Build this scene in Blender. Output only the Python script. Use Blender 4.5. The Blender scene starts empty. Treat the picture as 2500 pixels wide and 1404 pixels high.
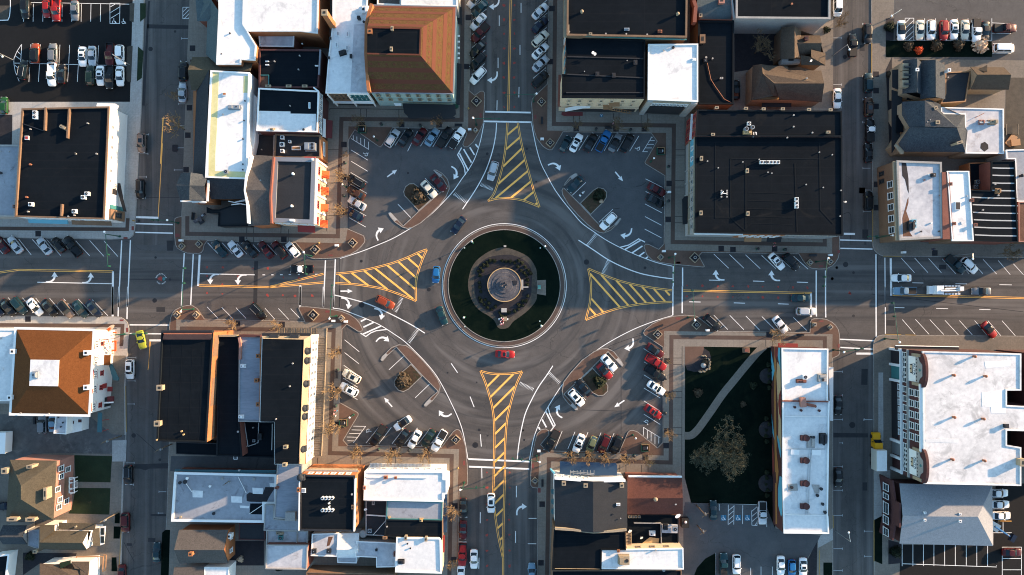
import bpy,bmesh,math,random
from mathutils import Vector,Matrix
R=math.radians
rnd=random.Random(7)
C=bpy.context.scene.collection
SC=bpy.context.scene
# ---------------------------------------------------------------- camera, sky, sun, exposure
CAMH=170.0 # the drone hovers 170 m over the square
NX,NY=1250.0,730.0 # photo pixel straight below the drone; 1 photo pixel = 0.1 m on the ground
cam=bpy.data.cameras.new('camera');camo=bpy.data.objects.new('camera',cam);C.objects.link(camo)
camo.location=(0,0,CAMH);camo.rotation_euler=(0,0,0)
cam.sensor_width=36;cam.lens=36*CAMH/250.0
cam.shift_y=(NY-702.0)/2500.0
cam.clip_start=1;cam.clip_end=4000
SC.camera=camo
SUN_AZ,SUN_EL=24.0,12.5 # from +x (east) towards +y (north)
w=bpy.data.worlds.new('World');SC.world=w;w.use_nodes=True
nt=w.node_tree;bg=nt.nodes['Background']
sky=nt.nodes.new('ShaderNodeTexSky');sky.sky_type='NISHITA';sky.sun_disc=False
sky.sun_elevation=R(SUN_EL);sky.sun_rotation=R(90-SUN_AZ);sky.air_density=1.0;sky.dust_density=0.6;sky.ozone_density=0.9
tn=nt.nodes.new('ShaderNodeMix');tn.data_type='RGBA';tn.blend_type='MULTIPLY';tn.inputs[0].default_value=1;tn.inputs[7].default_value=(0.86,1.0,1.05,1);nt.links.new(sky.outputs[0],tn.inputs[6]);nt.links.new(tn.outputs[2],bg.inputs[0]);bg.inputs[1].default_value=0.145
sl=bpy.data.lights.new('sun','SUN');sl.energy=5.0;sl.angle=R(0.8);sl.color=(1.0,0.67,0.41)
so=bpy.data.objects.new('sun',sl);C.objects.link(so)
d=Vector((math.cos(R(SUN_EL))*math.cos(R(SUN_AZ)),math.cos(R(SUN_EL))*math.sin(R(SUN_AZ)),math.sin(R(SUN_EL))))
so.rotation_euler=d.to_track_quat('Z','Y').to_euler();so.location=d*300
SC.view_settings.view_transform='Standard';SC.view_settings.look='None';SC.view_settings.gamma=1
SC.view_settings.exposure=1.64
SC.cycles.filter_width=1.05
# ---------------------------------------------------------------- helpers
def P(px,py,h=0.0):
    f=0.1*(CAMH-h)/CAMH
    return Vector(((px-NX)*f,(NY-py)*f,h))
def Z(ox,oy,pts):return [(ox+x/3.51,oy+y/3.51) for x,y in pts]
def Q(ox,oy,s,pts):return [(ox+x/s,oy+y/s) for x,y in pts]
ORG={}
def tag(o,label,cat,group=None):
    o['label']=label;o['category']=cat
    if group:o['group']=group
    return o
def empty(name,label,cat,loc,group=None,rz=0):
    o=bpy.data.objects.new(name,None);C.objects.link(o);o.location=loc;o.rotation_euler=(0,0,rz)
    o.empty_display_size=0.5
    ORG[o.name]=Vector(loc);return tag(o,label,cat,group)
def smooth(me):
    for p in me.polygons:p.use_smooth=True
def mk(name,verts,faces,m,parent=None,sm=False):
    """mesh from world coordinates, parented without moving it"""
    me=bpy.data.meshes.new(name)
    org=ORG[parent.name] if parent else Vector((0,0,0))
    me.from_pydata([Vector(v)-org for v in verts],[],faces);me.update()
    if m:me.materials.append(m)
    if sm:smooth(me)
    o=bpy.data.objects.new(name,me);C.objects.link(o)
    if parent:o.parent=parent
    ORG[o.name]=org
    return o
def inst(name,me,loc,rz,parent=None,m=None,scale=None):
    o=bpy.data.objects.new(name,me);C.objects.link(o)
    org=ORG[parent.name] if parent else Vector((0,0,0))
    o.location=Vector(loc)-org;o.rotation_euler=(0,0,rz)
    if scale:o.scale=scale
    if parent:o.parent=parent
    if m:o.material_slots[0].link='OBJECT';o.material_slots[0].material=m
    ORG[o.name]=org
    return o
class MB:
    """collects shapes, then makes one mesh"""
    def __init__(s):s.v=[];s.f=[]
    def add(s,vs,fs):
        n=len(s.v);s.v+=[tuple(v) for v in vs];s.f+=[tuple(i+n for i in f) for f in fs]
    def box(s,c,sz,rz=0,top=1.0):
        hx,hy,hz=sz[0]/2,sz[1]/2,sz[2]/2;ca,sa=math.cos(rz),math.sin(rz);vs=[]
        for z,k in ((-hz,1),(hz,top)):
            for x,y in ((-hx,-hy),(hx,-hy),(hx,hy),(-hx,hy)):
                vs.append((c[0]+(x*ca-y*sa)*k,c[1]+(x*sa+y*ca)*k,c[2]+z))
        s.add(vs,[(0,3,2,1),(4,5,6,7),(0,1,5,4),(1,2,6,5),(2,3,7,6),(3,0,4,7)])
    def prism(s,pts,z0,z1):
        pts=ccw(pts);n=len(pts)
        vs=[(p[0],p[1],z0) for p in pts]+[(p[0],p[1],z1) for p in pts]
        s.add(vs,[tuple(range(n-1,-1,-1)),tuple(range(n,2*n))]+[(i,(i+1) % n,n+(i+1) % n,n+i) for i in range(n)])
    def tube(s,a,b,r0,r1=None,n=6):
        r1=r0 if r1 is None else r1;a=Vector(a);b=Vector(b);q=(b-a)
        if q.length < 1e-6:return
        q.normalize();u=q.orthogonal().normalized();w_=q.cross(u);vs=[]
        for c,r in ((a,r0),(b,r1)):
            for i in range(n):
                t=2*math.pi*i/n;vs.append(c+u*math.cos(t)*r+w_*math.sin(t)*r)
        s.add(vs,[(i,(i+1) % n,n+(i+1) % n,n+i) for i in range(n)]+[tuple(range(n-1,-1,-1)),tuple(range(n,2*n))])
    def cyl(s,c,r,h,n=16,r2=None):s.tube(c,(c[0],c[1],c[2]+h),r,r2,n)
    def ball(s,c,r,n=10,m=7,sz=1.0):
        vs=[(c[0],c[1],c[2]-r*sz)];fs=[]
        for j in range(1,m):
            t=math.pi*j/m
            for i in range(n):
                a=2*math.pi*i/n;vs.append((c[0]+r*math.sin(t)*math.cos(a),c[1]+r*math.sin(t)*math.sin(a),c[2]-r*sz*math.cos(t)))
        vs.append((c[0],c[1],c[2]+r*sz));L=len(vs)-1
        for i in range(n):
            fs.append((0,1+(i+1) % n,1+i));fs.append((L,L-n+i,L-n+(i+1) % n))
        for j in range(m-2):
            for i in range(n):
                a=1+j*n;fs.append((a+i,a+(i+1) % n,a+n+(i+1) % n,a+n+i))
        s.add(vs,fs)
    def quad(s,a,b,c,d_):s.add([a,b,c,d_],[(0,1,2,3)])
    def make(s,name,m,parent=None,sm=False):return mk(name,s.v,s.f,m,parent,sm)
def area(p):return sum(p[i][0]*p[(i+1) % len(p)][1]-p[(i+1) % len(p)][0]*p[i][1] for i in range(len(p)))/2
def ccw(p):return list(p) if area(p) > 0 else list(reversed(p))
def inset(pts,dd):
    """offset a ccw polygon inwards by dd (outwards when negative)"""
    n=len(pts);out=[]
    for i in range(n):
        a,b,c=Vector(pts[i-1][:2]),Vector(pts[i][:2]),Vector(pts[(i+1) % n][:2])
        e1=(b-a).normalized();e2=(c-b).normalized()
        n1=Vector((-e1.y,e1.x));n2=Vector((-e2.y,e2.x));k=n1+n2
        if k.length < 1e-4:out.append(b+n1*dd);continue
        k.normalize();out.append(b+k*(dd/max(0.35,k.dot(n1))))
    return [(v.x,v.y) for v in out]
def catmull(pts,k=5,closed=False):
    n=len(pts);out=[]
    rng_=range(n if closed else n-1)
    for i in rng_:
        g=(lambda j:pts[j % n]) if closed else (lambda j:pts[min(max(j,0),n-1)])
        p0,p1,p2,p3=g(i-1),g(i),g(i+1),g(i+2)
        for t_ in range(k):
            t=t_/k
            out.append(tuple(0.5*((2*p1[a])+(-p0[a]+p2[a])*t+(2*p0[a]-5*p1[a]+4*p2[a]-p3[a])*t*t+(-p0[a]+3*p1[a]-3*p2[a]+p3[a])*t**3) for a in (0,1)))
    if not closed:out.append(tuple(pts[-1]))
    return out
def G(px,z=0.0):return [tuple(P(x,y)[:2]) for x,y in px] # ground pixels -> world xy
def stroke(mb,pts,wd,z,closed=False,th=0):
    """flat ribbon along world xy points"""
    n=len(pts);L=[];Rr=[]
    for i in range(n):
        if closed:a,b,c=Vector(pts[i-1]),Vector(pts[i]),Vector(pts[(i+1) % n])
        else:a,b,c=Vector(pts[max(i-1,0)]),Vector(pts[i]),Vector(pts[min(i+1,n-1)])
        e1=(b-a) if (b-a).length > 1e-6 else (c-b);e2=(c-b) if (c-b).length > 1e-6 else e1
        e1=e1.normalized();e2=e2.normalized()
        n1=Vector((-e1.y,e1.x));n2=Vector((-e2.y,e2.x));k=(n1+n2)
        k=k.normalized() if k.length > 1e-4 else n1
        m_=wd/2/max(0.4,k.dot(n1));L.append((b.x+k.x*m_,b.y+k.y*m_,z));Rr.append((b.x-k.x*m_,b.y-k.y*m_,z))
    mb.add(L+Rr,[(i,i+n,(i+1) % n+n,(i+1) % n) for i in range(n if closed else n-1)])
def struct(name,mb_or,m,sm=False):
    o=mb_or.make(name,m) if isinstance(mb_or,MB) else mb_or
    o['kind']='structure';return o
def sheet(name,px,z,m,world=False):
    pts=ccw(px if world else G(px));mb=MB();mb.add([(x,y,z) for x,y in pts],[tuple(range(len(pts)))])
    return struct(name,mb,m)
# ---------------------------------------------------------------- materials
M={}
def nodes(name):
    m=bpy.data.materials.new(name);m.use_nodes=True;t=m.node_tree;b=t.nodes['Principled BSDF'];return m,t,b
def mat(name,col,rough=0.75,metal=0.0,coat=0.0,spec=0.4):
    m,t,b=nodes(name);b.inputs['Base Color'].default_value=(*col,1);b.inputs['Roughness'].default_value=rough
    b.inputs['Metallic'].default_value=metal;b.inputs['Specular IOR Level'].default_value=spec
    if coat:b.inputs['Coat Weight'].default_value=coat;b.inputs['Coat Roughness'].default_value=0.08
    M[name]=m;return m
def nmat(name,c1,c2,layers=((0.6,0.5),(8.0,0.5)),rough=0.85,stain=None,joints=None,cracks=None,stripes=None,wear=None,spec=0.25,stretch=None,bump=0.0):
    """two colours mixed by world-space noise layers; optional stains, slab joints, cracks, stripes"""
    m,t,b=nodes(name);N=t.nodes.new;Lk=t.links.new
    geo=N('ShaderNodeNewGeometry');pos=geo.outputs['Position']
    if stretch:
        mp=N('ShaderNodeMapping');mp.inputs['Scale'].default_value=stretch;Lk(pos,mp.inputs[0]);pos=mp.outputs[0]
    acc=None
    for sc,wt in layers:
        n=N('ShaderNodeTexNoise');n.inputs['Scale'].default_value=sc;n.inputs['Detail'].default_value=5;n.inputs['Roughness'].default_value=0.65
        Lk(pos,n.inputs['Vector'])
        mu=N('ShaderNodeMath');mu.operation='MULTIPLY_ADD';Lk(n.outputs['Fac'],mu.inputs[0]);mu.inputs[1].default_value=wt
        if acc is None:mu.inputs[2].default_value=0
        else:Lk(acc,mu.inputs[2])
        acc=mu.outputs[0]
    tot=sum(x[1] for x in layers)
    mr=N('ShaderNodeMapRange');mr.inputs['From Min'].default_value=0.36*tot;mr.inputs['From Max'].default_value=0.64*tot;Lk(acc,mr.inputs['Value'])
    mx=N('ShaderNodeMix');mx.data_type='RGBA';Lk(mr.outputs[0],mx.inputs[0]);mx.inputs[6].default_value=(*c1,1);mx.inputs[7].default_value=(*c2,1)
    col=mx.outputs[2]
    def over(fac,c):
        nonlocal col
        k=N('ShaderNodeMix');k.data_type='RGBA';Lk(fac,k.inputs[0]);Lk(col,k.inputs[6]);k.inputs[7].default_value=(*c,1);col=k.outputs[2]
    def ramp(src,a,bb,amt=1.0):
        r=N('ShaderNodeMapRange');r.inputs['From Min'].default_value=a;r.inputs['From Max'].default_value=bb;r.inputs['To Max'].default_value=amt;Lk(src,r.inputs['Value']);return r.outputs[0]
    if stain:
        for (c,sc,th,amt) in stain:
            n=N('ShaderNodeTexNoise');n.inputs['Scale'].default_value=sc;n.inputs['Detail'].default_value=7;n.inputs['Roughness'].default_value=0.7;n.inputs['Distortion'].default_value=0.6
            ad=N('ShaderNodeVectorMath');ad.inputs[1].default_value=(sc*31+7,11,3);Lk(pos,ad.inputs[0]);Lk(ad.outputs[0],n.inputs['Vector'])
            over(ramp(n.outputs['Fac'],th,th+0.1,amt),c)
    if joints:
        c,sx,sy,wd,amt=joints
        br=N('ShaderNodeTexBrick');br.offset=0;br.inputs['Scale'].default_value=1;br.inputs['Brick Width'].default_value=sx;br.inputs['Row Height'].default_value=sy
        br.inputs['Mortar Size'].default_value=wd;br.inputs['Mortar Smooth'].default_value=0.1;Lk(geo.outputs['Position'],br.inputs['Vector'])
        mm=N('ShaderNodeMath');mm.operation='MULTIPLY';mm.inputs[1].default_value=amt;Lk(br.outputs['Fac'],mm.inputs[0]);over(mm.outputs[0],c)
    if cracks:
        c,sc,wd,amt=cracks
        n=N('ShaderNodeTexNoise');n.inputs['Scale'].default_value=0.25;n.inputs['Detail'].default_value=4;Lk(geo.outputs['Position'],n.inputs['Vector'])
        va=N('ShaderNodeVectorMath');va.operation='MULTIPLY_ADD';va.inputs[1].default_value=(6,6,0);Lk(n.outputs['Color'],va.inputs[0]);Lk(geo.outputs['Position'],va.inputs[2])
        vo=N('ShaderNodeTexVoronoi');vo.feature='DISTANCE_TO_EDGE';vo.inputs['Scale'].default_value=sc;Lk(va.outputs[0],vo.inputs['Vector'])
        over(ramp(vo.outputs['Distance'],wd,0.0,amt),c)
    if wear:
        if wear=='radial':
            ad=N('ShaderNodeVectorMath');ad.operation='SUBTRACT';Lk(geo.outputs['Position'],ad.inputs[0]);ad.inputs[1].default_value=(-1.9,3.25,0)
            ln=N('ShaderNodeVectorMath');ln.operation='LENGTH';Lk(ad.outputs[0],ln.inputs[0]);sp=N('ShaderNodeSeparateXYZ');Lk(ad.outputs[0],sp.inputs[0])
            at2=N('ShaderNodeMath');at2.operation='ARCTAN2';Lk(sp.outputs[1],at2.inputs[0]);Lk(sp.outputs[0],at2.inputs[1]);cb=N('ShaderNodeCombineXYZ');Lk(ln.outputs['Value'],cb.inputs[0]);Lk(at2.outputs[0],cb.inputs[1]);wv=cb.outputs[0];sc_=(0.42,0.9,1)
        else:wv=geo.outputs['Position'];sc_=(0.016,0.55,1) if wear=='x' else (0.55,0.016,1)
        for c,k_,off_,th,amt in (((0.035,0.036,0.038),1.0,0,.50,.55),((0.15,0.14,0.132),.8,40,.52,.55),((0.035,0.036,0.038),3.0,90,.58,.45)):
            mp=N('ShaderNodeMapping');mp.inputs['Scale'].default_value=(sc_[0]*k_,sc_[1]*k_ if wear != 'radial' else sc_[1],1);mp.inputs['Location'].default_value=(off_,off_,off_);Lk(wv,mp.inputs[0])
            n=N('ShaderNodeTexNoise');n.inputs['Scale'].default_value=1;n.inputs['Detail'].default_value=3;Lk(mp.outputs[0],n.inputs['Vector']);over(ramp(n.outputs['Fac'],th,th+.14,amt),c)
    if stripes:
        c,axis,per,duty,amt=stripes
        sp=N('ShaderNodeSeparateXYZ');Lk(geo.outputs['Position'],sp.inputs[0])
        m1=N('ShaderNodeMath');m1.operation='PINGPONG';m1.inputs[1].default_value=per/2;Lk(sp.outputs[axis],m1.inputs[0])
        over(ramp(m1.outputs[0],per/2*duty,per/2*duty*0.6,amt),c)
    Lk(col,b.inputs['Base Color']);b.inputs['Roughness'].default_value=rough;b.inputs['Specular IOR Level'].default_value=spec
    if bump:
        bn=N('ShaderNodeTexNoise');bn.inputs['Scale'].default_value=3;bn.inputs['Detail'].default_value=6;Lk(geo.outputs['Position'],bn.inputs['Vector'])
        bp=N('ShaderNodeBump');bp.inputs['Strength'].default_value=bump;bp.inputs['Distance'].default_value=0.1;Lk(bn.outputs['Fac'],bp.inputs['Height']);Lk(bp.outputs[0],b.inputs['Normal'])
    M[name]=m;return m
ASPH=dict(layers=((0.05,0.7),(0.4,0.5),(3.5,0.55)),rough=0.9)
nmat('asphalt',(0.058,0.056,0.056),(0.098,0.093,0.090),cracks=((0.03,0.03,0.03),0.045,0.004,0.6),stain=[((0.04,0.04,0.042),0.12,0.60,0.5),((0.13,0.12,0.11),0.09,0.62,0.35)],**ASPH)
for k_ in ('radial','x','y'):nmat('asphalt_'+k_,(0.060,0.055,0.052),(0.100,0.092,0.086),wear=k_,cracks=((0.03,0.03,0.03),0.045,0.004,0.6),**ASPH)
nmat('asphalt_lot',(0.060,0.062,0.065),(0.094,0.093,0.094),cracks=((0.03,0.03,0.03),0.06,0.003,0.6),stain=[((0.035,0.035,0.037),0.2,0.6,0.6),((0.03,0.03,0.032),0.9,0.66,0.7),((0.12,0.115,0.11),0.12,0.58,0.5)],**ASPH)
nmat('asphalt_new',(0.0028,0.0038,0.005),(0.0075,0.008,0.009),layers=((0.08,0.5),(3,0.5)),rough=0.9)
nmat('asphalt_patch',(0.022,0.023,0.026),(0.035,0.035,0.037),rough=0.9);mat('seam_dark',(0.010,0.013,0.016),1.0,spec=.05)
nmat('gravel',(0.05,0.05,0.052),(0.13,0.125,0.12),layers=((0.15,0.8),(1.0,0.5),(7,0.4)),stain=[((0.22,0.21,0.2),0.2,0.56,0.5)])
nmat('concrete',(0.155,0.135,0.112),(0.235,0.203,0.168),layers=((0.1,0.5),(2.5,0.5)),joints=((0.13,0.12,0.11),1.5,1.5,0.035,0.55),stain=[((0.17,0.15,0.13),0.3,0.6,0.4)])
nmat('concrete_light',(0.27,0.26,0.245),(0.40,0.385,0.36),layers=((0.1,0.5),(2.5,0.5)),joints=((0.22,0.21,0.2),1.8,1.8,0.03,0.5),stain=[((0.28,0.26,0.24),0.25,0.58,0.5)])
nmat('concrete_tan',(0.12,0.105,0.088),(0.20,0.172,0.142),layers=((0.08,0.6),(2.5,0.5)),joints=((0.10,0.09,0.08),1.6,1.6,0.03,0.4),stain=[((0.11,0.10,0.09),0.15,0.57,0.6),((0.3,0.28,0.25),0.1,0.63,0.5)])
nmat('kerb_stone',(0.20,0.185,0.165),(0.30,0.28,0.25),layers=((2,1),))
nmat('brick_paving',(0.085,0.052,0.038),(0.135,0.08,0.058),layers=((0.3,0.6),(6,0.5)),stain=[((0.09,0.055,0.045),0.4,0.57,0.5)])
nmat('brick_band',(0.065,0.045,0.037),(0.095,0.064,0.052),layers=((0.5,0.5),(6,0.5)))
nmat('dark_band',(0.05,0.043,0.04),(0.07,0.06,0.055))
nmat('grass',(0.0022,0.0058,0.0048),(0.0068,0.0118,0.0082),layers=((0.3,0.6),(4,0.6)),rough=1.0,spec=0.0,stain=[((0.013,0.016,0.010),0.35,0.58,0.6),((0.002,0.006,0.005),0.12,0.52,0.7)])
nmat('grass_bright',(0.005,0.014,0.005),(0.016,0.030,0.012),layers=((0.4,0.6),(5,0.6)),stain=[((0.07,0.06,0.03),0.5,0.6,0.5)])
nmat('mulch',(0.012,0.012,0.016),(0.028,0.026,0.03),layers=((1,.5),(8,.5)))
nmat('bare_soil',(0.035,0.031,0.026),(0.08,0.068,0.054),layers=((0.8,.5),(6,.5)))
nmat('leaf_litter',(0.03,0.02,0.012),(0.085,0.05,0.028),layers=((1.5,.5),(8,.5)),stain=[((0.02,0.03,0.012),0.6,0.52,0.8)])
nmat('white_paint',(0.62,0.62,0.60),(0.80,0.80,0.78),layers=((1.5,.5),(9,.6)),stain=[((0.3,0.3,0.3),2.5,0.62,0.6)])
nmat('yellow_paint',(0.88,0.42,0.095),(0.97,0.50,0.12),layers=((1.0,.5),(9,.6)),stain=[((0.30,0.21,0.09),2.0,0.64,0.5)])
mat('worn_white',(0.36,0.37,0.37),0.9)
nmat('kerb_yellow',(0.24,0.16,0.06),(0.34,0.22,0.07))
nmat('red_marking',(0.22,0.04,0.035),(0.34,0.06,0.045),layers=((2,.5),(9,.5)))
mat('tactile_red',(0.16,0.04,0.035),0.8)
mat('blue_paint',(0.02,0.13,0.22),0.7)
mat('iron',(0.018,0.018,0.02),0.6,0.3)
# roofs
nmat('roof_black',(0.0026,0.0050,0.0078),(0.0070,0.0104,0.0145),layers=((0.08,.6),(0.6,.3),(4,.3)),rough=1.0,spec=0.08,joints=((0.014,0.015,0.018),30,1.9,0.05,0.4),stain=[((0.018,0.018,0.018),0.12,0.60,0.5)])
nmat('roof_charcoal',(0.014,0.017,0.021),(0.027,0.029,0.033),layers=((0.2,.5),(4,.5)),joints=((0.018,0.018,0.02),30,1.4,0.06,0.4))
nmat('roof_white',(0.52,0.53,0.53),(0.74,0.735,0.715),layers=((0.06,.6),(1.5,.4)),rough=0.6,joints=((0.5,0.52,0.55),6,3.0,0.03,0.35),stain=[((0.33,0.33,0.34),0.15,0.56,0.55),((0.28,0.26,0.24),0.7,0.63,0.5)])
nmat('roof_white_stained',(0.30,0.31,0.34),(0.52,0.52,0.53),layers=((0.12,.6),(0.9,.5)),rough=0.7,joints=((0.36,0.36,0.4),8,3.0,0.03,0.35),stain=[((0.24,0.22,0.22),0.25,0.56,0.7),((0.12,0.09,0.08),0.35,0.66,0.8)])
nmat('roof_grey',(0.20,0.21,0.235),(0.28,0.30,0.33),layers=((0.12,.6),(1.5,.5)),stain=[((0.09,0.09,0.11),0.25,0.57,0.7),((0.45,0.45,0.47),0.2,0.66,0.6)])
nmat('roof_slate_blue',(0.17,0.19,0.225),(0.27,0.285,0.32),layers=((0.15,.6),(2,.5)),stain=[((0.05,0.05,0.06),0.5,0.64,0.8)],stretch=(0.35,1.8,1))
SH=dict(layers=((0.2,.2),(1.6,.35),(4.5,.75)),rough=1.0,spec=0.1)
nmat('shingle_dark',(0.020,0.024,0.030),(0.048,0.052,0.058),**SH)
nmat('shingle_brown',(0.05,0.038,0.029),(0.105,0.080,0.060),**SH)
nmat('shingle_grey',(0.055,0.051,0.048),(0.11,0.10,0.093),**SH)
nmat('shingle_olive',(0.048,0.042,0.031),(0.092,0.080,0.058),**SH)
nmat('shingle_rust',(0.078,0.029,0.010),(0.135,0.052,0.018),**SH)
nmat('shingle_tan',(0.060,0.034,0.015),(0.122,0.069,0.030),**SH)
nmat('shingle_red',(0.06,0.027,0.022),(0.105,0.046,0.037),**SH)
nmat('shingle_teal',(0.055,0.075,0.080),(0.095,0.12,0.125),**SH)
nmat('shingle_pale',(0.185,0.20,0.22),(0.29,0.305,0.325),**SH)
nmat('shingle_slate',(0.022,0.028,0.036),(0.068,0.076,0.084),**SH)
mat('roof_stripe_red',(0.095,0.026,0.013),0.9)
nmat('roof_yellowed',(0.50,0.46,0.20),(0.62,0.58,0.32))
nmat('roof_rust',(0.07,0.03,0.02),(0.15,0.075,0.045),layers=((0.3,.6),(3,.5)))
# walls
nmat('brick_orange',(0.27,0.10,0.040),(0.38,0.15,0.062),layers=((0.3,.5),(5,.5)),stain=[((0.22,0.09,0.05),0.3,0.6,0.7)])
nmat('brick_red',(0.15,0.052,0.038),(0.22,0.085,0.06),layers=((0.3,.5),(5,.5)))
nmat('brick_dark',(0.055,0.022,0.022),(0.085,0.035,0.033),layers=((0.3,.5),(5,.5)))
nmat('brick_tan',(0.13,0.082,0.052),(0.20,0.125,0.078),layers=((0.3,.5),(5,.5)))
nmat('brick_pink',(0.27,0.13,0.10),(0.38,0.19,0.145),layers=((0.3,.5),(6,.5)))
nmat('stucco_white',(0.62,0.61,0.58),(0.74,0.73,0.70),layers=((0.2,.5),(3,.5)))
nmat('stucco_cream',(0.50,0.38,0.25),(0.60,0.46,0.32),layers=((0.2,.5),(3,.5)))
nmat('stucco_grey',(0.24,0.23,0.22),(0.34,0.33,0.31),layers=((0.2,.5),(3,.5)))
nmat('stucco_teal',(0.20,0.30,0.29),(0.28,0.38,0.36),layers=((0.2,.5),(3,.5)))
nmat('stone_tan',(0.24,0.185,0.125),(0.35,0.28,0.19),layers=((0.4,.5),(3,.5)),stain=[((0.12,0.09,0.06),0.5,0.62,0.6)])
nmat('weathered',(0.10,0.085,0.07),(0.19,0.165,0.14),layers=((0.5,.5),(3,.5)));mat('trim_white',(0.72,0.72,0.70),0.6);mat('trim_blue',(0.10,0.32,0.42),0.6);mat('trim_red',(0.32,0.035,0.03),0.6);mat('trim_dark',(0.02,0.02,0.023),0.5)
mat('trim_teal',(0.04,0.17,0.17),0.6);mat('coping_grey',(0.22,0.23,0.25),0.5,0.3);mat('coping_rust',(0.28,0.10,0.05),0.7)
mat('glass',(0.02,0.03,0.035),0.08,0.0,spec=0.8);mat('metal_grey',(0.35,0.37,0.38),0.4,0.6);mat('metal_dark',(0.03,0.03,0.033),0.5,0.5)
mat('awning_black',(0.010,0.012,0.015),0.8);mat('awning_orange',(0.72,0.085,0.012),0.7);mat('awning_red',(0.20,0.022,0.02),0.7);mat('awning_teal',(0.035,0.11,0.13),0.7)
mat('awning_blue',(0.012,0.045,0.10),0.6);mat('awning_maroon',(0.09,0.012,0.014),0.7)
mat('green_metal',(0.012,0.07,0.045),0.5,0.2);mat('globe_glass',(0.85,0.85,0.82),0.3);mat('gold_trim',(0.45,0.30,0.14),0.5);mat('wood',(0.28,0.15,0.07),0.7)
mat('black_rubber',(0.012,0.012,0.012),0.8);mat('lamp_white',(0.75,0.75,0.72),0.3);mat('lamp_red',(0.30,0.01,0.01),0.3)
mat('skin',(0.45,0.26,0.18),0.6);mat('hair_dark',(0.03,0.02,0.015),0.7);mat('navy_cloth',(0.02,0.03,0.07),0.9);mat('pink_cloth',(0.65,0.28,0.30),0.9);mat('red_cloth',(0.45,0.04,0.05),0.9);mat('white_cloth',(0.75,0.74,0.72),0.9);mat('blue_cloth',(0.08,0.25,0.4),0.9)
nmat('twig',(0.15,0.10,0.05),(0.30,0.20,0.10),layers=((2,1),));nmat('bark',(0.10,0.075,0.05),(0.17,0.13,0.09),layers=((3,1),))
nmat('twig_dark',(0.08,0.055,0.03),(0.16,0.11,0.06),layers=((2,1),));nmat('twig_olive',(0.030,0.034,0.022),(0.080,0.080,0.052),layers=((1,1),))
nmat('foliage',(0.006,0.012,0.006),(0.020,0.027,0.012),layers=((1.0,.5),(6,.5)));nmat('foliage_dry',(0.035,0.028,0.018),(0.09,0.066,0.042),layers=((1.0,.5),(6,.5)))
nmat('foliage_red',(0.40,0.05,0.02),(0.62,0.12,0.04),layers=((3.0,1),));nmat('blossom',(0.42,0.30,0.20),(0.62,0.5,0.38),layers=((3.0,1),))
nmat('monument_stone',(0.035,0.038,0.050),(0.11,0.105,0.11),layers=((0.5,.6),(2.5,.6)),stain=[((0.045,0.045,0.055),0.4,0.54,0.8),((0.21,0.185,0.17),0.9,0.58,0.7)])
# ================================================================ GROUND
sheet('ground',[(-900,-700),(900,-700),(900,700),(-900,700)],-0.02,M['asphalt'],world=True)
mb=MB();mb.add([(*v,-0.016) for v in [(-1.9+52*math.cos(i*math.pi/32),3.25+52*math.sin(i*math.pi/32)) for i in range(64)]],[tuple(range(64))]);struct('road',mb,M['asphalt_radial'])
for q,k in (([(-320,600),(819,620),(819,790),(-320,790)],'x'),([(1643,600),(2820,600),(2820,840),(1643,840)],'x'),([(1130,-220),(1350,-220),(1350,272),(1130,272)],'y'),([(1100,1145),(1330,1145),(1330,1620),(1100,1620)],'y'),([(2020,-220),(2150,-220),(2150,598),(2020,598)],'y'),([(2020,842),(2150,842),(2150,1620),(2020,1620)],'y'),([(325,-220),(475,-220),(450,598),(325,598)],'y'),([(280,792),(420,792),(415,1620),(280,1620)],'y')):sheet('road',q,-0.0145,M['asphalt_'+k])
def slab(name,px,m,z=0.13,kerb=True,curve=None,kerbm='kerb_stone'):
    pts=ccw(G(px));mb=MB();mb.prism(pts,-0.05,z);struct(name,mb,m)
    if kerb:
        k=MB();ring=inset(pts,0.10);stroke(k,ring,0.17,z+0.004,closed=True);struct('kerb',k,M[kerbm])
E=1560;T=-160 # blocks run on past the picture's edge
NWW=[(329,T),(357,T),(347,250),(339,400),(332,531),(330,560),(326,575),(316,583),(270,585),(-260,577),(-260,T)]
NWB=[(470,T),(453,250),(450,400),(443,528),(434,529.5),(427,533),(425,545),(426,575),(428,597),(433,607),(443,613),(457,619),(485,620),(492,618),(497,612),(500,598),(507,589),(722,593.6),(742,617),(752,629),(770,633),(799,632),(827,630.6),(856,622),(873,612),(884,601),(891,592),(892,585),(888.6,575),(847,557),(852.7,341),(867,318.5),(922,357),(928,360),(933,357),(959.5,313),(1130,316),(1139,327),(1131,346),(1129,354),(1133,360),(1142,360),(1156,348),(1167,330),(1175,315),(1181,300),(1184.6,242),(1184,227),(1180,222),(1173,222),(1159,232),(1146,221),(1149,142),(1153,T)]
NEB=[(1342,T),(1335.5,205),(1302.7,236.5),(1298,243),(1297,255),(1300,302),(1303,319),(1310,339),(1324,357.5),(1333,364),(1341,367.5),(1348,366.7),(1354,359),(1375,323),(1589,326),(1603,345),(1573,396),(1575,401),(1622,429.6),(1620,595),(1608,607.7),(1583,595.5),(1575,595),(1571,602),(1577.6,622),(1592,636),(1613,642),(1640,646),(1717,653),(1721,651),(1707,625),(1714,617),(1949,620.7),(1960,638),(1970.5,650.6),(1980.5,656),(2000,658),(2017.5,657),(2032,650),(2040,642),(2047,630),(2050,615),(2050,570),(2041,568),(2033,300),(2034,T)]
NEE=[(2126,T),(2127,114),(2128,400),(2129.6,600.7),(2133,611),(2139.6,618),(2147,623),(2155,626),(2342,628),(2760,634),(2760,T)]
SWW=[(-260,768),(279,772.6),(295,774),(304,779),(312,787),(315.7,802.6),(312,871),(307.7,942),(309,1056),(302,1186),(293,E),(-260,E)]
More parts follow.
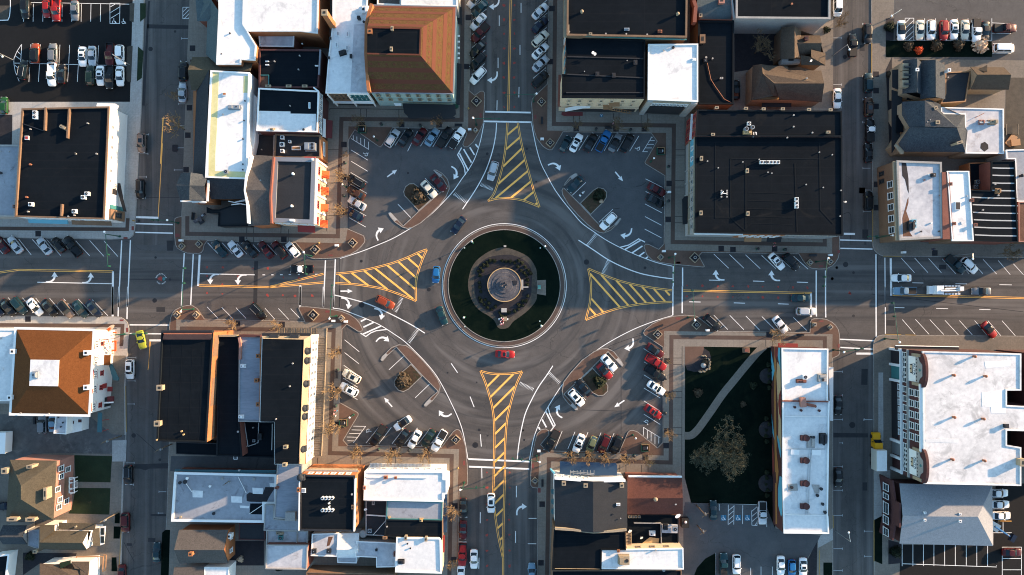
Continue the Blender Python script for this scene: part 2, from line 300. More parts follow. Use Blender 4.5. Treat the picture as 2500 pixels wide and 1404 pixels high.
SWB=[(413.7,798),(415.7,777),(421,764),(428.5,755.6),(445.6,747),(458,745),(471,745.6),(482.6,752.7),(499.7,778),(743,784),(730,757),(729,751),(733,748),(750,748),(780,751),(807,754),(833,759),(856,768),(869,777),(878.6,788),(886,803),(885,808),(880,810.5),(874,809.7),(847,792.6),(836,804),(830,982),(873,1006),(876,1010),(875,1015),(839,1074.6),(848.7,1086),(1078,1090),(1106,1053),(1113,1048),(1119,1047.6),(1125,1052),(1129,1062),(1137.6,1090),(1142,1138),(1143,1176),(1142,1183),(1136,1187),(1122,1188),(1116,E),(388,E),(407,1260),(413,1075)]
SEB=[(1294,1175),(1297,1118),(1305.6,1075),(1311,1058),(1321,1048),(1332.6,1046),(1340,1051),(1341,1061),(1321,1085),(1335.5,1099.4),(1510.7,1104),(1532,1055),(1538,1050),(1546,1049.6),(1557.7,1054),(1604.7,1092),(1617.5,1079.5),(1617.5,848),(1572,818),(1570,812),(1574,804),(1592,790),(1620,777),(1645,771),(1671.6,768.5),(1697,770),(1704,773),(1748.6,808),(1976,811),(1977.6,785),(1981,779),(1989,777),(2005,777),(2017.5,779),(2030,785),(2040,793),(2047,804),(2050,818),(2050,864),(2046,869),(2033,875),(2034,E),(1310,E),(1312,1192),(1300,1191),(1295,1185)]
SEE=[(2131,842),(2133,832),(2137,825),(2144,819),(2154,817),(2760,822),(2760,E),(2133,E)]
slab('pavement',NWW,M['concrete_light']);slab('pavement',NWB,M['brick_paving']);slab('pavement',NEB,M['brick_paving'])
slab('pavement',NEE,M['concrete_tan']);slab('pavement',SWW,M['concrete_light']);slab('pavement',SWB,M['brick_paving'])
slab('pavement',SEB,M['brick_paving']);slab('pavement',SEE,M['concrete_tan'])
def cov(name,px,m,z=0.138):return sheet(name,px,z,M[m])
cov('pavement_slabs',[(470,T),(453,250),(444,528),(443.5,586),(843,594),(849,560),(851,309),(1143,315),(1144,222),(1148,142),(1151,T)],'concrete')
cov('pavement_slabs',[(1344,T),(1337,205),(1336,319),(1626,325),(1623,611),(2031,619),(2031,T)],'concrete')
cov('pavement_slabs',[(431,780),(834,789),(826,1089),(1121,1096),(1118,1187),(1114,E),(390,E),(409,1260),(415,1075),(415,812),(431,812)],'concrete')
cov('pavement_slabs',[(1621,808),(2032,816),(2031,876),(2032,E),(1312,E),(1313,1192),(1318,1104.5),(1512,1107),(1620,1112)],'concrete')
def bands(name,path,wpx,m,z=0.143):
    mb=MB();stroke(mb,G(path),wpx*0.1,z);return struct(name,mb,M[m])
for pth in ([(458,528),(458,571),(825,577),(834,291),(1127,293),(1131,T)],[(1357,T),(1352,303),(1645,307),(1642,591),(2013,597),(2013,577)],
            [(444,830),(445,802),(815,806),(806,1106),(1103,1113),(1094,E)],[(2013,850),(2013,826),(1639,823),(1637,1129),(1340,1121),(1333,E)]):
    bands('brick_band',pth,10,'brick_band')
bands('brick_band',[(-260,556),(303,560),(311,560),(313,533)],9,'brick_band');bands('brick_band',[(-260,792),(300,795),(297,845)],9,'brick_band')
thin=MB() # dark brick soldier courses that cut the paving
for p in ([(620,552),(619,592)],[(603,552),(602,585)],[(687,552),(686,570)],[(705,560),(704,590)],[(798,366),(828,366)],[(798,430),(826,430)],[(798,447),(826,447)],[(800,510),(825,512)],[(799,526),(824,527)],[(805,270),(806,265),(1000,268)],[(880,266),(880,288)],[(895,266),(895,288)],[(974,268),(974,288)],[(797,565),(800,350)],
          [(1400,280),(1400,300)],[(1414,280),(1414,300)],[(1498,277),(1496,303)],[(1511,277),(1511,303)],[(1565,279),(1565,303)],[(1580,279),(1580,303)],[(1560,276),(1672,279),(1673,560)],[(1647,366),(1672,366)],[(1647,379),(1671,379)],[(1646,441),(1670,441)],[(1646,457),(1670,457)],[(1645,529),(1669,529)],[(1644,544),(1668,544)],
          [(798,851),(814,851)],[(797,866),(814,866)],[(776,1117),(775,1135),(905,1138)],[(880,1112),(880,1136)],[(865,1112),(864,1136)],[(951,1112),(950,1134)],[(966,1112),(966,1134)],[(1033,1115),(1033,1140)],[(1048,1115),(1048,1142)],[(1052,1141),(1084,1142),(1084,1160)],
          [(1643,874),(1664,874)],[(1643,890),(1664,890)],[(1642,956),(1664,956)],[(1642,971),(1664,971)],[(1642,1044),(1664,1044)],[(1642,1060),(1664,1060)],[(1665,845),(1664,1165)],[(1513,1135),(1513,1156)],[(1528,1135),(1528,1158)],[(1566,1135),(1566,1158)],[(1582,1135),(1582,1158)],[(1869,818),(1869,846)],[(1885,818),(1885,846)],[(568,799),(567,812)],[(587,799),(587,812)]):
    stroke(thin,G(p),0.16,0.1445)
struct('paving_joint_lines',thin,M['dark_band'])
# parking lots, yards and tone changes of the carriageway
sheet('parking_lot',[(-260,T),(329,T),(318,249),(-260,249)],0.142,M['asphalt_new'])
sheet('parking_lot',[(2183,T),(2760,T),(2760,151),(2183,144)],0.142,M['asphalt'])
for q in ([(853.5,342),(868,320),(924,360),(932,361),(960,315),(1129,317),(1137,327),(1128,352),(1134,363),(1142,362),(1120,410),(1085,455),(1040,500),(950,560),(890,590),(889,574),(848,556)],
          [(1376,324),(1588,327),(1601,345),(1571,398),(1621,431),(1619,594),(1608,606),(1575,593),(1570,602),(1512,603),(1450,567),(1380,490),(1335,425),(1312,363),(1342,369),(1355,360)]):
    sheet('parking_lot',q,-0.012,M['asphalt_lot'])
sheet('parking_lot',[(1672,1226),(1870,1233),(1893,1290),(2003,1308),(1995,1325),(1972,1360),(1970,E),(1640,E),(1668,1335),(1668,1250)],0.146,M['asphalt_lot'])
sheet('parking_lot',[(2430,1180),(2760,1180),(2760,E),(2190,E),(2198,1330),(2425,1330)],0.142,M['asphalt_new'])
sheet('yard',[(-260,1010),(215,1012),(275,1060),(307,1062),(305,1100),(270,1108),(110,1106),(40,1118),(10,1160),(-260,1200)],0.142,M['gravel'])
sheet('yard',[(2455,190),(2760,190),(2760,370),(2452,370)],0.142,M['bare_soil'])
sheet('alley',[(418,1113),(735,1115),(735,1160),(416,1150)],0.142,M['asphalt_lot'])
sheet('street',Z(1250,0,[(1590,930),(1480,985),(1480,1090),(1590,1090)]),0.140,M['concrete_tan'])
cov('pavement_slabs',Z(1650,0,[(500,560),(660,560),(640,900),(1345,930),(1345,200),(1230,290),(900,280),(500,270)]),'concrete_tan',0.146)
sheet('courtyard',Z(1650,0,[(500,270),(900,280),(900,560),(500,620)]),0.150,M['mulch'])
# darker repairs and tar lines
pm=MB()
for q in (Z(0,350,[(1427,833),(1490,833),(1483,920),(1432,920)]),Z(0,0,[(1480,1240),(1522,1240),(1520,1303),(1478,1300)]),Z(0,0,[(1262,208),(1630,218),(1630,250),(1262,243)]),Z(0,1004,[(1150,455),(1448,445),(1448,490),(1280,492),(1245,508),(1200,492),(1148,492)]),
          Z(0,0,[(1268,10),(1285,10),(1240,905),(1218,905)]),Z(400,350,[(775,1010),(808,1010),(798,1404),(765,1404)]),Z(1650,1004,[(1350,185),(1645,190),(1645,225),(1350,225)]),Z(2000,700,[(363,705),(417,705),(413,843),(360,840)]),Z(2000,700,[(578,285),(650,288),(648,335),(576,333)]),
          Z(2000,0,[(348,385),(390,388),(390,438),(347,436)]),Z(2000,350,[(343,380),(393,380),(393,430),(343,428)]),Z(2000,350,[(370,738),(420,738),(420,820),(370,815)]),Z(2000,350,[(1028,1040),(1088,1040),(1088,1080),(1028,1080)]),Z(1650,350,[(1570,378),(1622,378),(1622,428),(1570,428)]),
          Z(0,700,[(1340,175),(1415,175),(1415,217),(1340,215)]),Z(1650,1004,[(1600,610),(1640,610),(1640,680),(1600,680)]),Z(0,1004,[(1290,880),(1425,880),(1425,900),(1290,900)]),Z(0,1004,[(1270,1085),(1332,1088),(1330,1122),(1268,1120)]),Z(0,1004,[(1085,1130),(1132,1132),(1130,1155),(1083,1153)])):
    pts=ccw(G(q));pm.add([(x,y,-0.010) for x,y in pts],[tuple(range(len(pts)))])
struct('asphalt_repair',pm,M['asphalt_patch'])
tar=MB()
for q in (Z(800,300,[(645,905),(560,970),(450,1025),(330,1073)]),Z(800,700,[(610,490),(595,470),(510,405),(400,350)]),Z(800,700,[(965,905),(1000,915),(1050,990),(1100,1110),(1150,1250)]),Z(1250,750,[(825,355),(835,335),(950,290),(1120,235)]),Z(800,700,[(100,20),(98,190)]),Z(1250,750,[(425,750),(370,800),(320,870),(270,1000)]),
          Z(0,350,[(1170,463),(1560,462)]),Z(2000,350,[(500,960),(500,1404)]),Z(2000,700,[(455,65),(1750,215)]),Z(400,350,[(1508,990),(1505,1404)]),Z(0,350,[(1110,1165),(1550,1172)]),Z(1250,300,[(1065,545),(1110,535),(1145,510)]),Z(1250,300,[(860,740),(925,730)]),Z(0,1004,[(1170,190),(1350,350)]),Z(1250,750,[(935,560),(935,1090)]),Z(1250,750,[(600,880),(900,890)]),
          Z(1650,350,[(215,608),(268,610),(268,840)]),Z(2000,700,[(180,445),(310,500),(365,520)]),Z(2000,350,[(200,608),(270,610),(268,838)]),Z(1650,0,[(1520,150),(1510,300)]),Z(0,1004,[(1060,1120),(1150,1290)])):
    stroke(tar,G(catmull(q,4)),0.13,-0.008)
struct('tar_seam',tar,M['asphalt_patch'])
cov('pavement_slabs',[(-260,985),(238,985),(262,868),(308,868),(304,942),(305,1056),(298,1186),(289,E),(-260,E)],'concrete_tan',0.1405)
# ---- the four teardrop islands in the parking courts (each: crescent of brick, pale tips, planted bed)
ISL={
 'nw':(Z(800,300,[(540,765),(590,820),(648,880),(780,755),(888,660),(1025,545),(985,480),(930,430),(905,410),(910,401),(935,403),(985,432),(1025,475),(1042,515),(1045,570),(1020,630),(960,710),(880,790),(800,860),(730,898),(685,909),(640,897),(575,853),(535,805),(518,775),(525,765)]),
        Z(800,300,[(780,757),(655,625),(648,590),(665,545),(700,520),(740,518),(775,543),(889,660)])),
 'ne':(Z(1250,300,[(562,455),(500,490),(442,552),(580,690),(673,790),(800,925),(880,870),(918,815),(930,814),(937,825),(905,870),(845,925),(785,948),(745,942),(700,918),(640,870),(560,790),(480,700),(432,620),(424,580),(450,520),(500,455),(545,430),(560,436)]),
        Z(1250,300,[(580,690),(695,575),(735,553),(785,560),(815,595),(812,640),(790,675),(673,790)])),
 'sw':(Z(800,700,[(475,637),(520,585),(590,522),(715,660),(812,765),(943,895),(895,935),(850,980),(825,1010),(826,1024),(845,1027),(900,980),(955,910),(970,850),(945,790),(880,700),(800,610),(720,532),(670,500),(610,494),(545,520),(465,598),(453,625),(460,637)]),
        Z(800,700,[(715,660),(605,755),(572,800),(572,850),(605,890),(650,902),(695,880),(812,767)])),
 'se':(Z(1250,750,[(940,508),(885,450),(822,385),(690,518),(590,612),(450,745),(520,820),(565,865),(566,882),(545,884),(480,828),(435,770),(426,715),(440,640),(500,560),(600,450),(700,378),(760,354),(820,352),(870,375),(930,448),(955,490),(952,507)]),
        Z(1250,750,[(690,518),(590,612),(690,735),(740,762),(785,757),(822,722),(825,675),(805,640)]))}
for k,(cres,bed) in ISL.items():
    pts=ccw(G(cres));mb=MB();mb.prism(pts,-0.05,0.13);struct('traffic_island',mb,M['brick_paving'])
    kb=MB();stroke(kb,inset(pts,0.1),0.2,0.134,closed=True);struct('kerb',kb,M['kerb_stone'])
    b=ccw(G(bed));mb=MB();mb.prism(b,-0.05,0.12);struct('planting_bed',mb,M['leaf_litter'])
    kb=MB();stroke(kb,inset(b,0.1),0.2,0.124,closed=True);struct('kerb',kb,M['kerb_stone'])
for q in (Z(800,300,[(540,768),(600,832),(575,842),(530,792),(524,772)]),Z(800,300,[(915,408),(985,448),(960,470),(935,440),(912,412)]),Z(1250,300,[(552,436),(560,452),(515,488),(497,465),(530,440)]),Z(1250,300,[(920,820),(930,822),(905,860),(888,878),(875,868)]),
          Z(800,700,[(458,630),(470,600),(500,568),(515,582),(475,630)]),Z(800,700,[(832,1018),(840,992),(875,962),(893,975),(850,1018)]),Z(1250,750,[(950,500),(940,502),(890,448),(908,435),(935,465)]),Z(1250,750,[(560,878),(545,878),(500,838),(518,822),(560,866)])):
    pts=ccw(G(q));struct('island_tip',(lambda a:(a.add([(x,y,0.139) for x,y in pts],[tuple(range(len(pts)))]),a)[1])(MB()),M['concrete_light'])
# ---- roundabout island
RC=P(1231,697.5)
def ring_pts(r,n=96,c=RC):return [(c.x+r*math.cos(2*math.pi*i/n),c.y+r*math.sin(2*math.pi*i/n)) for i in range(n)]
mb=MB();mb.prism(ring_pts(14.85),-0.05,0.14);struct('roundabout_apron',mb,M['brick_band'])
mb=MB();stroke(mb,ring_pts(14.75),0.2,0.145,closed=True);stroke(mb,ring_pts(13.65),0.16,0.21,closed=True);struct('kerb',mb,M['kerb_stone'])
mb=MB();mb.prism(ring_pts(13.6),0.1,0.20);struct('lawn',mb,M['grass'])
CR=lambda pts:Q(1070,540,4.53,pts)
path=catmull(CR([(735,292),(880,335),(1000,400),(1070,500),(1092,600),(1092,800),(1080,880),(1000,980),(900,1060),(830,1110),(775,1175),(710,1190),(660,1175),(620,1100),(560,1050),(450,980),(380,890),(340,780),(330,680),(360,540),(420,440),(520,360),(620,310)]),4,True)
cov('gravel_path',path,'bare_soil',0.205)
mul=catmull(CR([(735,372),(850,385),(960,440),(1030,540),(1032,700),(1020,830),(960,940),(860,1020),(770,1075),(650,1075),(600,1020),(500,970),(430,880),(402,760),(402,600),(450,480),(560,400)]),4,True)
cov('mulch_bed',mul,'mulch',0.211)
cov('pavement_slabs',CR([(1092,655),(1190,650),(1190,822),(1092,805)]),'concrete_tan',0.217)
# ---- the park and other green patches
cov('lawn',Z(1650,750,[(78,337),(770,345),(838,347),(850,1500),(850,1900),(770,1692),(130,1675),(75,1460)]),'grass',0.150)
mb=MB();stroke(mb,G(catmull(Z(1650,750,[(760,330),(700,385),(600,500),(490,635),(400,745),(300,890),(215,1010),(170,1065),(125,1098),(70,1100)]),5)),1.85,0.156);struct('park_path',mb,M['concrete_tan'])
qd=[(1672,846)]+[(1672+46*math.cos(a),846+46*math.sin(a)) for a in [i*math.pi/2/14 for i in range(15)]]
cov('brick_terrace',qd,'brick_paving',0.158)
cov('rock_garden',Z(1650,750,[(232,345),(285,380),(300,430),(290,520),(250,552),(150,552),(95,540),(78,490),(150,470),(215,400)]),'mulch',0.154)
for q,m in ((Z(0,1004,[(640,375),(963,383),(950,608),(650,603)]),'grass_bright'),(Z(0,1004,[(650,655),(950,658),(940,885),(590,875),(625,800)]),'grass_bright'),(Z(0,1004,[(990,870),(1030,872),(1028,960),(985,958)]),'grass'),(Z(0,1004,[(978,985),(1040,987),(1028,1090),(975,1090)]),'grass'),(Z(0,1004,[(960,1250),(1000,1250),(1007,1370),(958,1370)]),'grass'),
             (Z(0,1004,[(1392,1040),(1420,1015),(1460,1015),(1445,1500),(1378,1500)]),'grass'),(Z(2000,0,[(568,348),(1475,355),(1478,490),(568,492)]),'grass'),(Z(2000,1004,[(470,930),(535,895),(538,1310),(470,1280)]),'grass'),(Z(0,0,[(-300,50),(80,50),(75,165),(60,172),(-300,175)]),'bare_soil'),(Z(0,0,[(1115,30),(1155,30),(1148,195),(1113,180)]),'bare_soil'),(Z(0,0,[(1203,30),(1253,30),(1250,150),(1203,190)]),'grass_bright'),
             (Z(0,0,[(1090,405),(1105,395),(1140,395),(1125,708),(1095,700),(1085,680)]),'bare_soil'),(Z(0,0,[(1185,400),(1232,440),(1218,670),(1175,700)]),'grass_bright'),(Z(1650,1004,[(155,1404),(180,1340),(250,1262),(340,1212),(340,1404)]),'grass'),(Z(1650,1004,[(1210,1115),(1205,1404),(1130,1404),(1130,1265),(1165,1195)]),'mulch'),(Z(1650,1004,[(1262,1295),(1338,1295),(1338,1404),(1262,1404)]),'grass'),(Z(0,1004,[(200,1210),(660,1215),(640,1300),(340,1305),(200,1404)]),'mulch'),(Z(400,1004,[(560,1110),(860,1110),(860,1320),(560,1320)]),'mulch'),
             (Z(0,0,[(-200,980),(110,985),(105,1240),(-200,1240)]),'mulch'),(Z(2000,1004,[(590,1100),(700,1130),(705,1300),(590,1310)]),'mulch'),(Z(2000,0,[(568,160),(640,160),(635,348),(568,348)]),'mulch'),(Z(2000,0,[(620,490),(620,1320),(600,1290),(568,600)]),'mulch')):
    cov('lawn' if 'grass' in m else 'planting_bed',q,m,0.150)
cov('pavement_slabs',Z(0,1004,[(640,605),(950,610),(950,657),(645,655)]),'concrete_tan',0.153)
cov('pavement_slabs',Z(2000,1004,[(467,500),(607,505),(607,940),(540,940),(535,895),(467,930)]),'concrete_light',0.146)
cov('pavement_slabs',Z(2000,700,[(505,735),(545,735),(548,1360),(503,1355)]),'concrete_light',0.147)
cov('pavement_slabs',Z(0,0,[(-200,880),(1000,890),(1090,960),(930,905),(180,900),(170,1240),(110,1240),(110,985),(-200,975)]),'concrete_light',0.146)
cov('pavement_slabs',Z(1650,1004,[(1240,1060),(1345,1000),(1345,1100),(1215,1170),(1215,1110)]),'concrete_light',0.149)
cov('pavement_slabs',Z(0,1004,[(965,250),(1088,245),(1082,430),(965,430)]),'concrete_light',0.149)
# yellow kerbs
yk=MB()
for q in (Z(0,700,[(1080,850),(1085,1245)]),Z(2000,350,[(455,460),(456,845)]),Z(2000,350,[(545,967),(705,971)]),Z(2000,700,[(562,408),(700,411)]),Z(2000,700,[(735,413),(825,415)]),Z(0,1004,[(1042,1010),(1025,1335)]),Z(2000,1004,[(467,930),(467,1285)]),Z(2000,0,[(448,370),(447,640)]),Z(1650,1004,[(1345,890),(1347,1000)]),Z(1650,1004,[(1228,1190),(1228,1404)])):
    stroke(yk,[(x,y) for x,y in G(q)],0.2,0.152)
struct('kerb',yk,M['kerb_yellow'])
# tree pits, covers, drains, tactile pads
pit=MB();iron=MB();tact=MB()
PITS=Z(400,0,[(248,415),(222,925),(208,1160),(97,1270)])+Z(400,350,[(193,227),(670,822),(1030,822)])+Z(400,0,[(1545,1240),(1700,1070)])+Z(800,0,[(1205,152),(1192,572),(635,1070),(955,1070)])+Z(400,350,[(1545,290),(1545,590)])+Z(1250,0,[(342,75),(330,530),(550,1105),(890,1105),(1133,1105)])+Z(1250,300,[(1345,520),(1337,828)])+Z(1650,350,[(387,902),(845,905),(488,912)])+Z(0,350,[(330,775)])+Z(0,700,[(243,277)])+Z(400,700,[(633,318),(1015,325),(1500,555),(1495,880),(1490,1180)])+Z(800,1004,[(560,335),(850,340),(250,340),(1090,810),(1080,1270)])+Z(1250,750,[(1328,460),(1328,745),(1325,1060),(1320,1185)])+Z(1250,1004,[(495,365),(650,370),(790,375),(960,390),(1140,395),(258,795),(248,1297)])+Z(1650,750,[(797,235)])+Z(2000,0,[(485,638),(485,778),(485,913)])+Z(2000,350,[(490,352),(490,552),(988,940)])
for (x,y) in PITS:
    c=P(x,y);pit.box((c.x,c.y,0.10),(1.35,1.35,0.1))
struct('tree_pit',pit,M['mulch'])
for (x,y,r) in [(392+0,0,0)][:0]:pass
for ox,oy,lst in ((0,0,[(1290,420,.55),(1500,270,.3)]),(0,350,[(1190,665,.35),(1333,978,.3),(1457,1167,.3)]),(0,700,[(1325,118,.55),(1145,1275,.55)]),(800,300,[(288,1185,.34),(963,1167,.35),(1367,265,.35),(688,430,.25)]),(800,700,[(290,155,.7),(867,25,.45),(1298,1227,.34),(1265,1357,.7),(1277,820,.2),(1028,737,.2),(1372,1277,.2),(1672,1232,.25)]),(1250,300,[(638,1193,.65),(1140,1243,.35),(127,222,.3),(207,505,.2)]),
                   (1650,350,[(1455,1038,.65),(1380,1065,.35),(1522,1108,.34),(1340,1160,.35)]),(1650,750,[(1523,75,.35),(1512,1010,.75)]),(2000,0,[(220,488,.5),(482,527,.3)]),(1250,750,[(95,1055,.25),(105,1137,.25),(840,355,.2)]),(2000,350,[(150,1065,.3),(112,1160,.35)]),(0,1004,[(1370,417,.35)])):
    for x,y,r in lst:
        c=P(ox+x/3.51,oy+y/3.51);iron.cyl((c.x,c.y,-0.03),r,0.03 if True else 0,18)
struct('manhole_cover',iron,M['iron'])
for ox,oy,lst in ((0,350,[(1140,728,.6,1),(1078,812,1,.5)]),(0,700,[(1045,288,.95,.45),(1092,370,.5,1.05)]),(400,700,[(1403,213,1,.5)]),(800,0,[(1310,990,.5,1.1)]),(1250,0,[(200,1003,.5,1)]),(1250,300,[(1425,1198,1.1,.5)]),(1650,350,[(20,1023,1.0,.45),(1393,927,.6,.8),(1243,1053,.95,.45)]),(1250,750,[(1420,97,1.1,.5)]),(1650,750,[(1245,120,1,.34),(1393,330,.5,.9)]),(1250,1004,[(178,468,.5,1.1),(233,677,.7,1.1)]),(800,1004,[(1170,443,.5,1.1)]),(400,350,[(118,788,1.1,.8),(1430,960,1,.34)])):
    for x,y,a,b_ in lst:
        c=P(ox+x/3.51,oy+y/3.51);tact.box((c.x,c.y,0.13),(a,b_,0.03))
struct('tactile_paving',tact,M['tactile_red'])
# ================================================================ ROAD MARKINGS
WZ=0.0;wm=MB();ym=MB();fw=MB();rm=MB()
def wl(ox,oy,pts,wd=0.14,z=-0.004,mb=None,cm=False):
    q=Z(ox,oy,pts);q=catmull(q,5) if cm else q;stroke(mb or wm,G(q),wd,z)
for ox,oy,wd,segs in (
    (0,350,.5,[[(1165,632),(1357,638)],[(968,1098),(965,1500)]]),(0,700,.5,[[(965,0),(965,240)],[(1280,460),(1385,460)]]),
    (0,350,.3,[[(1162,688),(1480,696)],[(1160,762),(1482,770)],[(1043,832),(1015,1404)],[(1118,828),(1092,1404)]]),(0,700,.3,[[(1018,0),(1012,255)],[(1094,0),(1088,278)],[(1110,327),(1445,329)],[(1110,402),(1385,404)]]),
    (0,350,.2,[[(320,1190),(958,1203)]]),(400,350,.3,[[(175,940),(150,1390)],[(252,950),(230,1384)],[(1385,1002),(1367,1404)],[(1470,992),(1453,1404)]]),(400,700,.3,[[(1367,0),(1366,172)],[(1455,0),(1452,185)]]),
    (400,350,.5,[[(307,955),(293,1222)],[(1170,1218),(1167,1404)]]),(400,700,.5,[[(1167,0),(1166,160)]]),(400,350,.2,[[(310,1117),(778,1127)],[(845,1127),(868,1127)],[(920,1127),(940,1127)],[(996,1126),(1018,1126)],[(1070,1124),(1090,1124)],[(1148,1124),(1166,1124)],[(1298,1122),(1320,1122)]]),
    (800,0,.4,[[(1350,957),(1740,965)],[(1338,1040),(1750,1048)]]),(800,1004,.42,[[(1205,410),(1730,432)],[(1210,475),(1727,495)]]),
    (1650,350,.3,[[(1203,1090),(1203,1404)],[(1283,1090),(1283,1404)],[(1715,950),(1716,1404)],[(1405,828),(1680,835)],[(1410,900),(1685,906)]]),(1650,750,.3,[[(1203,0),(1205,80)],[(1283,0),(1285,88)],[(1716,0),(1717,255)],[(1405,275),(1695,288)],[(1410,345),(1685,360)]]),
    (1650,350,.5,[[(1158,1283),(1158,1404)],[(1440,775),(1535,777)]]),(1650,750,.5,[[(1158,0),(1158,85)]]),(1250,300,.3,[[(1382,1228),(1382,1404)],[(1462,1240),(1462,1404)]]),(1250,750,.3,[[(1379,-180),(1378,70)],[(1460,-180),(1458,52)]]),
    (2000,350,.22,[[(563,980),(566,1404)]]),(2000,700,.22,[[(566,0),(567,403)]]),(2000,350,.5,[[(613,985),(617,1305)]]),(2000,700,.5,[[(318,573),(460,574)]]),
    (800,0,.16,[[(1657,25),(1657,110)],[(1648,385),(1648,470)],[(1640,745),(1638,835)],[(1470,133),(1470,222)],[(1460,495),(1460,582)],[(1452,860),(1450,945)]]),
    (800,700,.2,[[(1058,657),(1113,737)],[(1220,942),(1255,1032)],[(1308,1265),(1317,1370)]]),(800,1004,.18,[[(1320,487),(1322,575)],[(1308,865),(1307,960)],[(1297,1255),(1295,1350)],[(1617,640),(1617,738)],[(1610,1027),(1610,1128)],[(1130,907),(1197,908)],[(1125,1120),(1190,1121)],[(1115,1335),(1185,1336)]]),
    (1250,1004,.16,[[(142,918),(210,918)],[(135,1136),(208,1136)],[(133,1350),(200,1350)]]),
    (1650,350,.18,[[(285,1172),(380,1174)],[(662,1180),(758,1183)],[(1037,1189),(1133,1192)],[(115,1358),(212,1360)],[(497,1367),(593,1370)],[(875,1375),(967,1378)]]),
    (2000,350,.15,[[(797,1195),(893,1197)],[(1168,1203),(1268,1205)],[(1545,1211),(1650,1213)]]),(2000,700,.15,[[(643,178),(730,181)],[(1003,186),(1105,189)],[(1372,194),(1467,197)]])):
    for s_ in segs:wl(ox,oy,s_,wd)
STALLS=(
    (800,300,[(200,232,345,320),(200,328,343,415),(197,425,340,510),(193,523,337,605),(188,620,333,700),(187,718,330,797),(182,812,325,892),(665,62,578,193),(770,70,685,243),(875,75,795,200),(980,75,900,207),(1088,82,1008,208),(835,475,948,590),(602,697,712,812)]),
    (1250,300,[(1145,480,1290,553),(1145,587,1280,660),(1140,695,1283,770),(1140,803,1280,877),(1137,910,1280,985),(555,112,463,230),(652,108,572,235),(755,110,680,238),(866,108,790,240),(978,112,900,243),(1087,112,1008,243),(633,510,517,620),(865,740,745,852)]),
    (1250,750,[(430,1062,370,1212),(540,1068,478,1215),(652,1070,593,1218),(763,1075,700,1225),(875,1080,810,1228),(1128,355,1270,443),(1130,468,1270,556),(1130,580,1270,668),(1130,693,1270,778),(1130,803,1270,890),(1130,917,1270,1005),(752,455,873,572),(525,685,632,795)]),
    (800,700,[(145,455,270,557),(145,565,267,660),(137,673,260,760),(132,783,257,862),(115,890,255,967),(437,1205,328,1340),(545,1205,440,1345),(657,1210,552,1345),(770,1210,660,1345),(880,1213,770,1350),(990,1215,880,1350),(650,597,525,712),(872,835,750,952)]),
    (800,0,[(1345,545,1235,640),(1350,430,1235,525),(1350,310,1235,410),(1357,195,1240,295),(1360,78,1245,170),(1365,-30,1250,60)]),
    (1250,0,[(300,0,198,85),(303,110,195,203),(297,235,190,320),(295,352,190,440),(293,460,183,553),(290,580,180,672)]),
    (1650,350,[(325,948,452,1070),(460,952,583,1070),(597,955,723,1074),(735,960,858,1075),(872,963,998,1078),(1010,968,1133,1078)]),
    (2000,350,[(703,983,817,1108),(818,983,932,1108),(938,987,1048,1110),(1055,990,1170,1118),(1175,992,1285,1118),(1290,992,1402,1117),(1405,995,1520,1120),(1535,1005,1637,1125),(1665,1033,1750,1125)]),
    (2000,700,[(713,282,822,408),(825,280,942,408),(948,282,1067,410),(1078,288,1193,413),(1202,290,1312,412),(1332,290,1437,415),(1447,292,1558,422),(1567,292,1683,423)]),
    (1650,750,[(325,68,445,192),(462,70,583,193),(600,75,718,197),(737,80,855,198),(873,83,985,197),(1008,88,1120,198)]),
    (0,350,[(-95,812,25,947),(25,815,145,950),(160,820,267,955),(277,823,395,957),(400,825,520,962),(530,830,645,965),(648,835,770,965),(768,832,890,968),(890,835,1010,970)]),
    (0,700,[(-50,92,65,232),(70,93,185,235),(193,95,310,240),(306,98,430,245),(425,100,550,243),(545,103,675,245),(670,105,800,245),(790,110,925,250)]),
    (400,350,[(375,852,463,945),(500,853,588,947),(625,855,713,950),(765,868,822,930),(888,868,970,957),(1020,878,1090,962)]),
    (400,700,[(370,173,465,272),(495,177,590,272),(618,180,705,272),(867,185,950,278),(982,187,1072,283),(1087,188,1165,270)]))
for ox,oy,L in STALLS:
    for x0,y0,x1,y1 in L:wl(ox,oy,[(x0,y0),(x1,y1)],0.13)
TM=MB() # T-shaped kerbside bay marks
for ox,oy,L in ((0,0,[(1555,330,1622),(1547,527,1612),(1537,708,1605),(1530,890,1595),(1520,1076,1585),(1525,1267,1580),(1275,1152,1205),(1268,1318,1195)]),(0,350,[(1255,288,1185),(1245,468,1178),(1493,228,1565)]),(0,700,[(1165,608,1095),(1158,807,1090),(1150,1005,1088)]),(0,1004,[(1150,443,1075),(1145,630,1070),(1362,690,1425),(1355,873,1400)]),
                   (1650,0,[(1600,205,1665),(1600,655,1660),(1603,852,1655),(1600,1047,1655),(1603,1238,1655),(1418,325,1350),(1420,725,1350),(1418,920,1360)]),(1650,350,[(1603,10,1650),(1603,213,1668),(1605,583,1672),(1628,400,1670)]),(1650,750,[(1428,553,1350),(1428,755,1350),(1430,963,1350),(1428,1163,1400),(1610,965,1685)]),(1650,1004,[(1428,475,1350),(1428,678,1350),(1427,893,1350),(1428,1178,1350),(1427,1365,1350),(1615,1028,1690),(1615,1243,1680),(1615,70,1685)])):
    for x0,y0,x1 in L:
        stroke(TM,G(Z(ox,oy,[(x0,y0),(x1,y0)])),0.12,-0.003);stroke(TM,G(Z(ox,oy,[(x0,y0-9),(x0,y0+9)])),0.12,-0.0025)
struct('bay_marks',TM,M['worn_white'])
wl(800,300,[(1340,0),(1310,150),(1270,280),(1220,380),(1150,480),(1080,580),(1000,670),(900,770),(800,850),(700,910),(560,990),(420,1050),(280,1105),(105,1162)],.18,cm=True)
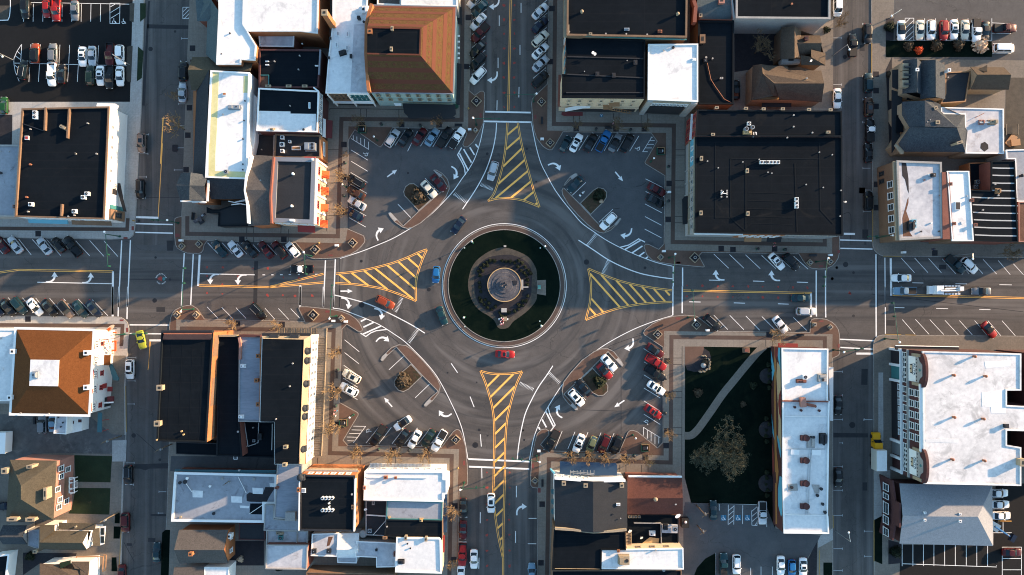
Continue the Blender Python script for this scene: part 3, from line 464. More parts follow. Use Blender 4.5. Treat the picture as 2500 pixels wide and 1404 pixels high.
wl(800,300,[(1447,0),(1440,100),(1415,230),(1370,370),(1320,480),(1250,600),(1155,740)],.23,cm=True)
wl(1250,300,[(165,-10),(185,100),(212,225),(250,350),(300,450),(360,560),(430,660),(520,770),(600,860),(700,932),(800,1000),(920,1065),(1050,1125),(1150,1165),(1250,1200),(1375,1228)],.18,cm=True)
wl(1250,300,[(570,1005),(700,1090),(820,1170),(950,1235),(1100,1290),(1250,1320),(1380,1337)],.24,cm=True)
wl(1250,750,[(1375,72),(1250,110),(1100,165),(980,220),(850,290),(740,360),(650,430),(560,520),(480,610),(420,680),(360,770),(300,870),(240,980),(190,1110),(160,1250),(150,1310)],.18,cm=True)
wl(1250,750,[(350,502),(300,580),(230,680),(170,790),(115,910),(80,1050),(55,1200),(45,1310)],.24,cm=True)
wl(800,700,[(60,72),(200,105),(350,150),(500,215),(640,285),(740,340),(832,398)],.24,cm=True)
wl(800,700,[(45,185),(120,195),(220,232),(330,275),(450,330),(560,400),(660,470),(760,565),(850,660),(930,760),(1000,880),(1060,1000),(1120,1130),(1160,1250),(1190,1404),(1202,1475)],.18,cm=True)
stroke(wm,ring_pts(15.15),0.16,-0.004,closed=True)
# hatched corners
S12=11.7
def wq(ox,oy,s,pts,wd):stroke(wm,G(Q(ox,oy,s,pts)),wd,-0.0035)
for pts,wd in (([(710,525),(870,445)],.36),([(785,690),(1080,550)],.36),([(770,890),(1290,655)],.36),([(705,860),(855,955),(1000,850),(1150,790),(1450,755)],.25)):wq(820,740,S12,pts,wd)
for pts,wd in (([(1130,262),(1205,410)],.34),([(1165,225),(1232,340)],.34),([(1218,210),(1258,275)],.34),([(1266,182),(1288,210)],.34),([(1148,212),(1113,274),(1150,335),(1172,385),(1180,445)],.25)):wq(800,300,3.51,pts,wd)
for pts,wd in (([(968,1085),(1105,1005)],.34),([(1028,1115),(1118,1055)],.34),([(1088,1142),(1135,1108)],.34),([(1145,1163),(1165,1148)],.34),([(1140,1022),(1085,994),(1045,1020),(1000,1047),(925,1067)],.25),
                ([(1200,118),(1120,247),(1162,247)],.12),([(1140,215),(1198,215)],.12),([(1155,184),(1215,184)],.12),([(1172,152),(1222,152)],.12),([(1188,122),(1205,124)],.12)):wq(1250,300,3.51,pts,wd)
for pts,wd in (([(308,855),(325,920),(370,1010),(330,1062)],.25),([(290,895),(355,1022)],.36),([(258,962),(295,1030)],.36),([(228,1028),(240,1050)],.36),
                ([(1270,1118),(1127,1030),(1126,1100)],.12),([(1160,1050),(1160,1125)],.12),([(1192,1070),(1192,1150)],.12),([(1225,1090),(1225,1175)],.12),([(1258,1110),(1258,1168)],.12)):wq(1250,750,3.51,pts,wd)
for pts in ([(220,128),(325,130),(220,272)],[(205,160),(300,162)],[(185,190),(278,192)],[(163,221),(252,223)],[(170,253),(232,255)]):wq(800,1004,3.51,pts,.12)
for pts in ([(203,1188),(350,1280),(350,1215)],[(218,1160),(220,1198)],[(250,1170),(251,1217)],[(283,1182),(284,1238)],[(315,1190),(316,1258)]):wq(800,0,3.51,pts,.12)
# lots: top-left
for x in (208,290,373,455,537,619,701,783,866):wl(0,0,[(x,35),(x-3,188)],.12,0.146)
for s_ in ([(945,30),(945,203),(1028,203),(1031,30),(945,30)],[(200,22),(1110,38)],[(120,542),(1105,566)],[(190,380),(150,440),(124,500),(122,545),(135,620),(168,698)],[(190,380),(180,545)],[(950,60),(1005,30)],[(950,110),(1028,62)],[(950,160),(1028,112)],[(150,440),(183,470)],[(135,480),(182,515)],[(130,560),(165,590)],[(140,630),(150,640)]):wl(0,0,s_,.12,0.146)
for x in (268,350,434,517,600,683,766,848,930):wl(0,0,[(x,380+(x-268)*.022),(x-8,545)],.12,0.146);wl(0,0,[(x-8,548),(x-17,703)],.12,0.146)
for s_ in ([(1567,62),(1637,62),(1637,160),(1567,160),(1567,62)],[(1570,100),(1605,64)],[(1570,135),(1635,68)],[(1580,158),(1637,100)],[(1612,158),(1637,132)]):wl(0,0,s_,.12)
wl(0,0,[(70,-60),(92,0),(88,120),(75,165),(55,175),(-100,176)],.2,0.155,cm=True)
# top-right lot
for x in (733,808,900,993,1085,1180,1272,1365,1476):wl(2000,0,[(x,160),(x,348)],.12,0.146)
for s_ in ([(733,158),(808,158)],[(600,350),(1475,352)],[(1478,198),(1640,205)],[(1478,287),(1640,290)],[(1485,375),(1640,376)],[(1480,460),(1640,462)],[(735,200),(775,160)],[(735,245),(806,178)],[(735,290),(806,222)],[(735,335),(806,268)],[(765,346),(806,310)]):wl(2000,0,s_,.12,0.147)
# bottom-right lot
for x in (708,800,890,980,1072,1163,1257,1347,1440,1517):wl(2000,1004,[(x,1100 if x < 1517 else 1320),(x,1325)],.14,0.147)
for s_ in ([(712,1305),(1517,1333)],[(1565,1163),(1730,1163)],[(1565,1260),(1730,1260)],[(1565,1357),(1730,1357)],[(1565,1163),(1565,1404)],[(1730,1163),(1730,1404)],[(1485,740),(1575,740)],[(1487,835),(1575,835)],[(1487,1040),(1645,1040)],[(1572,950),(1572,1040)]):wl(2000,1004,s_,.14,0.148)
wl(2000,1004,[(1485,938),(1645,940)],.15,0.148,ym)
for s_ in ([(370,795),(370,850)],[(448,800),(446,970)],[(497,805),(495,970)],[(572,805),(570,965)],[(697,805),(694,978),(650,975),(648,850)],[(777,805),(777,990)],[(135,780),(775,802)],[(450,850),(495,812)],[(450,890),(495,852)],[(450,930),(495,892)],[(450,968),(495,932)],[(650,855),(697,815)],[(650,900),(697,860)],[(650,945),(695,905)],[(675,975),(695,950)],[(340,1212),(340,1404)],[(728,1330),(728,1404)],[(825,1330),(825,1404)],[(640,1340),(640,1404)],[(550,1340),(552,1404)]):wl(1650,1004,s_,.12,0.150)
# give-way teeth
def teeth(ox,oy,a,b_,n,flip=1):
    (x0,y0),(x1,y1)=G(Z(ox,oy,[a,b_]));e=Vector((x1-x0,y1-y0));st=e/n;nn=Vector((-e.y,e.x)).normalized()*flip*1.0
    for i in range(n):
        p=Vector((x0,y0))+st*(i+0.1);q=p+st*0.5;r=(p+q)/2+nn
        tri=[p,q,r] if flip > 0 else [q,p,r];wm.add([(v.x,v.y,-0.003) for v in tri],[(0,1,2)])
teeth(800,300,(1075,618),(1190,695),11);teeth(800,300,(1305,540),(1413,583),11)
teeth(1250,300,(712,945),(634,1046),11);teeth(1250,300,(815,1175),(764,1292),12)
teeth(1250,750,(318,548),(420,643),12,-1);teeth(1250,750,(70,638),(192,697),12,-1)
teeth(800,700,(648,100),(591,225),12,-1);teeth(800,700,(781,377),(705,490),12,-1)
# ---- yellow: double lines and hatched splitter islands
def clipseg(a,b_,poly):
    a=Vector(a);b_=Vector(b_);ts=[]
    for i in range(len(poly)):
        p=Vector(poly[i]);q=Vector(poly[(i+1) % len(poly)]);r=b_-a;s=q-p;den=r.x*s.y-r.y*s.x
        if abs(den) < 1e-9:continue
        t=((p.x-a.x)*s.y-(p.y-a.y)*s.x)/den;u=((p.x-a.x)*r.y-(p.y-a.y)*r.x)/den
        if 0 <= u <= 1 and 0 <= t <= 1:ts.append(t)
    ts.sort();return [(a+(b_-a)*ts[i],a+(b_-a)*ts[i+1]) for i in range(0,len(ts)-1,2)]
def dbl(px,closed=False):
    g=G(px)
    for o_ in (-0.17,0.17):
        n=len(g);out=[]
        for i in range(n):
            a=Vector(g[(i-1) % n] if closed else g[max(i-1,0)]);c=Vector(g[(i+1) % n] if closed else g[min(i+1,n-1)]);e=(c-a).normalized()
            out.append((g[i][0]-e.y*o_,g[i][1]+e.x*o_))
        stroke(ym,out,0.13,-0.004,closed)
def hatch(px,lines,wd=0.46):
    g=ccw(G(px));g=inset(g,0.18)
    for (a,b_) in lines:
        (p,q)=G([a,b_])
        for s0,s1 in clipseg(p,q,g):
            if (s1-s0).length > 0.5:stroke(ym,[tuple(s0),tuple(s1)],wd,-0.0035)
def par(x0,y0,dx,dy,sx,sy,n):return [((x0+sx*i-dx*4,y0+sy*i-dy*4),(x0+sx*i+dx*4,y0+sy*i+dy*4)) for i in range(n)]
Nl=catmull([(1239,298),(1237,330),(1233,370),(1226,410),(1213,455),(1203,478),(1191,490.5)],3);Nb=catmull([(1191,490.5),(1215,484.5),(1245,484),(1275,489),(1300,498),(1317,505)],3);Nr=catmull([(1317,505),(1303,465),(1292,425),(1280,380),(1271,340),(1264,298)],3)
Ns=Nl[:-1]+Nb[:-1]+Nr;dbl(Nl);dbl(Nb);dbl(Nr)
hatch(Ns,[(Z(800,300,[a])[0],Z(800,300,[b_])[0]) for a,b_ in (((1460,170),(1715,-45)),((1445,300),(1725,55)),((1425,450),(1740,146)),((1375,602),(1765,248)),((1355,715),(1790,350)),((1485,712),(1820,437)),((1595,730),(1840,530)),((1705,760),(1860,635)))])
dbl([(1250,T),(1241,272)]);
Wt=catmull(Z(800,300,[(70,1293),(200,1280),(330,1258),(450,1230),(560,1200),(680,1155),(780,1110),(850,1085)]),3);Wr=catmull(Z(800,300,[(850,1085),(820,1150),(790,1230),(765,1320),(755,1400),(757,1526)]),3);Wb=catmull([(1015.7,734.7),(982,721),(942,707),(908,700),(870,694.6),(850,693),(818.5,691)],3)
dbl(Wt);dbl(Wr);dbl(Wb);hatch(Wt[:-1]+Wr[:-1]+Wb,[(Z(800,300,[a])[0],Z(800,300,[b_])[0]) for a,b_ in (((60,1269),(240,1409)),((150,1245),(410,1440)),((255,1222),(575,1477)),((350,1202),(780,1547)),((450,1169),(820,1484)),((545,1136),(817,1382)),((630,1109),(840,1291)),((720,1070),(850,1200)))])
dbl([(790,668.5),(656.6,701)]);dbl([(790,689.6),(656.6,701),(485,697)]);dbl([(-260,690),(0,665),(43,659),(276,663)])
Et=catmull([(1436,656),(1470,670),(1507,684),(1550,695),(1600,704),(1643,709)],3);Eb=catmull([(1643,737),(1600,739),(1560,743),(1510,752.6),(1470,765),(1430,781)],3);El=catmull([(1430,781),(1440,740),(1443,700),(1440,675),(1436,656)],3)
dbl(Et);dbl(Eb);dbl(El);hatch(Et[:-1]+Eb[:-1]+El,par(1460,690,40,45,29,5,8)+par(1431,715,40,45,0,33,1)+par(1433,745,40,45,0,33,1))
dbl([(1667,709.5),(1982,715.5)]);dbl([(2179.5,720),(2760,734)])
Sl=catmull([(1173,906),(1184.6,933),(1194.6,965),(1201.7,993),(1206,1028),(1207,1080),(1206,1125),(1205,1180),(1204,1205),(1208,1250),(1215,1300),(1222,1335),(1228,1362)],3);Sr=catmull([(1228,1360),(1229,1289),(1231,1215),(1233,1141),(1233,1089.5),(1237,1032),(1243,1000),(1252,965),(1262,935),(1275,907)],3);St=catmull([(1275,907),(1255,911.5),(1228,913),(1199,912),(1173,906)],3)
dbl(Sl);dbl(Sr);dbl(St);dbl([(1228.3,1362),(1228.5,E)]);hatch(Sl[:-1]+Sr[:-1]+St,par(1195,938,30,-30,2.2,31.6,14))
wl(0,0,[(1400,1008),(1378,1404)],.16,mb=ym);wl(0,350,[(1393,0),(1355,630)],.16,mb=ym);wl(0,0,[(1395,1008),(1373,1404)],.12,mb=ym);wl(0,700,[(1290,470),(1268,715)],.14,mb=ym);wl(0,700,[(1282,470),(1274,700)],.1,mb=ym)
# ---- arrows
def arrow(px,py,ang,L=3.0,z=-0.003):
    c=P(px,py);a=R(ang);pts=[(-L/2,-.16),(L/2-1.2,-.16),(L/2-1.3,-.55),(L/2,0),(L/2-1.3,.55),(L/2-1.2,.16),(-L/2,.16)]
    wm.add([(c.x+x*math.cos(a)-y*math.sin(a),c.y+x*math.sin(a)+y*math.cos(a),z) for x,y in pts],[tuple(range(7))])
def carrow(px,py,start,mir=False,s=1.0,z=-0.003):
    """turn arrow: enters along `start` degrees and bends right (left when mirrored)"""
    c=P(px,py);a=R(start-90);n=8;L=[];Rr=[]
    for i in range(n):
        t=math.pi-(math.pi/2*0.92)*i/(n-1);wdt=0.17+0.10*i/(n-1);rr=1.5
        L.append((1.2+(rr+wdt)*math.cos(t),-0.5+(rr+wdt)*math.sin(t)));Rr.append((1.2+(rr-wdt)*math.cos(t),-0.5+(rr-wdt)*math.sin(t)))
    body=[(-.13,-1.1)]+[];body=[(L[0][0],-1.15)]+L+[];tail=list(reversed(Rr))+[(Rr[0][0],-1.15)]
    ex,ey=(L[-1][0]+Rr[-1][0])/2,(L[-1][1]+Rr[-1][1])/2
    head=[(ex-.05,ey+.78),(ex+1.15,ey-.05),(ex-.05,ey-.78)]
    def X(p):
        x,y=(p[0]-.9)*s,(p[1]+.1)*s
        if mir:x=-x
        return (c.x+x*math.cos(a)-y*math.sin(a),c.y+x*math.sin(a)+y*math.cos(a),z)
    poly=body+head+tail;poly=poly if not mir else list(reversed(poly));poly=list(reversed(poly))
    wm.add([X(p) for p in poly],[tuple(range(len(poly)))])
for ox,oy,x,y,a in ((800,300,553,432,36),(1250,300,918,460,-50),(800,700,518,990,131),(1250,750,920,828,214),(800,700,162,38,0)):arrow(ox+x/3.51,oy+y/3.51,a)
for ox,oy,x,y,st,mi in ((0,350,430,1145,0,1),(0,350,740,1152,0,1),(400,350,435,1165,180,1),(400,350,672,1170,180,1),(800,300,1070,428,-30,0),(800,300,455,957,115,0),(1250,300,360,385,25,0),(1250,300,978,932,-100,0),(1250,750,1000,312,-80,0),(1250,750,420,893,150,0),(800,700,470,470,50,0),(800,700,1008,1075,215,0),(800,700,145,143,-10,0),(800,700,428,235,-10,0),(800,0,1425,20,-90,0),(800,0,1410,650,-90,0),(800,1004,1663,855,90,0),(1650,350,380,1128,180,0),(1650,350,857,1133,180,0)):
    carrow(ox+x/3.51,oy+y/3.51,st,bool(mi))
# ---- wheelchair symbols
def chair_sym(px,py,rot,z,s=1.0,box=None):
    c=P(px,py);a=R(rot)
    def X(x,y):return (c.x+(x*math.cos(a)-y*math.sin(a))*s,c.y+(x*math.sin(a)+y*math.cos(a))*s)
    if box is not None:box.add([(*X(x,y),z) for x,y in ((-.75,-.75),(.75,-.75),(.75,.75),(-.75,.75))],[(0,1,2,3)])
    arc=[X(-.08+.38*math.cos(t),-.22+.38*math.sin(t)) for t in [R(130+i*22) for i in range(12)]]
    stroke(wm,arc,.13*s,z+.002);stroke(wm,[X(-.1,.38),X(-.05,-.05),X(.3,-.08),X(.42,-.5),X(.6,-.45)],.13*s,z+.003)
    hd=[X(-.12+.13*math.cos(t),.55+.13*math.sin(t)) for t in [i*math.pi/4 for i in range(8)]];wm.add([(x,y,z+.002) for x,y in hd],[tuple(range(8))])
bx=MB()
for x in (407,532,612):chair_sym(1650+x/3.51,1004+912/3.51,0,0.150,.9,bx)
struct('disabled_bay_panel',bx,M['blue_paint'])
for ox,oy,x,y,r in ((0,0,982,183,0),(0,0,1063,185,0),(800,300,325,265,60),(1250,300,1075,218,75),(1250,750,1153,988,200),(800,700,352,1238,250)):chair_sym(ox+x/3.51,oy+y/3.51,r,0.148 if oy==0 and ox==0 else -0.004,.95)
# ---- red utility marks sprayed on the road
for ox,oy,pts in ((1650,350,[(x,y) for x in (95,227,358,487,620,745,877,1005,1128) for y in (1218+(x-95)*.018,1310+(x-95)*.015)]),(400,350,[(370,1062),(505,1065),(765,1070),(890,1073),(370,1135),(635,1140),(1025,1150),(1155,1155),(1293,1160),(500,1213),(635,1215),(370,1283),(500,1290),(890,1303),(1123,1307),(1270,1303),(1020,1303)]),
                     (800,0,[(x,y) for x in (1512,1600) for y in (45,170,290,415,540,663,793,918)]),(800,1004,[(x,y) for x in (1365,1558) for y in (525,655,797,930,1060,1195,1325)]),(2000,350,[(265,1288),(258,1280)])):
    for x,y in pts:
        c=P(ox+x/3.51,oy+y/3.51);k=rnd.uniform(.28,.5);a0=rnd.uniform(0,6)
        q=[(c.x+k*rnd.uniform(.35,1.1)*math.cos(a0+i*math.pi/4),c.y+k*rnd.uniform(.35,1.1)*math.sin(a0+i*math.pi/4),-0.005) for i in range(8)];rm.add(q,[tuple(range(8))])
struct('utility_marks',rm,M['red_marking'])
struct('white_road_markings',wm,M['white_paint']);struct('yellow_road_markings',ym,M['yellow_paint'])
# ---- round painted emblem in the western junction
def text_mesh(s,size):
    cu=bpy.data.curves.new('lettering','FONT');cu.body=s;cu.size=size;cu.align_x='CENTER';cu.align_y='CENTER';cu.offset=0.015*size
    o=bpy.data.objects.new('lettering',cu);me=bpy.data.meshes.new_from_object(o);bpy.data.objects.remove(o);me.materials.clear();return me
ec=P(393.5,681);eb=MB()
def txt_into(mb,s,size,mtx):
    me=text_mesh(s,size);mb.add([mtx @ v.co for v in me.vertices],[tuple(p.vertices) for p in me.polygons]);bpy.data.meshes.remove(me)
for k,(s,a0,st,fl) in enumerate((('SHELBYVILLE',165,-15,0),('INDIANA',215,18,1))):
    for i,ch in enumerate(s):
        a=R(a0+st*i);rr=1.22
        txt_into(eb,ch,.42,Matrix.Translation((ec.x+rr*math.cos(a),ec.y+rr*math.sin(a),-0.002)) @ Matrix.Rotation(a-math.pi/2 if not fl else a+math.pi/2,4,'Z'))
struct('emblem_lettering',eb,M['white_paint'])
eb=MB();q=[(-.95,0),(-.5,.45),(-.1,.68),(.3,.35),(.2,-.2),(.1,-.6),(-.25,-.35),(-.7,-.2)];eb.add([(ec.x+x,ec.y+y,-0.003) for x,y in q],[tuple(reversed(range(8)))]);struct('emblem_red',eb,M['red_marking'])
eb=MB();eb.add([(ec.x+.65+.38*math.cos(t),ec.y+.02+.42*math.sin(t),-0.002) for t in [i*math.pi/5 for i in range(10)]],[tuple(range(10))]);struct('emblem_green',eb,M['trim_teal'])
# ================================================================ BUILDINGS
def PH(px,h):return [tuple(P(x,y,h)[:2]) for x,y in px]
def flat(name,label,cat,px,h,wall,roof,par=0.5,pw=0.35,cap=None,z0=0.0,group=None):
    pts=ccw(PH(px,h));cx=sum(p[0] for p in pts)/len(pts);cy=sum(p[1] for p in pts)/len(pts)
    root=empty(name,label,cat,(cx,cy,0),group)
    n=len(pts);mb=MB();lo=h-0.35
    mb.add([(x,y,z0) for x,y in pts]+[(x,y,lo) for x,y in pts],[(i,(i+1) % n,n+(i+1) % n,n+i) for i in range(n)]);mb.make('wall',M[wall],root)
    rz=h-par;mb=MB()
    if par > 0.05:
        o_=inset(pts,-0.06);i_=inset(pts,pw)
        c=MB();c.add([(x,y,lo) for x,y in o_]+[(x,y,h) for x,y in o_]+[(x,y,h) for x,y in i_]+[(x,y,rz) for x,y in i_]+[(x,y,lo) for x,y in pts],
                        [(i,(i+1) % n,n+(i+1) % n,n+i) for i in range(n)]+[(n+i,n+(i+1) % n,2*n+(i+1) % n,2*n+i) for i in range(n)]+[(2*n+i,2*n+(i+1) % n,3*n+(i+1) % n,3*n+i) for i in range(n)]+[(4*n+i,4*n+(i+1) % n,(i+1) % n,i) for i in range(n)])
        c.make('parapet',M[cap or wall],root)
        rp=inset(pts,pw-0.02)
    else:rp=inset(pts,-0.1)
    mb.prism(rp,rz-0.25,rz);mb.make('roof',M[roof],root)
    return dict(root=root,pts=pts,h=h,rz=rz)
def at(B,px,py,z=None):
    z=B['rz'] if z is None else z;return P(px,py,z)
def patch(B,px,m,dz=0.03,name='roof_sheet'):
    pts=PH(px,B['rz']);mb=MB();mb.prism(pts,B['rz'],B['rz']+dz);return mb.make(name,M[m],B['root'])
def side(B,s):
    d_={'N':(0,1),'S':(0,-1),'E':(1,0),'W':(-1,0)}[s];best=None
    pts=B['pts']
    for i in range(len(pts)):
        a,b_=Vector(pts[i]),Vector(pts[(i+1) % len(pts)]);e=b_-a
        if e.length < .5:continue
        nn=Vector((e.y,-e.x)).normalized();sc=(nn.x*d_[0]+nn.y*d_[1]);sc=(sc > .7)*e.length
        if best is None or sc > best[0]:best=(sc,a,b_,nn)
    return best[1:]
WC={}
def win_mesh(w_,h_,kind='sash'):
    k=(round(w_,2),round(h_,2),kind)
    if k in WC:return WC[k]
    f=MB();t=.13
    f.box((0,.05,h_/2),(w_+.1,.14,t));f.box((0,.06,-h_/2),(w_+.35,.22,t));f.box((-w_/2,.05,0),(t,.14,h_));f.box((w_/2,.05,0),(t,.14,h_));f.box((0,.04,0),(w_,.08,.07))
    if kind=='arch':f.box((0,.09,h_/2+.12),(w_+.5,.3,.18))
    g=MB();g.box((0,.012,0),(w_,.024,h_))
    res=[]
    for mb,m in ((f,'trim_white'),(g,'glass')):
        me=bpy.data.meshes.new('window' if m != 'glass' else 'pane');me.from_pydata([Vector(v) for v in mb.v],[],mb.f);me.materials.append(M[m]);res.append(me)
    WC[k]=res;return res
def window(B,c,nn,w_,h_,frame='trim_white',kind='sash'):
    fm,gm=win_mesh(w_,h_,kind);rz=math.atan2(nn.y,nn.x)-math.pi/2
    o=inst('window',fm,(c[0],c[1],c[2]),rz,B['root'],M[frame]);ORG[o.name]=Vector(c)
    p=bpy.data.objects.new('pane',gm);C.objects.link(p);p.parent=o
    return o
def wins(B,s,n,zs,size,frame='trim_white',t0=0.0,t1=1.0,kind='sash',pairs=0,off=0.0):
    a,b_,nn=side(B,s)
    if (s in 'NS' and a.x > b_.x) or (s in 'EW' and a.y < b_.y):a,b_=b_,a # t runs left to right / top to bottom in plan
    for z in zs:
        for i in range(n):
            t=t0+(t1-t0)*(i+.5)/n
            for q in ((0,) if not pairs else (-pairs,pairs)):
                p=a+(b_-a)*t+(b_-a).normalized()*q+nn*off;window(B,(p.x,p.y,z),nn,size[0],size[1],frame,kind)
def slab_on(B,s,t0,t1,z0,z1,m,name,th=0.12):
    a,b_,nn=side(B,s)
    if (s in 'NS' and a.x > b_.x) or (s in 'EW' and a.y < b_.y):a,b_=b_,a
    p=a+(b_-a)*t0;q=a+(b_-a)*t1;mb=MB();mb.prism([tuple(p),tuple(q),tuple(q+nn*th),tuple(p+nn*th)],z0,z1);return mb.make(name,M[m],B['root'])
def awning(B,s,t0,t1,z,depth,drop,m,name='awning'):
    a,b_,nn=side(B,s)
    if (s in 'NS' and a.x > b_.x) or (s in 'EW' and a.y < b_.y):a,b_=b_,a
    p=a+(b_-a)*t0+nn*.05;q=a+(b_-a)*t1+nn*.05;p2=p+nn*depth;q2=q+nn*depth
    v=[(*p,z),(*q,z),(*q2,z-drop),(*p2,z-drop),(*p,z-.35),(*q,z-.35),(*q2,z-drop-.35),(*p2,z-drop-.35)]
    return mk(name,v,[(0,1,2,3),(4,7,6,5),(0,4,5,1),(1,5,6,2),(2,6,7,3),(3,7,4,0)],M[m],B['root'])
def canopy(B,px,z,m,th=0.25,name='canopy',z2=None,posts=False):
    """a roof plate at height z (photo pixels measured on its top); z2 lifts its first two corners"""
    zs=[z2 if (z2 and i < 2) else z for i in range(len(px))]
    v=[tuple(P(x,y,k)) for (x,y),k in zip(px,zs)];n=len(v);lo=[(a,b_,c-th) for a,b_,c in v]
    if area(v) < 0:v.reverse();lo.reverse()
    o=mk(name,v+lo,[tuple(range(n)),tuple(range(2*n-1,n-1,-1))]+[(i,n+i,n+(i+1) % n,(i+1) % n) for i in range(n)],M[m],B['root'])
    return o
# roof furniture (parts of their building)
def pipe(B,px,py,r=.22,hh=.6,m='stucco_grey',z=None):
    r *= .72;hh *= .7;p=at(B,px,py,z);mb=MB();mb.cyl(p,r,hh,10);mb.cyl((p.x,p.y,p.z+hh),r*1.35,.1,10);return mb.make('roof_vent',M[m],B['root'])
def ac(B,px,py,s=1.1,hh=1.0,m='metal_grey',rz=0,z=None):
    p=at(B,px,py,z);mb=MB();mb.box((p.x,p.y,p.z+hh/2),(s,s,hh),rz);o=mb.make('air_conditioner',M[m],B['root'])
    f=MB();f.cyl((p.x,p.y,p.z+hh),s*.36,.05,14);f.make('fan',M['metal_dark'],o)
    g=MB();g.cyl((p.x,p.y,p.z+hh+.05),s*.1,.04,8);g.make('fan_hub',M['metal_grey'],o);return o
def chimney(B,px,py,sx=.9,sy=.9,hh=1.4,m='stone_tan',z=None,rz=0):
    p=at(B,px,py,z);mb=MB();mb.box((p.x,p.y,p.z+hh/2-.3),(sx,sy,hh+.6),rz);mb.box((p.x,p.y,p.z+hh+.06),(sx+.16,sy+.16,.12),rz);o=mb.make('chimney',M[m],B['root'])
    f=MB();f.box((p.x,p.y,p.z+hh+.14),(sx*.5,sy*.5,.04),rz);f.make('flue',M['black_rubber'],o);return o
def unit(B,px,py,sx,sy,hh=1.3,m='metal_grey',rz=0,fans=1,z=None):
    p=at(B,px,py,z);mb=MB();mb.box((p.x,p.y,p.z+hh/2+.1),(sx,sy,hh),rz);mb.box((p.x,p.y,p.z+.08),(sx+.3,sy+.3,.16),rz);mb.box((p.x+sx*.28*math.cos(rz),p.y+sx*.28*math.sin(rz),p.z+hh+.2),(sx*.35,sy*.8,.3),rz)
    o=mb.make('ventilation_unit',M[m],B['root'])
    for i in range(fans):
        f=MB();u=-.25*sx;v=(i-(fans-1)/2)*sy*.45;f.cyl((p.x+u*math.cos(rz)-v*math.sin(rz),p.y+u*math.sin(rz)+v*math.cos(rz),p.z+hh+.1),min(sx,sy)*.2,.08,12);f.make('fan',M['metal_dark'],o)
    return o
def turbine(B,px,py,r=.5,m='coping_rust',z=None):
    p=at(B,px,py,z);mb=MB();mb.cyl(p,r*.7,.5,12);mb.ball((p.x,p.y,p.z+.5+r*.6),r,12,8);return mb.make('roof_ventilator',M[m],B['root'])
def skylight(B,px,py,sx,sy,z=None,m='glass'):
    p=at(B,px,py,z);mb=MB();mb.box((p.x,p.y,p.z+.15),(sx,sy,.3));o=mb.make('skylight',M['trim_white'],B['root']);g=MB();g.box((p.x,p.y,p.z+.31),(sx-.25,sy-.25,.04));g.make('pane',M[m],o);return o
def dish(B,px,py,r=.5,z=None):
    p=at(B,px,py,z);mb=MB();mb.tube((p.x,p.y,p.z),(p.x,p.y,p.z+.9),.05);q=Vector((.3,-.5,.8)).normalized();mb.tube(Vector((p.x,p.y,p.z+.9)),Vector((p.x,p.y,p.z+.9))+q*.15,r*.5,r,14);return mb.make('satellite_dish',M['trim_white'],B['root'])
def wallrun(B,px,w_,hh,m,name='parapet_wall',z=None):
    z=B['rz'] if z is None else z;g=PH(px,z+hh);mb=MB()
    for i in range(len(g)-1):
        a,b_=Vector(g[i]),Vector(g[i+1]);e=(b_-a).normalized();nn=Vector((-e.y,e.x))*w_/2;mb.prism([tuple(a+nn),tuple(a-nn),tuple(b_-nn),tuple(b_+nn)],z-.2,z+hh)
    return mb.make(name,M[m],B['root'])
def pitched(name,label,cat,base,he,wall,faces,roof,gables=(),group=None,th=0.18,z0=0.0,parent=None):
    pts=ccw(PH(base,he)) if base else [];cx=sum(p[0] for p in pts)/max(1,len(pts));cy=sum(p[1] for p in pts)/max(1,len(pts))
    root=parent or empty(name,label,cat,(cx,cy,0),group)
    if base:
        wp=inset(pts,0.25);n=len(wp);mb=MB();mb.add([(x,y,z0) for x,y in wp]+[(x,y,he-.1) for x,y in wp],[(i,(i+1) % n,n+(i+1) % n,n+i) for i in range(n)]);mb.make('wall',M[wall],root)
    mb=MB()
    for f in faces:
        v=[tuple(P(*q)) for q in f]
        if area(v) < 0:v.reverse()
        n=len(v);mb.add(v+[(a,b_,c-th) for a,b_,c in v],[tuple(range(n)),tuple(range(2*n-1,n-1,-1))]+[(i,n+i,n+(i+1) % n,(i+1) % n) for i in range(n)])
    mb.make('roof',M[roof],root)
    for f in gables:
        v=[tuple(P(*q)) for q in f];mb=MB();mb.add(v,[tuple(range(len(v)))]);mb.make('gable',M[wall],root)
    return dict(root=root,pts=pts,h=he,rz=he)
def gable_x(name,label,cat,x0,y0,x1,y1,he,hr,wall,roof,group=None,axis='x',off=0.0,parent=None,z0=0.0):
    """gable roof; rectangle measured on the eaves; ridge runs along axis"""
    if axis=='x':
        ym=(y0+y1)/2+off;r0,r1=(x0,ym),(x1,ym)
        def sc(p):f=(CAMH-he)/(CAMH-hr);return (NX+(p[0]-NX)*f,NY+(p[1]-NY)*f,hr)
        a,b_=sc(r0),sc(r1);F=[[(x0,y0,he),(x1,y0,he),b_,a],[(x0,y1,he),(x1,y1,he),b_,a]];Gb=[[(x0,y0,he),(x0,y1,he),a],[(x1,y0,he),(x1,y1,he),b_]]
    else:
        xm=(x0+x1)/2+off
        def sc(p):f=(CAMH-he)/(CAMH-hr);return (NX+(p[0]-NX)*f,NY+(p[1]-NY)*f,hr)
        a,b_=sc((xm,y0)),sc((xm,y1));F=[[(x0,y0,he),(x0,y1,he),b_,a],[(x1,y0,he),(x1,y1,he),b_,a]];Gb=[[(x0,y0,he),(x1,y0,he),a],[(x0,y1,he),(x1,y1,he),b_]]
    return pitched(name,label,cat,[(x0,y0),(x1,y0),(x1,y1),(x0,y1)],he,wall,F,roof,Gb,group,parent=parent,z0=z0)
SB='shop_building'
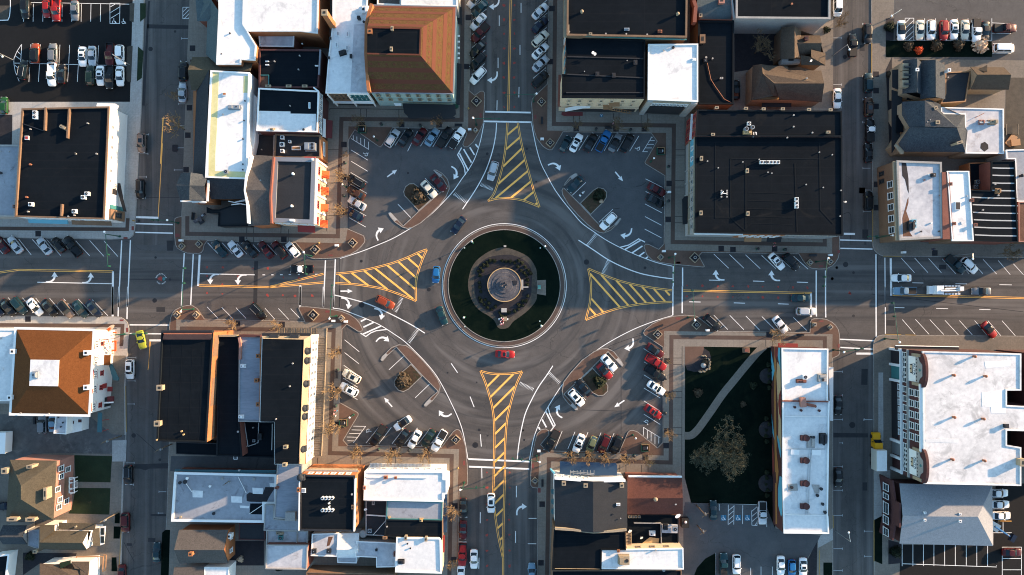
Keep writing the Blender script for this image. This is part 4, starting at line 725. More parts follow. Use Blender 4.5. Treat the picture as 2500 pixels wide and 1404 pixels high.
# ---------------- north-west blocks
B=flat(SB,'black roofed block with a tall blank cream east wall, south of the black car park','building',[(53,265),(266,260),(254,535),(36,529)],8,'stucco_white','roof_black',.45,.3,cap='brick_tan')
wallrun(B,[(110,262),(108,318)],.35,.7,'brick_tan');wallrun(B,[(168,264),(163,337)],.35,.7,'brick_tan');wallrun(B,[(150,498),(148,527)],.35,.7,'brick_tan');wallrun(B,[(50,300),(108,320)],.2,.3,'metal_dark')
for x,y in Z(0,0,[(315,972),(315,1008)])+Z(0,350,[(758,435),(727,465),(650,585),(278,525)]):ac(B,x,y,.9,.8,'lamp_white')
for x,y,r in [(45+0,0,0)][:0]+[(q[0],q[1],.2) for q in Z(0,0,[(760,1060),(655,1320),(270,1110)])+Z(0,350,[(655,90),(835,92),(250,587),(595,628),(645,618)])]:pipe(B,x,y,r)
for x,y in Z(0,350,[(270,183),(238,463)]):pipe(B,x,y,.25,.7,'coping_rust')
skylight(B,67,337,.9,.9,m='trim_red');unit(B,157,312,1.6,.6,.5,'stone_tan',R(-25))
for z,ys in ((6.3,[.17,.26,.35,.44,.56,.65]),):
    for t in ys:wins(B,'E',1,[z],(.8,.9),'stucco_white',t,t)
slab_on(B,'E',.71,.76,3.4,5.2,'trim_dark','vent_grille');slab_on(B,'E',.90,.99,.3,6.2,'brick_tan','shop_doorway',.5);slab_on(B,'E',.86,.895,.3,6,'trim_teal','sign_board',.25)
wins(B,'E',1,[3],(1.0,2),'trim_dark',.945,.945,off=.5);wins(B,'E',3,[4.2],(.5,.9),'stucco_white',.66,.71)
canopy(B,Q(0,350,3.51,[(1000,340),(1028,342),(1055,480),(1080,585),(1058,583),(1030,490),(1003,390)]),3.2,'awning_black',.2,'stair_cover')
awning(B,'S',.0,.45,3.6,.9,.3,'trim_blue');awning(B,'S',.5,.95,3.6,1.0,.3,'brick_tan');wins(B,'S',9,[5.6],(.9,1.4),'trim_white')
slab_on(B,'N',.0,.03,0,7,'trim_white','corner_strip');canopy(B,Z(0,0,[(833,884),(985,887),(1012,905),(1000,950),(940,912),(825,910)]),4,'trim_white',.3,'balcony')
B=flat(SB,'low grey white roof at the left picture edge beside the black roofed block','building',[(-90,353),(47,354),(35,528),(-90,528)],6.5,'stucco_grey','roof_grey',.3,.3)
pipe(B,4,423,.35,.5,'metal_dark');pipe(B,47,385,.3,.6);ac(B,40,505,.8,.7,'coping_rust')
for x,y in ((3,371),(24,371)):pipe(B,x,y,.12,.3)
# hall with the white roofs
B=flat('meeting_hall','large hall under white membrane roofs at the top edge, left of the chimney stack','building',[(530,T),(779,T),(775,81),(733,76),(604,76),(625,111),(622,147),(588,145),(587,157),(528,157),(534,26)],10,'brick_orange','roof_white',.3,.25,cap='roof_white')
pipe(B,562,82,.2,.3,'metal_dark');pipe(B,541,132,.15,.2,'metal_dark');wallrun(B,[(597,T),(593,60),(604,76)],.3,.5,'roof_white')
pitched('','','',Z(400,0,[(255,-60),(405,-60),(405,180),(285,180)]),7,'brick_red',[[(*q,h) for q,h in zip(Z(400,0,L),H)] for L,H in (([(258,-200),(410,-200),(410,5),(468,92),(405,182),(285,180)],(7,7,9.0,9.8,7,7)),([(470,92),(372,182),(362,470),(450,548)],(9.8,7,7,9.8)),)],'shingle_teal',parent=B['root'])
pitched('','','',Z(400,0,[(215,500),(740,515),(740,690),(235,765)]),6.5,'brick_red',[[(*q,h) for q,h in zip(Z(400,0,L),H)] for L,H in (([(245,488),(380,488),(450,550),(655,555),(665,510),(770,510),(740,605),(205,597)],(6.5,7,8,8,7.5,7,9.2,9.2)),([(205,597),(395,602),(285,770),(235,770)],(9.2,9.2,6.5,6.5)))],'shingle_olive',parent=B['root'])
slab_on(B,'E',0,1,0,9.4,'brick_orange','pilaster',.15)
C2=dict(root=empty('chimney_stack','tall free standing brick chimney between the white hall and the white roofed corner shop','chimney',tuple(P(813,61,0))[:2]+(0,)),rz=0)
q=P(792.5,31,17);mb=MB();mb.box((q.x,q.y,8.5),(1.3,1.3,17),0,.92);mb.make('shaft',M['brick_orange'],C2['root']);mb=MB();mb.box((q.x,q.y,17.05),(1.35,1.35,.25));mb.make('cap',M['stone_tan'],C2['root']);mb=MB();mb.box((q.x,q.y,17.2),(.5,.5,.06));mb.make('flue',M['black_rubber'],C2['root'])
B=flat(SB,'small white roofed annexe tucked under the hall south wall','building',[(631,80),(718,80),(716,114),(634,113)],7,'brick_red','roof_white_stained',.2,.2,cap='trim_white');chimney(B,607,83,.9,.7,2.6,'brick_tan')
B=flat(SB,'broad flat black roof with a sunken brick light well, east of the yellow edged roof','building',[(632,120),(783,121),(777,214),(632,214)],8.5,'brick_dark','roof_black',.4,.3,cap='brick_dark')
for x,y in Z(400,0,[(953,530),(1168,482),(1158,600),(1190,380)]):pipe(B,x,y,.18)
for x,y in Z(400,0,[(888,528),(888,558),(1312,566)]):skylight(B,x,y,.8,.25,m='trim_blue')
for x,y in Z(400,0,[(903,746),(1215,746),(1078,746)]):chimney(B,x,y,1.1,.45,.7,'stone_tan')
patch(B,Z(400,0,[(822,645),(897,645),(893,742),(822,742)]),'roof_rust');wallrun(B,Z(400,0,[(897,742),(897,643),(822,643)]),.15,.25,'trim_teal');wallrun(B,Z(400,0,[(1340,425),(1328,640)]),.35,.5,'coping_grey')
B=flat(SB,'half black, half white flat roof above the maroon awning shopfront','building',[(631,215),(778,222),(775,322),(626,319)],9,'brick_dark','roof_black',.35,.25,cap='trim_white')
patch(B,Z(400,0,[(812,950),(1085,956),(1085,974),(1305,977),(1300,1122),(802,1118)]),'roof_white',.05);wallrun(B,Z(400,0,[(1282,748),(1325,782),(1318,975)]),.3,.6,'trim_white')
for x,y in Z(400,0,[(1085,910)]):pipe(B,x,y,.15)
skylight(B,756,258,.4,1.4,m='trim_blue');pipe(B,742,317,.3,.4,'metal_dark');unit(B,666,317,.9,.5,.5,'stone_tan')
wins(B,'E',7,[6.8],(1.0,1.6),'trim_white');wins(B,'E',3,[4.0],(1.2,1.2),'trim_white',.55,.95);awning(B,'E',.55,1.0,3.4,1.7,.5,'awning_maroon');canopy(B,Z(400,0,[(1365,1020),(1385,1020),(1383,1178),(1358,1170)]),5.2,'trim_white',.3,'cornice')
B=flat(SB,'low dark roof packed with condensers between the white roof and the orange awning corner','building',[(672,327),(782,330),(782,385),(668,384)],6.8,'brick_orange','roof_charcoal',.4,.3,cap='brick_tan')
for x,y,s in ((1022,1183,.8),(1020,1243,1.0),(1022,1298,.8),(1085,1218,.6)):ac(B,400+x/3.51,y/3.51,s,.8,'lamp_white')
unit(B,760,360,2.4,1.7,1.4,'metal_grey',R(180),2);skylight(B,724,362,2.1,.9,m='wood');wins(B,'E',1,[3.8],(3.2,1.2),'trim_white',.4,.6)
B=flat(SB,'narrow sunken dark roof beside the curved white wall','building',[(621,323),(671,326),(669,384),(618,383)],5,'stucco_white','roof_charcoal',.8,.3,cap='stucco_grey');pipe(B,640,366,.15)
# long white roof with the yellow margins
B=flat('assembly_hall','long white roof with pale yellow margins and a dark shingle slope to the west','building',[(514,172),(609,177),(607,250),(603,437),(501,433)],9.5,'stucco_white','roof_white',.25,.3,cap='trim_white')
patch(B,Z(400,0,[(420,618),(472,620),(455,1110),(430,1500),(388,1500),(400,1100)]),'roof_yellowed');patch(B,Z(400,0,[(685,650),(735,652),(722,795),(680,795)]),'roof_yellowed');patch(B,Z(400,350,[(385,0),(442,0),(440,238),(698,243),(697,292),(385,287)]),'roof_yellowed',.036)
unit(B,573,263,2.6,.8,.7,'metal_grey',R(180));pipe(B,588,264,.35,.5,'metal_grey');skylight(B,549,230,.9,.7,m='brick_orange');pipe(B,545,280,.22,.4,'metal_grey')
for x,y in Z(400,0,[(698,867),(681,1193),(690,1035)])+Z(400,350,[(680,180),(680,228)]):pipe(B,x,y,.18,.3,'metal_dark')
ac(B,553.5,420,.9,.6,'metal_grey')
pitched('','','',[],6,'stucco_white',[[(*q,h) for q,h in zip(L,H)] for L,H in (([(510,171),(501,433),(471,433),(480,221)],(9.3,9.3,6,6)),([(501,434),(603,438),(603,486),(517,486),(490,470)],(9.3,9.3,6.2,6.2,6.2)))],'shingle_dark',parent=B['root'])
mb=MB();mb.prism(PH([(471,221),(486,221),(500,478),(471,433)],6),0,5.8);mb.make('wall',M['brick_orange'],B['root']);mb=MB();mb.prism(PH([(520,436),(600,440),(600,482),(520,482)],6),0,6.0);mb.make('wall',M['brick_orange'],B['root'])
mb=MB();mb.prism(PH(Z(400,0,[(752,790),(800,838),(783,1200),(752,1350),(722,1330),(722,1180)]),6.5),0,6.5);mb.make('curved_wall',M['stucco_white'],B['root'])
# corner turret
tv=Q(400,350,3.51,[(145,255),(230,250),(375,272),(345,365),(362,495),(218,485),(140,488),(105,362)]);hs=(8.4,11.4,8.4,11.4,8.4,11.4,8.4,11.4);ap=(462.7,452.7,13.0)
B=pitched('corner_turret','square brick turret with a shingled cross gabled spire at the corner plaza','tower',[tv[0],tv[2],tv[4],tv[6]],9,'brick_orange',[[(*tv[i],hs[i]),(*tv[(i+1) % 8],hs[(i+1) % 8]),ap] for i in range(8)],'shingle_slate')
for t in (.35,.65):wins(B,'S',1,[6.8],(.9,1.5),'trim_white',t,t)
wins(B,'E',1,[6.8],(.9,1.5),'trim_white',.5,.5)
slab_on(B,'E',0,1,8.7,8.95,'trim_white','eaves_trim',.45);slab_on(B,'S',0,1,8.7,8.95,'trim_white','eaves_trim',.35)
# gabled shop with sawtooth shadowed roof
B=pitched(SB,'steep shingled roof with a ridge, squeezed between the white roof and the orange awning corner','building',[(615,378),(667,381),(658,549),(605,552)],8.6,'brick_orange',[[(615,378,8.6),(667,381,8.6),(661,464,10.4),(600,464,10.4)],[(600,464,10.4),(661,464,10.4),(658,549,8.4),(606,552,8.4)]],'shingle_grey')
for L,m in (([(613,378),(600,430),(597,465),(603,500),(605,545)],'trim_white'),([(667,383),(659,480),(662,545)],'brick_red')):wallrun(B,L,.35,1.2,m,z=9.4)
B['rz']=9.6;pipe(B,637,441,.2,.3)
B=flat(SB,'corner shop with orange awnings and a charcoal roof with two white globe vents','building',[(669,384),(770,386),(765,546),(662,541)],9.6,'stucco_cream','roof_charcoal',.4,.9,cap='coping_grey')
for x,y in Z(400,350,[(1113,265),(1103,540),(1280,143)]):turbine(B,x,y,.33,'lamp_white')
mb=MB();mb.box(tuple(at(B,713.5,538,10.2)),(.9,.5,1.2));mb.box(tuple(at(B,713.5,538,10.8)),(.15,.15,1.4));mb.make('pediment_ornament',M['trim_white'],B['root'])
for i,(a,b_) in enumerate(((.06,.21),(.32,.47),(.585,.735),(.84,.985))):
    awning(B,'E',a+.06,b_+.03,4.1,1.5,.7,'awning_orange');slab_on(B,'E',max(a-.06,0),max(a-.03,.01),0,9,'trim_white','pilaster',.25)
    wins(B,'E',3,[6.6],(.55,1.5),'trim_red',a+.04,b_)
    slab_on(B,'E',a,b_,7.7,8.2,'trim_white','lintel',.2)
slab_on(B,'E',0,1,8.9,9.25,'trim_white','cornice',.5);awning(B,'S',.44,.86,3.8,1.5,.5,'awning_red');wins(B,'S',5,[6.6],(1.0,1.7),'trim_white',kind='arch')
slab_on(B,'N',.7,.97,8.2,8.6,'trim_red','sign_board',.5)
B=flat('covered_terrace','low black canopy roof with a raised edge beside the corner turret','canopy',[(517,512),(535,512),(600,490),(604,551),(532,552),(534,520),(505,519),(505,506)],4,'metal_dark','awning_black',.25,.2,cap='seam_dark')
mb=MB()
for a,b_ in (((558,491),(600,500)),((565,500),(590,497)),((575,493),(600,487)),((598,490),(582,492))):mb.tube(at(B,*a,5.2),at(B,*b_,5.2),.12)
for q in ((558,491),(600,500),(575,493),(598,490)):mb.tube(at(B,*q,3.8),at(B,*q,5.2),.1)
mb.make('steel_frame',M['trim_white'],B['root'])
# white roofed corner north of the court, with the little colourful fronts
B=flat(SB,'long white roof with skylights left of the patterned tile roof','building',[(812,T),(906,T),(893,60),(897,150),(900,228),(795,227),(803,130),(812,60)],10,'brick_tan','roof_white',.25,.2,cap='roof_white')
patch(B,Z(800,0,[(225,210),(330,205),(345,795),(195,795)]),'roof_white_stained',.02)
for x,y in Z(800,0,[(90,292),(172,297),(78,387),(168,412)]):skylight(B,x,y,.6,1.1,m='metal_grey')
unit(B,837,130,1.4,.9,.7,'metal_dark',.3);unit(B,892,25,1.4,1.6,.5,'roof_white');chimney(B,878,47,.6,.6,1,'metal_dark');pipe(B,889,55,.3,.6,'metal_dark');chimney(B,858,139,.4,.8,.5,'metal_dark')
for x,y in Z(800,0,[(27,336),(12,500)]):chimney(B,x,y,.4,.4,.4,'metal_dark')
slab_on(B,'S',.5,1.0,3.0,9.6,'trim_white','painted_front',.12)
wins(B,'S',4,[8.3,6.0],(.75,1.6),'brick_tan',.06,.48);wins(B,'S',4,[8.3,5.6],(.75,1.5),'trim_teal',.54,.97,off=.12)
slab_on(B,'S',.52,.98,6.95,7.2,'trim_dark','cornice',.3);slab_on(B,'S',0,1,3.2,3.5,'trim_white','cornice',.5)
for t in (.03,.5,.97):slab_on(B,'S',t-.012,t+.012,0,9.5,'trim_white','pilaster',.35)
slab_on(B,'S',.06,.46,.3,3.0,'glass','shop_window',.08);slab_on(B,'S',.55,.95,.3,3.0,'glass','shop_window',.2)
# patterned roof
o8=Z(800,0,[(380,45),(1100,60),(1075,803),(357,795)]);i8=Z(800,0,[(340,235),(798,245),(790,470),(337,460)])
B=pitched(SB,'patterned terracotta mansard roof with a black flat centre, on the corner of the square','building',o8,11.5,'stucco_teal',[[(*o8[k],11.5),(*o8[(k+1) % 4],11.5),(*i8[(k+1) % 4],16.2),(*i8[k],16.2)] for k in (0,1,2)],'shingle_tan')
mb=MB();mb.prism(PH(i8,16.2),15.9,16.15);mb.make('flat_roof',M['roof_black'],B['root']);B['rz']=16.15
mb=MB();ip=PH(i8,16.2)
stroke(mb,[ip[0],ip[1],ip[2],ip[3]],.35,16.28);mb.make('ridge_trim',M['roof_stripe_red'],B['root'])
for t in (.12,.40,.70,.96):
    L=[]
    for k in (0,1,2,3):
        a=P(*o8[k],11.5);b_=P(*i8[k],16.2);L.append(a+(b_-a)*(1-t)*1.0)
    mb=MB()
    for k in (0,1,2):
        a,b_=L[k],L[k+1];ao,bo=P(*o8[k],11.5),P(*o8[(k+1) % 4],11.5);ai,bi=P(*i8[k],16.2),P(*i8[(k+1) % 4],16.2)
        w2=.055;up=Vector((0,0,.04));f=lambda u:(ao+(ai-ao)*u+up,bo+(bi-bo)*u+up)
        u0=max(0.0,(1-t)-w2);u1=min(1,(1-t)+w2);p0,q0=f(u0);p1,q1=f(u1);mb.quad(p0,q0,q1,p1)
    mb.make('roof_stripe',M['roof_stripe_red'],B['root'])
mb=MB() # small diamond tiles between the stripes
for t in (.26,.55,.83):
    for k,nn_ in ((0,7),(1,8),(2,8)):
        ao,bo=P(*o8[k],11.5),P(*o8[(k+1) % 4],11.5);ai,bi=P(*i8[k],16.2),P(*i8[(k+1) % 4],16.2);a=ao+(ai-ao)*(1-t);b_=bo+(bi-bo)*(1-t);e=(b_-a).normalized();g=((ai+bi)/2-(ao+bo)/2).normalized()
        for i in range(nn_):
            c=a+(b_-a)*(i+.5)/nn_+Vector((0,0,.05));mb.quad(c-e*.32,c-g*.32,c+e*.32,c+g*.32)
mb.make('tile_pattern',M['roof_stripe_red'],B['root'])
for x,y in Z(800,0,[(365,275)]):chimney(B,x,y,.9,.9,.5,'brick_orange')
for x,y in Z(800,0,[(556,252),(549,428)]):chimney(B,x,y,.45,.8,.6,'stone_tan')
wallrun(B,Z(800,0,[(375,30),(350,120),(330,200),(326,465),(335,600),(342,700),(350,780)]),.7,1.5,'brick_orange',z=12.2)
mb=MB();stroke(mb,inset(ccw(PH(o8,11.5)),.1),.5,11.6,closed=True);mb.make('gutter',M['coping_grey'],B['root'])
wins(B,'S',8,[9.4,6.2],(.75,1.5),'stone_tan',.02,.99,off=-.1)
canopy(B,Z(800,0,[(640,885),(1092,897),(1098,975),(1060,1012),(990,1020),(700,1010),(655,965)]),4,'awning_black',.5)
for x in (685,830,945,1010):canopy(B,Z(800,0,[(x,1000),(x+85,1002),(x+78,1018),(x+12,1016)]),3.7,'metal_dark',.2,'canopy_scallop')
canopy(B,Z(800,0,[(565,885),(630,885),(630,905),(580,905)]),4,'trim_white',.3,'door_hood')
for q in ([(1112,60),(1150,60),(1150,210),(1112,200)],[(1108,540),(1148,548),(1130,900),(1100,890)]):canopy(B,Z(800,0,q),3.8,'awning_black',.3,'awning')
for y in (300,350,400,450,490):canopy(B,Z(800,0,[(1113,y),(1132,y),(1132,y+14),(1113,y+14)]),4.5,'trim_white',.2,'window_hood')
pipe(B,1115,261,.7,3,'green_metal',0)
B=flat(SB,'plain white roof behind the patterned tile roof at the top edge','building',[(981,T),(1116,T),(1116,15),(980,13)],10.5,'stucco_grey','roof_white',.2,.2,cap='trim_white')
B=flat(SB,'small brownish roof strip between two white roofs at the top edge','building',[(922,T),(978,T),(978,12),(921,10)],9.5,'brick_tan','shingle_grey',.3,.2,cap='trim_white')
# ---------------- north-east block
B=flat(SB,'largest black roof at the top edge, with two round vents, east of the north road','building',[(1386,T),(1680,T),(1677,91),(1384,86)],13,'brick_tan','roof_black',.5,.35,cap='brick_tan')
for x,y in Z(1250,0,[(597,108),(1415,128)]):turbine(B,x,y,.38,'stone_tan')
for x,y in Z(1250,0,[(803,292),(978,294),(1157,299),(490,275)]):pipe(B,x,y,.2,.3)
chimney(B,1441,85,.6,.4,.5);unit(B,1530,72,.9,.35,.3,'metal_grey');unit(B,1611,77,.7,.4,.3,'coping_rust');wallrun(B,[(1388,60),(1388,84),(1421,85)],.35,.35,'stone_tan');wins(B,'W',9,[10,6.2],(1,2),'trim_white')
slab_on(B,'W',0,1,11.6,12.1,'stone_tan','cornice',.7);wallrun(B,[(1430,88),(1677,96)],.2,.15,'trim_teal',z=12.4)
B=flat(SB,'stepped black roof over a cream south front with fourteen windows','building',[(1382,88),(1575,98),(1574,240),(1372,238),(1373,181),(1381,181)],11.5,'stucco_cream','roof_black',.4,.25,cap='roof_black')
for y0,y1 in ((138,143),(181,190),(226,226)):wallrun(B,[(1382,y0),(1573,y1)],.25,.18,'roof_charcoal')
for x,y in Z(1250,0,[(688,462),(705,474)]):dish(B,x,y,.35)
for x,y in Z(1250,0,[(985,522),(1120,348),(620,615)]):pipe(B,x,y,.12,.3)
for x,y in Z(1250,0,[(1055,540),(730,640),(870,650)]):chimney(B,x,y,.7,.9,.4,'metal_dark')
wins(B,'S',7,[9.3,6.3],(.8,1.7),'stucco_cream',.03,.95,kind='arch');slab_on(B,'S',.1,.97,.3,3.6,'trim_dark','shopfront',.15);slab_on(B,'S',.0,1,3.7,4.1,'stucco_cream','cornice',.35)
for i in range(6):slab_on(B,'W',.1+i*.15,.17+i*.15,6.5,11,'trim_blue' if i % 2 else 'brick_pink','painted_panel',.12)
canopy(B,Q(1340,220,6.579,[(265,290),(590,218),(640,218),(672,258),(660,285),(560,288),(265,340)]),4.6,'trim_white',.35);canopy(B,Q(1340,220,6.579,[(210,350),(545,352),(545,410),(245,412),(200,390)]),3.4,'awning_maroon',.3,'awning')
canopy(B,Z(1250,0,[(398,640),(422,640),(420,912),(392,912)]),4.5,'brick_red',.3,'tiled_hood')
mb=MB()
for i in range(9):mb.tube(P(1488+i*6,262+i*1.2,6-i*.55),P(1488+i*6,268+i*1.2,6-i*.55),.1)
for dy in (0,6):mb.tube(P(1488,262+dy,6.4),P(1541,272+dy,1.2),.09)
mb.box(tuple(P(1484,262,6)),(2.2,1.0,.15));mb.box(tuple(P(1500,255,8)),(2.4,1.0,.15));mb.tube(P(1484,262,0),P(1484,262,6),.07);mb.make('fire_escape',M['wood'],B['root'])
B=flat(SB,'bright white square roof with a pillared loft front facing the court','building',[(1583,108),(1704,107),(1704,248),(1582,243)],11.5,'brick_tan','roof_white',.25,.25,cap='trim_white')
skylight(B,1694,146,.9,.6,m='roof_white');pipe(B,1643,117,.35,.3,'metal_dark');pipe(B,1620,124,.2,.3)
for a,b_ in ((0,.1),(.87,1)):slab_on(B,'S',a,b_,0,11.1,'stucco_grey','pillar',.5)
slab_on(B,'S',.1,.87,6.9,9.9,'trim_white','loft_wall',.1);wins(B,'S',10,[8.6],(.8,1.3),'trim_white',.12,.85,off=.1);slab_on(B,'S',.15,.82,7.0,7.4,'glass','glazing_band',.16);slab_on(B,'S',.12,.85,.3,6.5,'trim_dark','shopfront',.1)
slab_on(B,'S',0,1,10.5,11.0,'stone_tan','cornice',.4)
B=flat(SB,'long low black roof with pipework beside the bright white square roof','building',[(1705,51),(1792,51),(1791,254),(1706,254)],8,'brick_tan','roof_black',.35,.3,cap='seam_dark')
for x,y,r in ((255,498,.25),(310,507,.2),(380,675,.25),(392,675,.25)):pipe(B,1650+x/3.51,y/3.51,r,.7)
ac(B,1650+249/3.51,523/3.51,.8,.5,'metal_dark');chimney(B,1650+220/3.51,345/3.51,1.1,1.9,.9,'brick_tan');chimney(B,1650+204/3.51,142/3.51,.6,.8,.8,'stone_tan')
pp=MB();L=[at(B,1650+x/3.51,y/3.51,7.8) for x,y in ((270,540),(300,680),(340,745),(415,850),(485,885))]
for a,b_ in zip(L,L[1:]):pp.tube(a,b_,.07)
pp.make('conduit',M['coping_rust'],B['root'])
B=pitched(SB,'grey teal ridged roof at the top edge between two brick walls','building',[(1702,T),(1788,T),(1791,50),(1705,48)],8.6,'brick_red',[[(1702,T,8.6),(1702,18,8.6),(1790,18,8.6),(1788,T,8.6)],[(1702,18,8.6),(1705,49,7.6),(1791,50,7.6),(1790,18,8.6)]],'shingle_teal')
chimney(B,1759,5,1.2,1.3,1,'brick_pink');wallrun(B,[(1690,T),(1694,0),(1699,15),(1696,54)],.8,1.5,'brick_red',z=9);wallrun(B,[(1788,T),(1788,5),(1793,45)],.35,.7,'stucco_grey',z=8.4)
B=flat('warehouse','tall black roofed warehouse with a blank pinkish grey south wall','building',[(1798,T),(2029,T),(2027,46),(1797,44)],9.5,'stucco_grey','roof_black',.4,.4,cap='stucco_grey')
pipe(B,1932,11,.25,.5,'coping_rust')
# brown houses behind
HG='brown roofed houses around the back yard'
B=pitched('house','dark brown roofed house with several small gables beside the blank warehouse wall','house',[(1908,66),(1940,66),(2002,88),(2014,130),(2012,158),(1955,142),(1938,142),(1905,142)],5.5,'brick_tan',
  [[(*q,h) for q,h in zip(Z(1650,0,L),H)] for L,H in (([(905,235),(1018,225),(1018,500),(895,505)],(5.5,8.3,8.3,5.5)),([(1018,225),(1075,265),(1065,470),(1018,500)],(8.3,5.6,5.6,8.3)),([(1072,305),(1235,303),(1250,370),(1035,370)],(5.5,5.5,7.4,7.4)),([(1035,370),(1250,370),(1240,460),(1070,470)],(7.4,7.4,5.6,5.6)),([(1160,425),(1160,490),(1282,560),(1282,455)],(7.0,7.0,5.4,5.4)),([(1160,488),(1282,560),(1075,555),(1070,470)],(7.0,5.4,5.4,6.4)))],'shingle_brown')
B['rz']=6.2;chimney(B,1650+1100/3.51,345/3.51,.7,.9,1.3,'brick_dark');dish(B,1650+1143/3.51,530/3.51,.3)
B=pitched('house','brown shingled house with a long east west ridge above the pale yellow yard','house',[(1837,158),(1860,158),(1921,163),(1921,172),(2006,173),(2010,248),(1905,246),(1836,246)],5.6,'stone_tan',
  [[(*q,h) for q,h in zip(Z(1650,0,L),H)] for L,H in (([(735,550),(785,560),(960,570),(962,600),(1245,605),(1272,715),(845,715),(745,630)],(5.8,5.6,5.5,5.8,5.5,8.5,8.5,8.2)),([(845,716),(1272,716),(1250,875),(890,850)],(8.5,8.5,5.5,5.5)),([(660,560),(735,550),(745,630),(845,716),(835,822),(648,860)],(5.4,8.2,8.2,8.5,6.6,5.2)),([(835,716),(835,822),(905,832)],(8.2,6.0,5.6)))],'shingle_brown')
B['rz']=7.5;pipe(B,1650+1110/3.51,680/3.51,.18,1.2);pipe(B,1650+838/3.51,675/3.51,.15,.6);pipe(B,1650+830/3.51,725/3.51,.15,.6)
B['h']=5.4;canopy(B,Z(1650,0,[(655,845),(720,835),(890,830),(885,850),(720,855)]),4.5,'wood',.3,'porch_roof');canopy(B,Z(1650,0,[(740,880),(990,885),(990,918),(740,915)]),3,'roof_charcoal',.2,'porch_roof')
B=dict(root=empty('storage_tank','long grey rounded tank lying between the two brown houses','tank',tuple(P(1928,146))[:2]+(0,)),rz=3)
mb=MB();mb.tube(P(1904,149,3.2),P(1950,146,3.2),1.1,1.1,14);mb.make('shell',M['stucco_grey'],B['root']);mb=MB();mb.box(tuple(P(1931,144,4.25)),(1.2,.9,.3));mb.make('hatch',M['black_rubber'],B['root']);mb=MB();mb.box(tuple(P(1928,152,1.1)),(3.5,2,2.2));mb.make('cradle',M['metal_dark'],B['root'])
# the big black complex
B=flat(SB,'huge black roof with rows of condensers, filling the block north of the east road','building',[(1699,334),(2056,334),(2057,575),(1697,568)],9.5,'stucco_grey','roof_black',.3,.25,cap='seam_dark')
for x in (727,756,780,810,839,869):ac(B,1650+x/3.51,350+165/3.51,.75,.7,'lamp_white')
for y in (480,515,545):ac(B,1650+1028/3.51,350+y/3.51,.75,.7,'lamp_white')
for x,y in [(a,b_) for a in (387,434) for b_ in (407,422,437,460)]:pipe(B,1650+x/3.51,350+y/3.51,.2,.5)
mb=MB();mb.tube(at(B,1650+390/3.51,350+432/3.51,9.7),at(B,1650+408/3.51,350+410/3.51,9.7),.12);mb.tube(at(B,1650+385/3.51,350+425/3.51,9.6),at(B,1650+435/3.51,350+432/3.51,9.6),.1);mb.make('pipework',M['lamp_white'],B['root'])
for x,y in ((212,135),(208,600),(603,240),(608,605)):chimney(B,1650+x/3.51,350+y/3.51,.5,.9,.8)
for x,y in ((1225,78),(1335,100),(1112,355),(1258,380),(1410,405),(1403,625),(818,258),(785,250),(268,155),(360,212),(570,162),(710,140)):pipe(B,1650+x/3.51,350+y/3.51,.17,.45)
mb=MB()
for L in ([(600,170),(600,740)],[(470,130),(470,640),(590,745)],[(340,0),(340,640),(470,640)],[(1020,170),(1040,760)],[(1230,0),(1240,570),(1350,690)],[(470,130),(1220,130)]):
    g=PH(Z(1650,350,L),9.2);stroke(mb,g,.22,9.27)
mb.make('roof_seam',M['seam_dark'],B['root']);mb=MB()
for y in (420,490,560,625,685):stroke(mb,PH(Z(1650,350,[(615,y),(1000,y+12)]),9.2),.1,9.265)
mb.make('roof_seam',M['seam_dark'],B['root'])
wins(B,'W',7,[6.6],(.9,1.6),'stucco_grey',.3,.97,kind='arch');slab_on(B,'W',0,.28,4.8,9.1,'trim_blue','painted_front',.1);wins(B,'W',2,[6.8],(.9,1.6),'trim_white',.04,.26,off=.1);slab_on(B,'W',0,1,4.3,4.6,'stone_tan','cornice',.4);slab_on(B,'W',0,1,8.8,9.1,'stone_tan','cornice',.35)
for t in (.28,.42,.55,.7,.83):slab_on(B,'W',t,t+.012,0,9,'stucco_grey','pilaster',.2)
canopy(B,Z(1650,350,[(75,455),(110,450),(112,600),(100,690),(60,695),(55,480)]),4.0,'awning_black',.3,'awning')
slab_on(B,'S',.33,.62,1,9,'brick_orange','brick_front',.15);wins(B,'S',5,[7,4.5],(.9,1.5),'trim_white',.34,.61,off=.15);slab_on(B,'S',0,.33,8.4,9,'trim_white','cornice',.35);wins(B,'S',8,[6],(.9,1.5),'stucco_grey',.65,.98)
awning(B,'S',.4,.52,3.2,1.2,.4,'wood');awning(B,'S',.56,.66,3.2,1.2,.4,'awning_black')
mb=MB();p=P(2064,493,7);mb.tube(P(2059,493,7),p,.07);mb.ball(tuple(p),.25);mb.make('wall_lamp',M['lamp_white'],B['root'])
slab_on(B,'E',0,1,9.0,9.2,'gold_trim','edge_flashing',.12)
B=flat(SB,'black roof strip with paired fans, along the north side of the huge black roof','building',[(1703,268),(2055,271),(2056,333),(1699,332)],10.3,'brick_red','roof_black',.3,.25,cap='seam_dark')
for x,y,r in ((595,1112,.55),(648,1098,.5)):
    p=at(B,1650+x/3.51,y/3.51);mb=MB();mb.cyl(p,r,1.0,14,r*.9);mb.make('roof_fan',M['metal_grey'],B['root']);mb=MB();mb.cyl((p.x,p.y,p.z+1),r*.6,.05,12);mb.make('fan',M['metal_dark'],B['root'])
ac(B,1650+622/3.51,1064/3.51,.8,.6,'lamp_white');unit(B,1650+612/3.51,1138/3.51,1.8,.6,.4,'gold_trim')
for x,y in ((345,928),(594,935),(744,940),(908,940),(1132,944),(1315,948),(312,1157),(1297,1138)):chimney(B,1650+x/3.51,y/3.51,.7,.45,.6)
for x,y in ((1005,990),(1005,1089),(950,1182),(1165,1140)):pipe(B,1650+x/3.51,y/3.51,.2,.5)
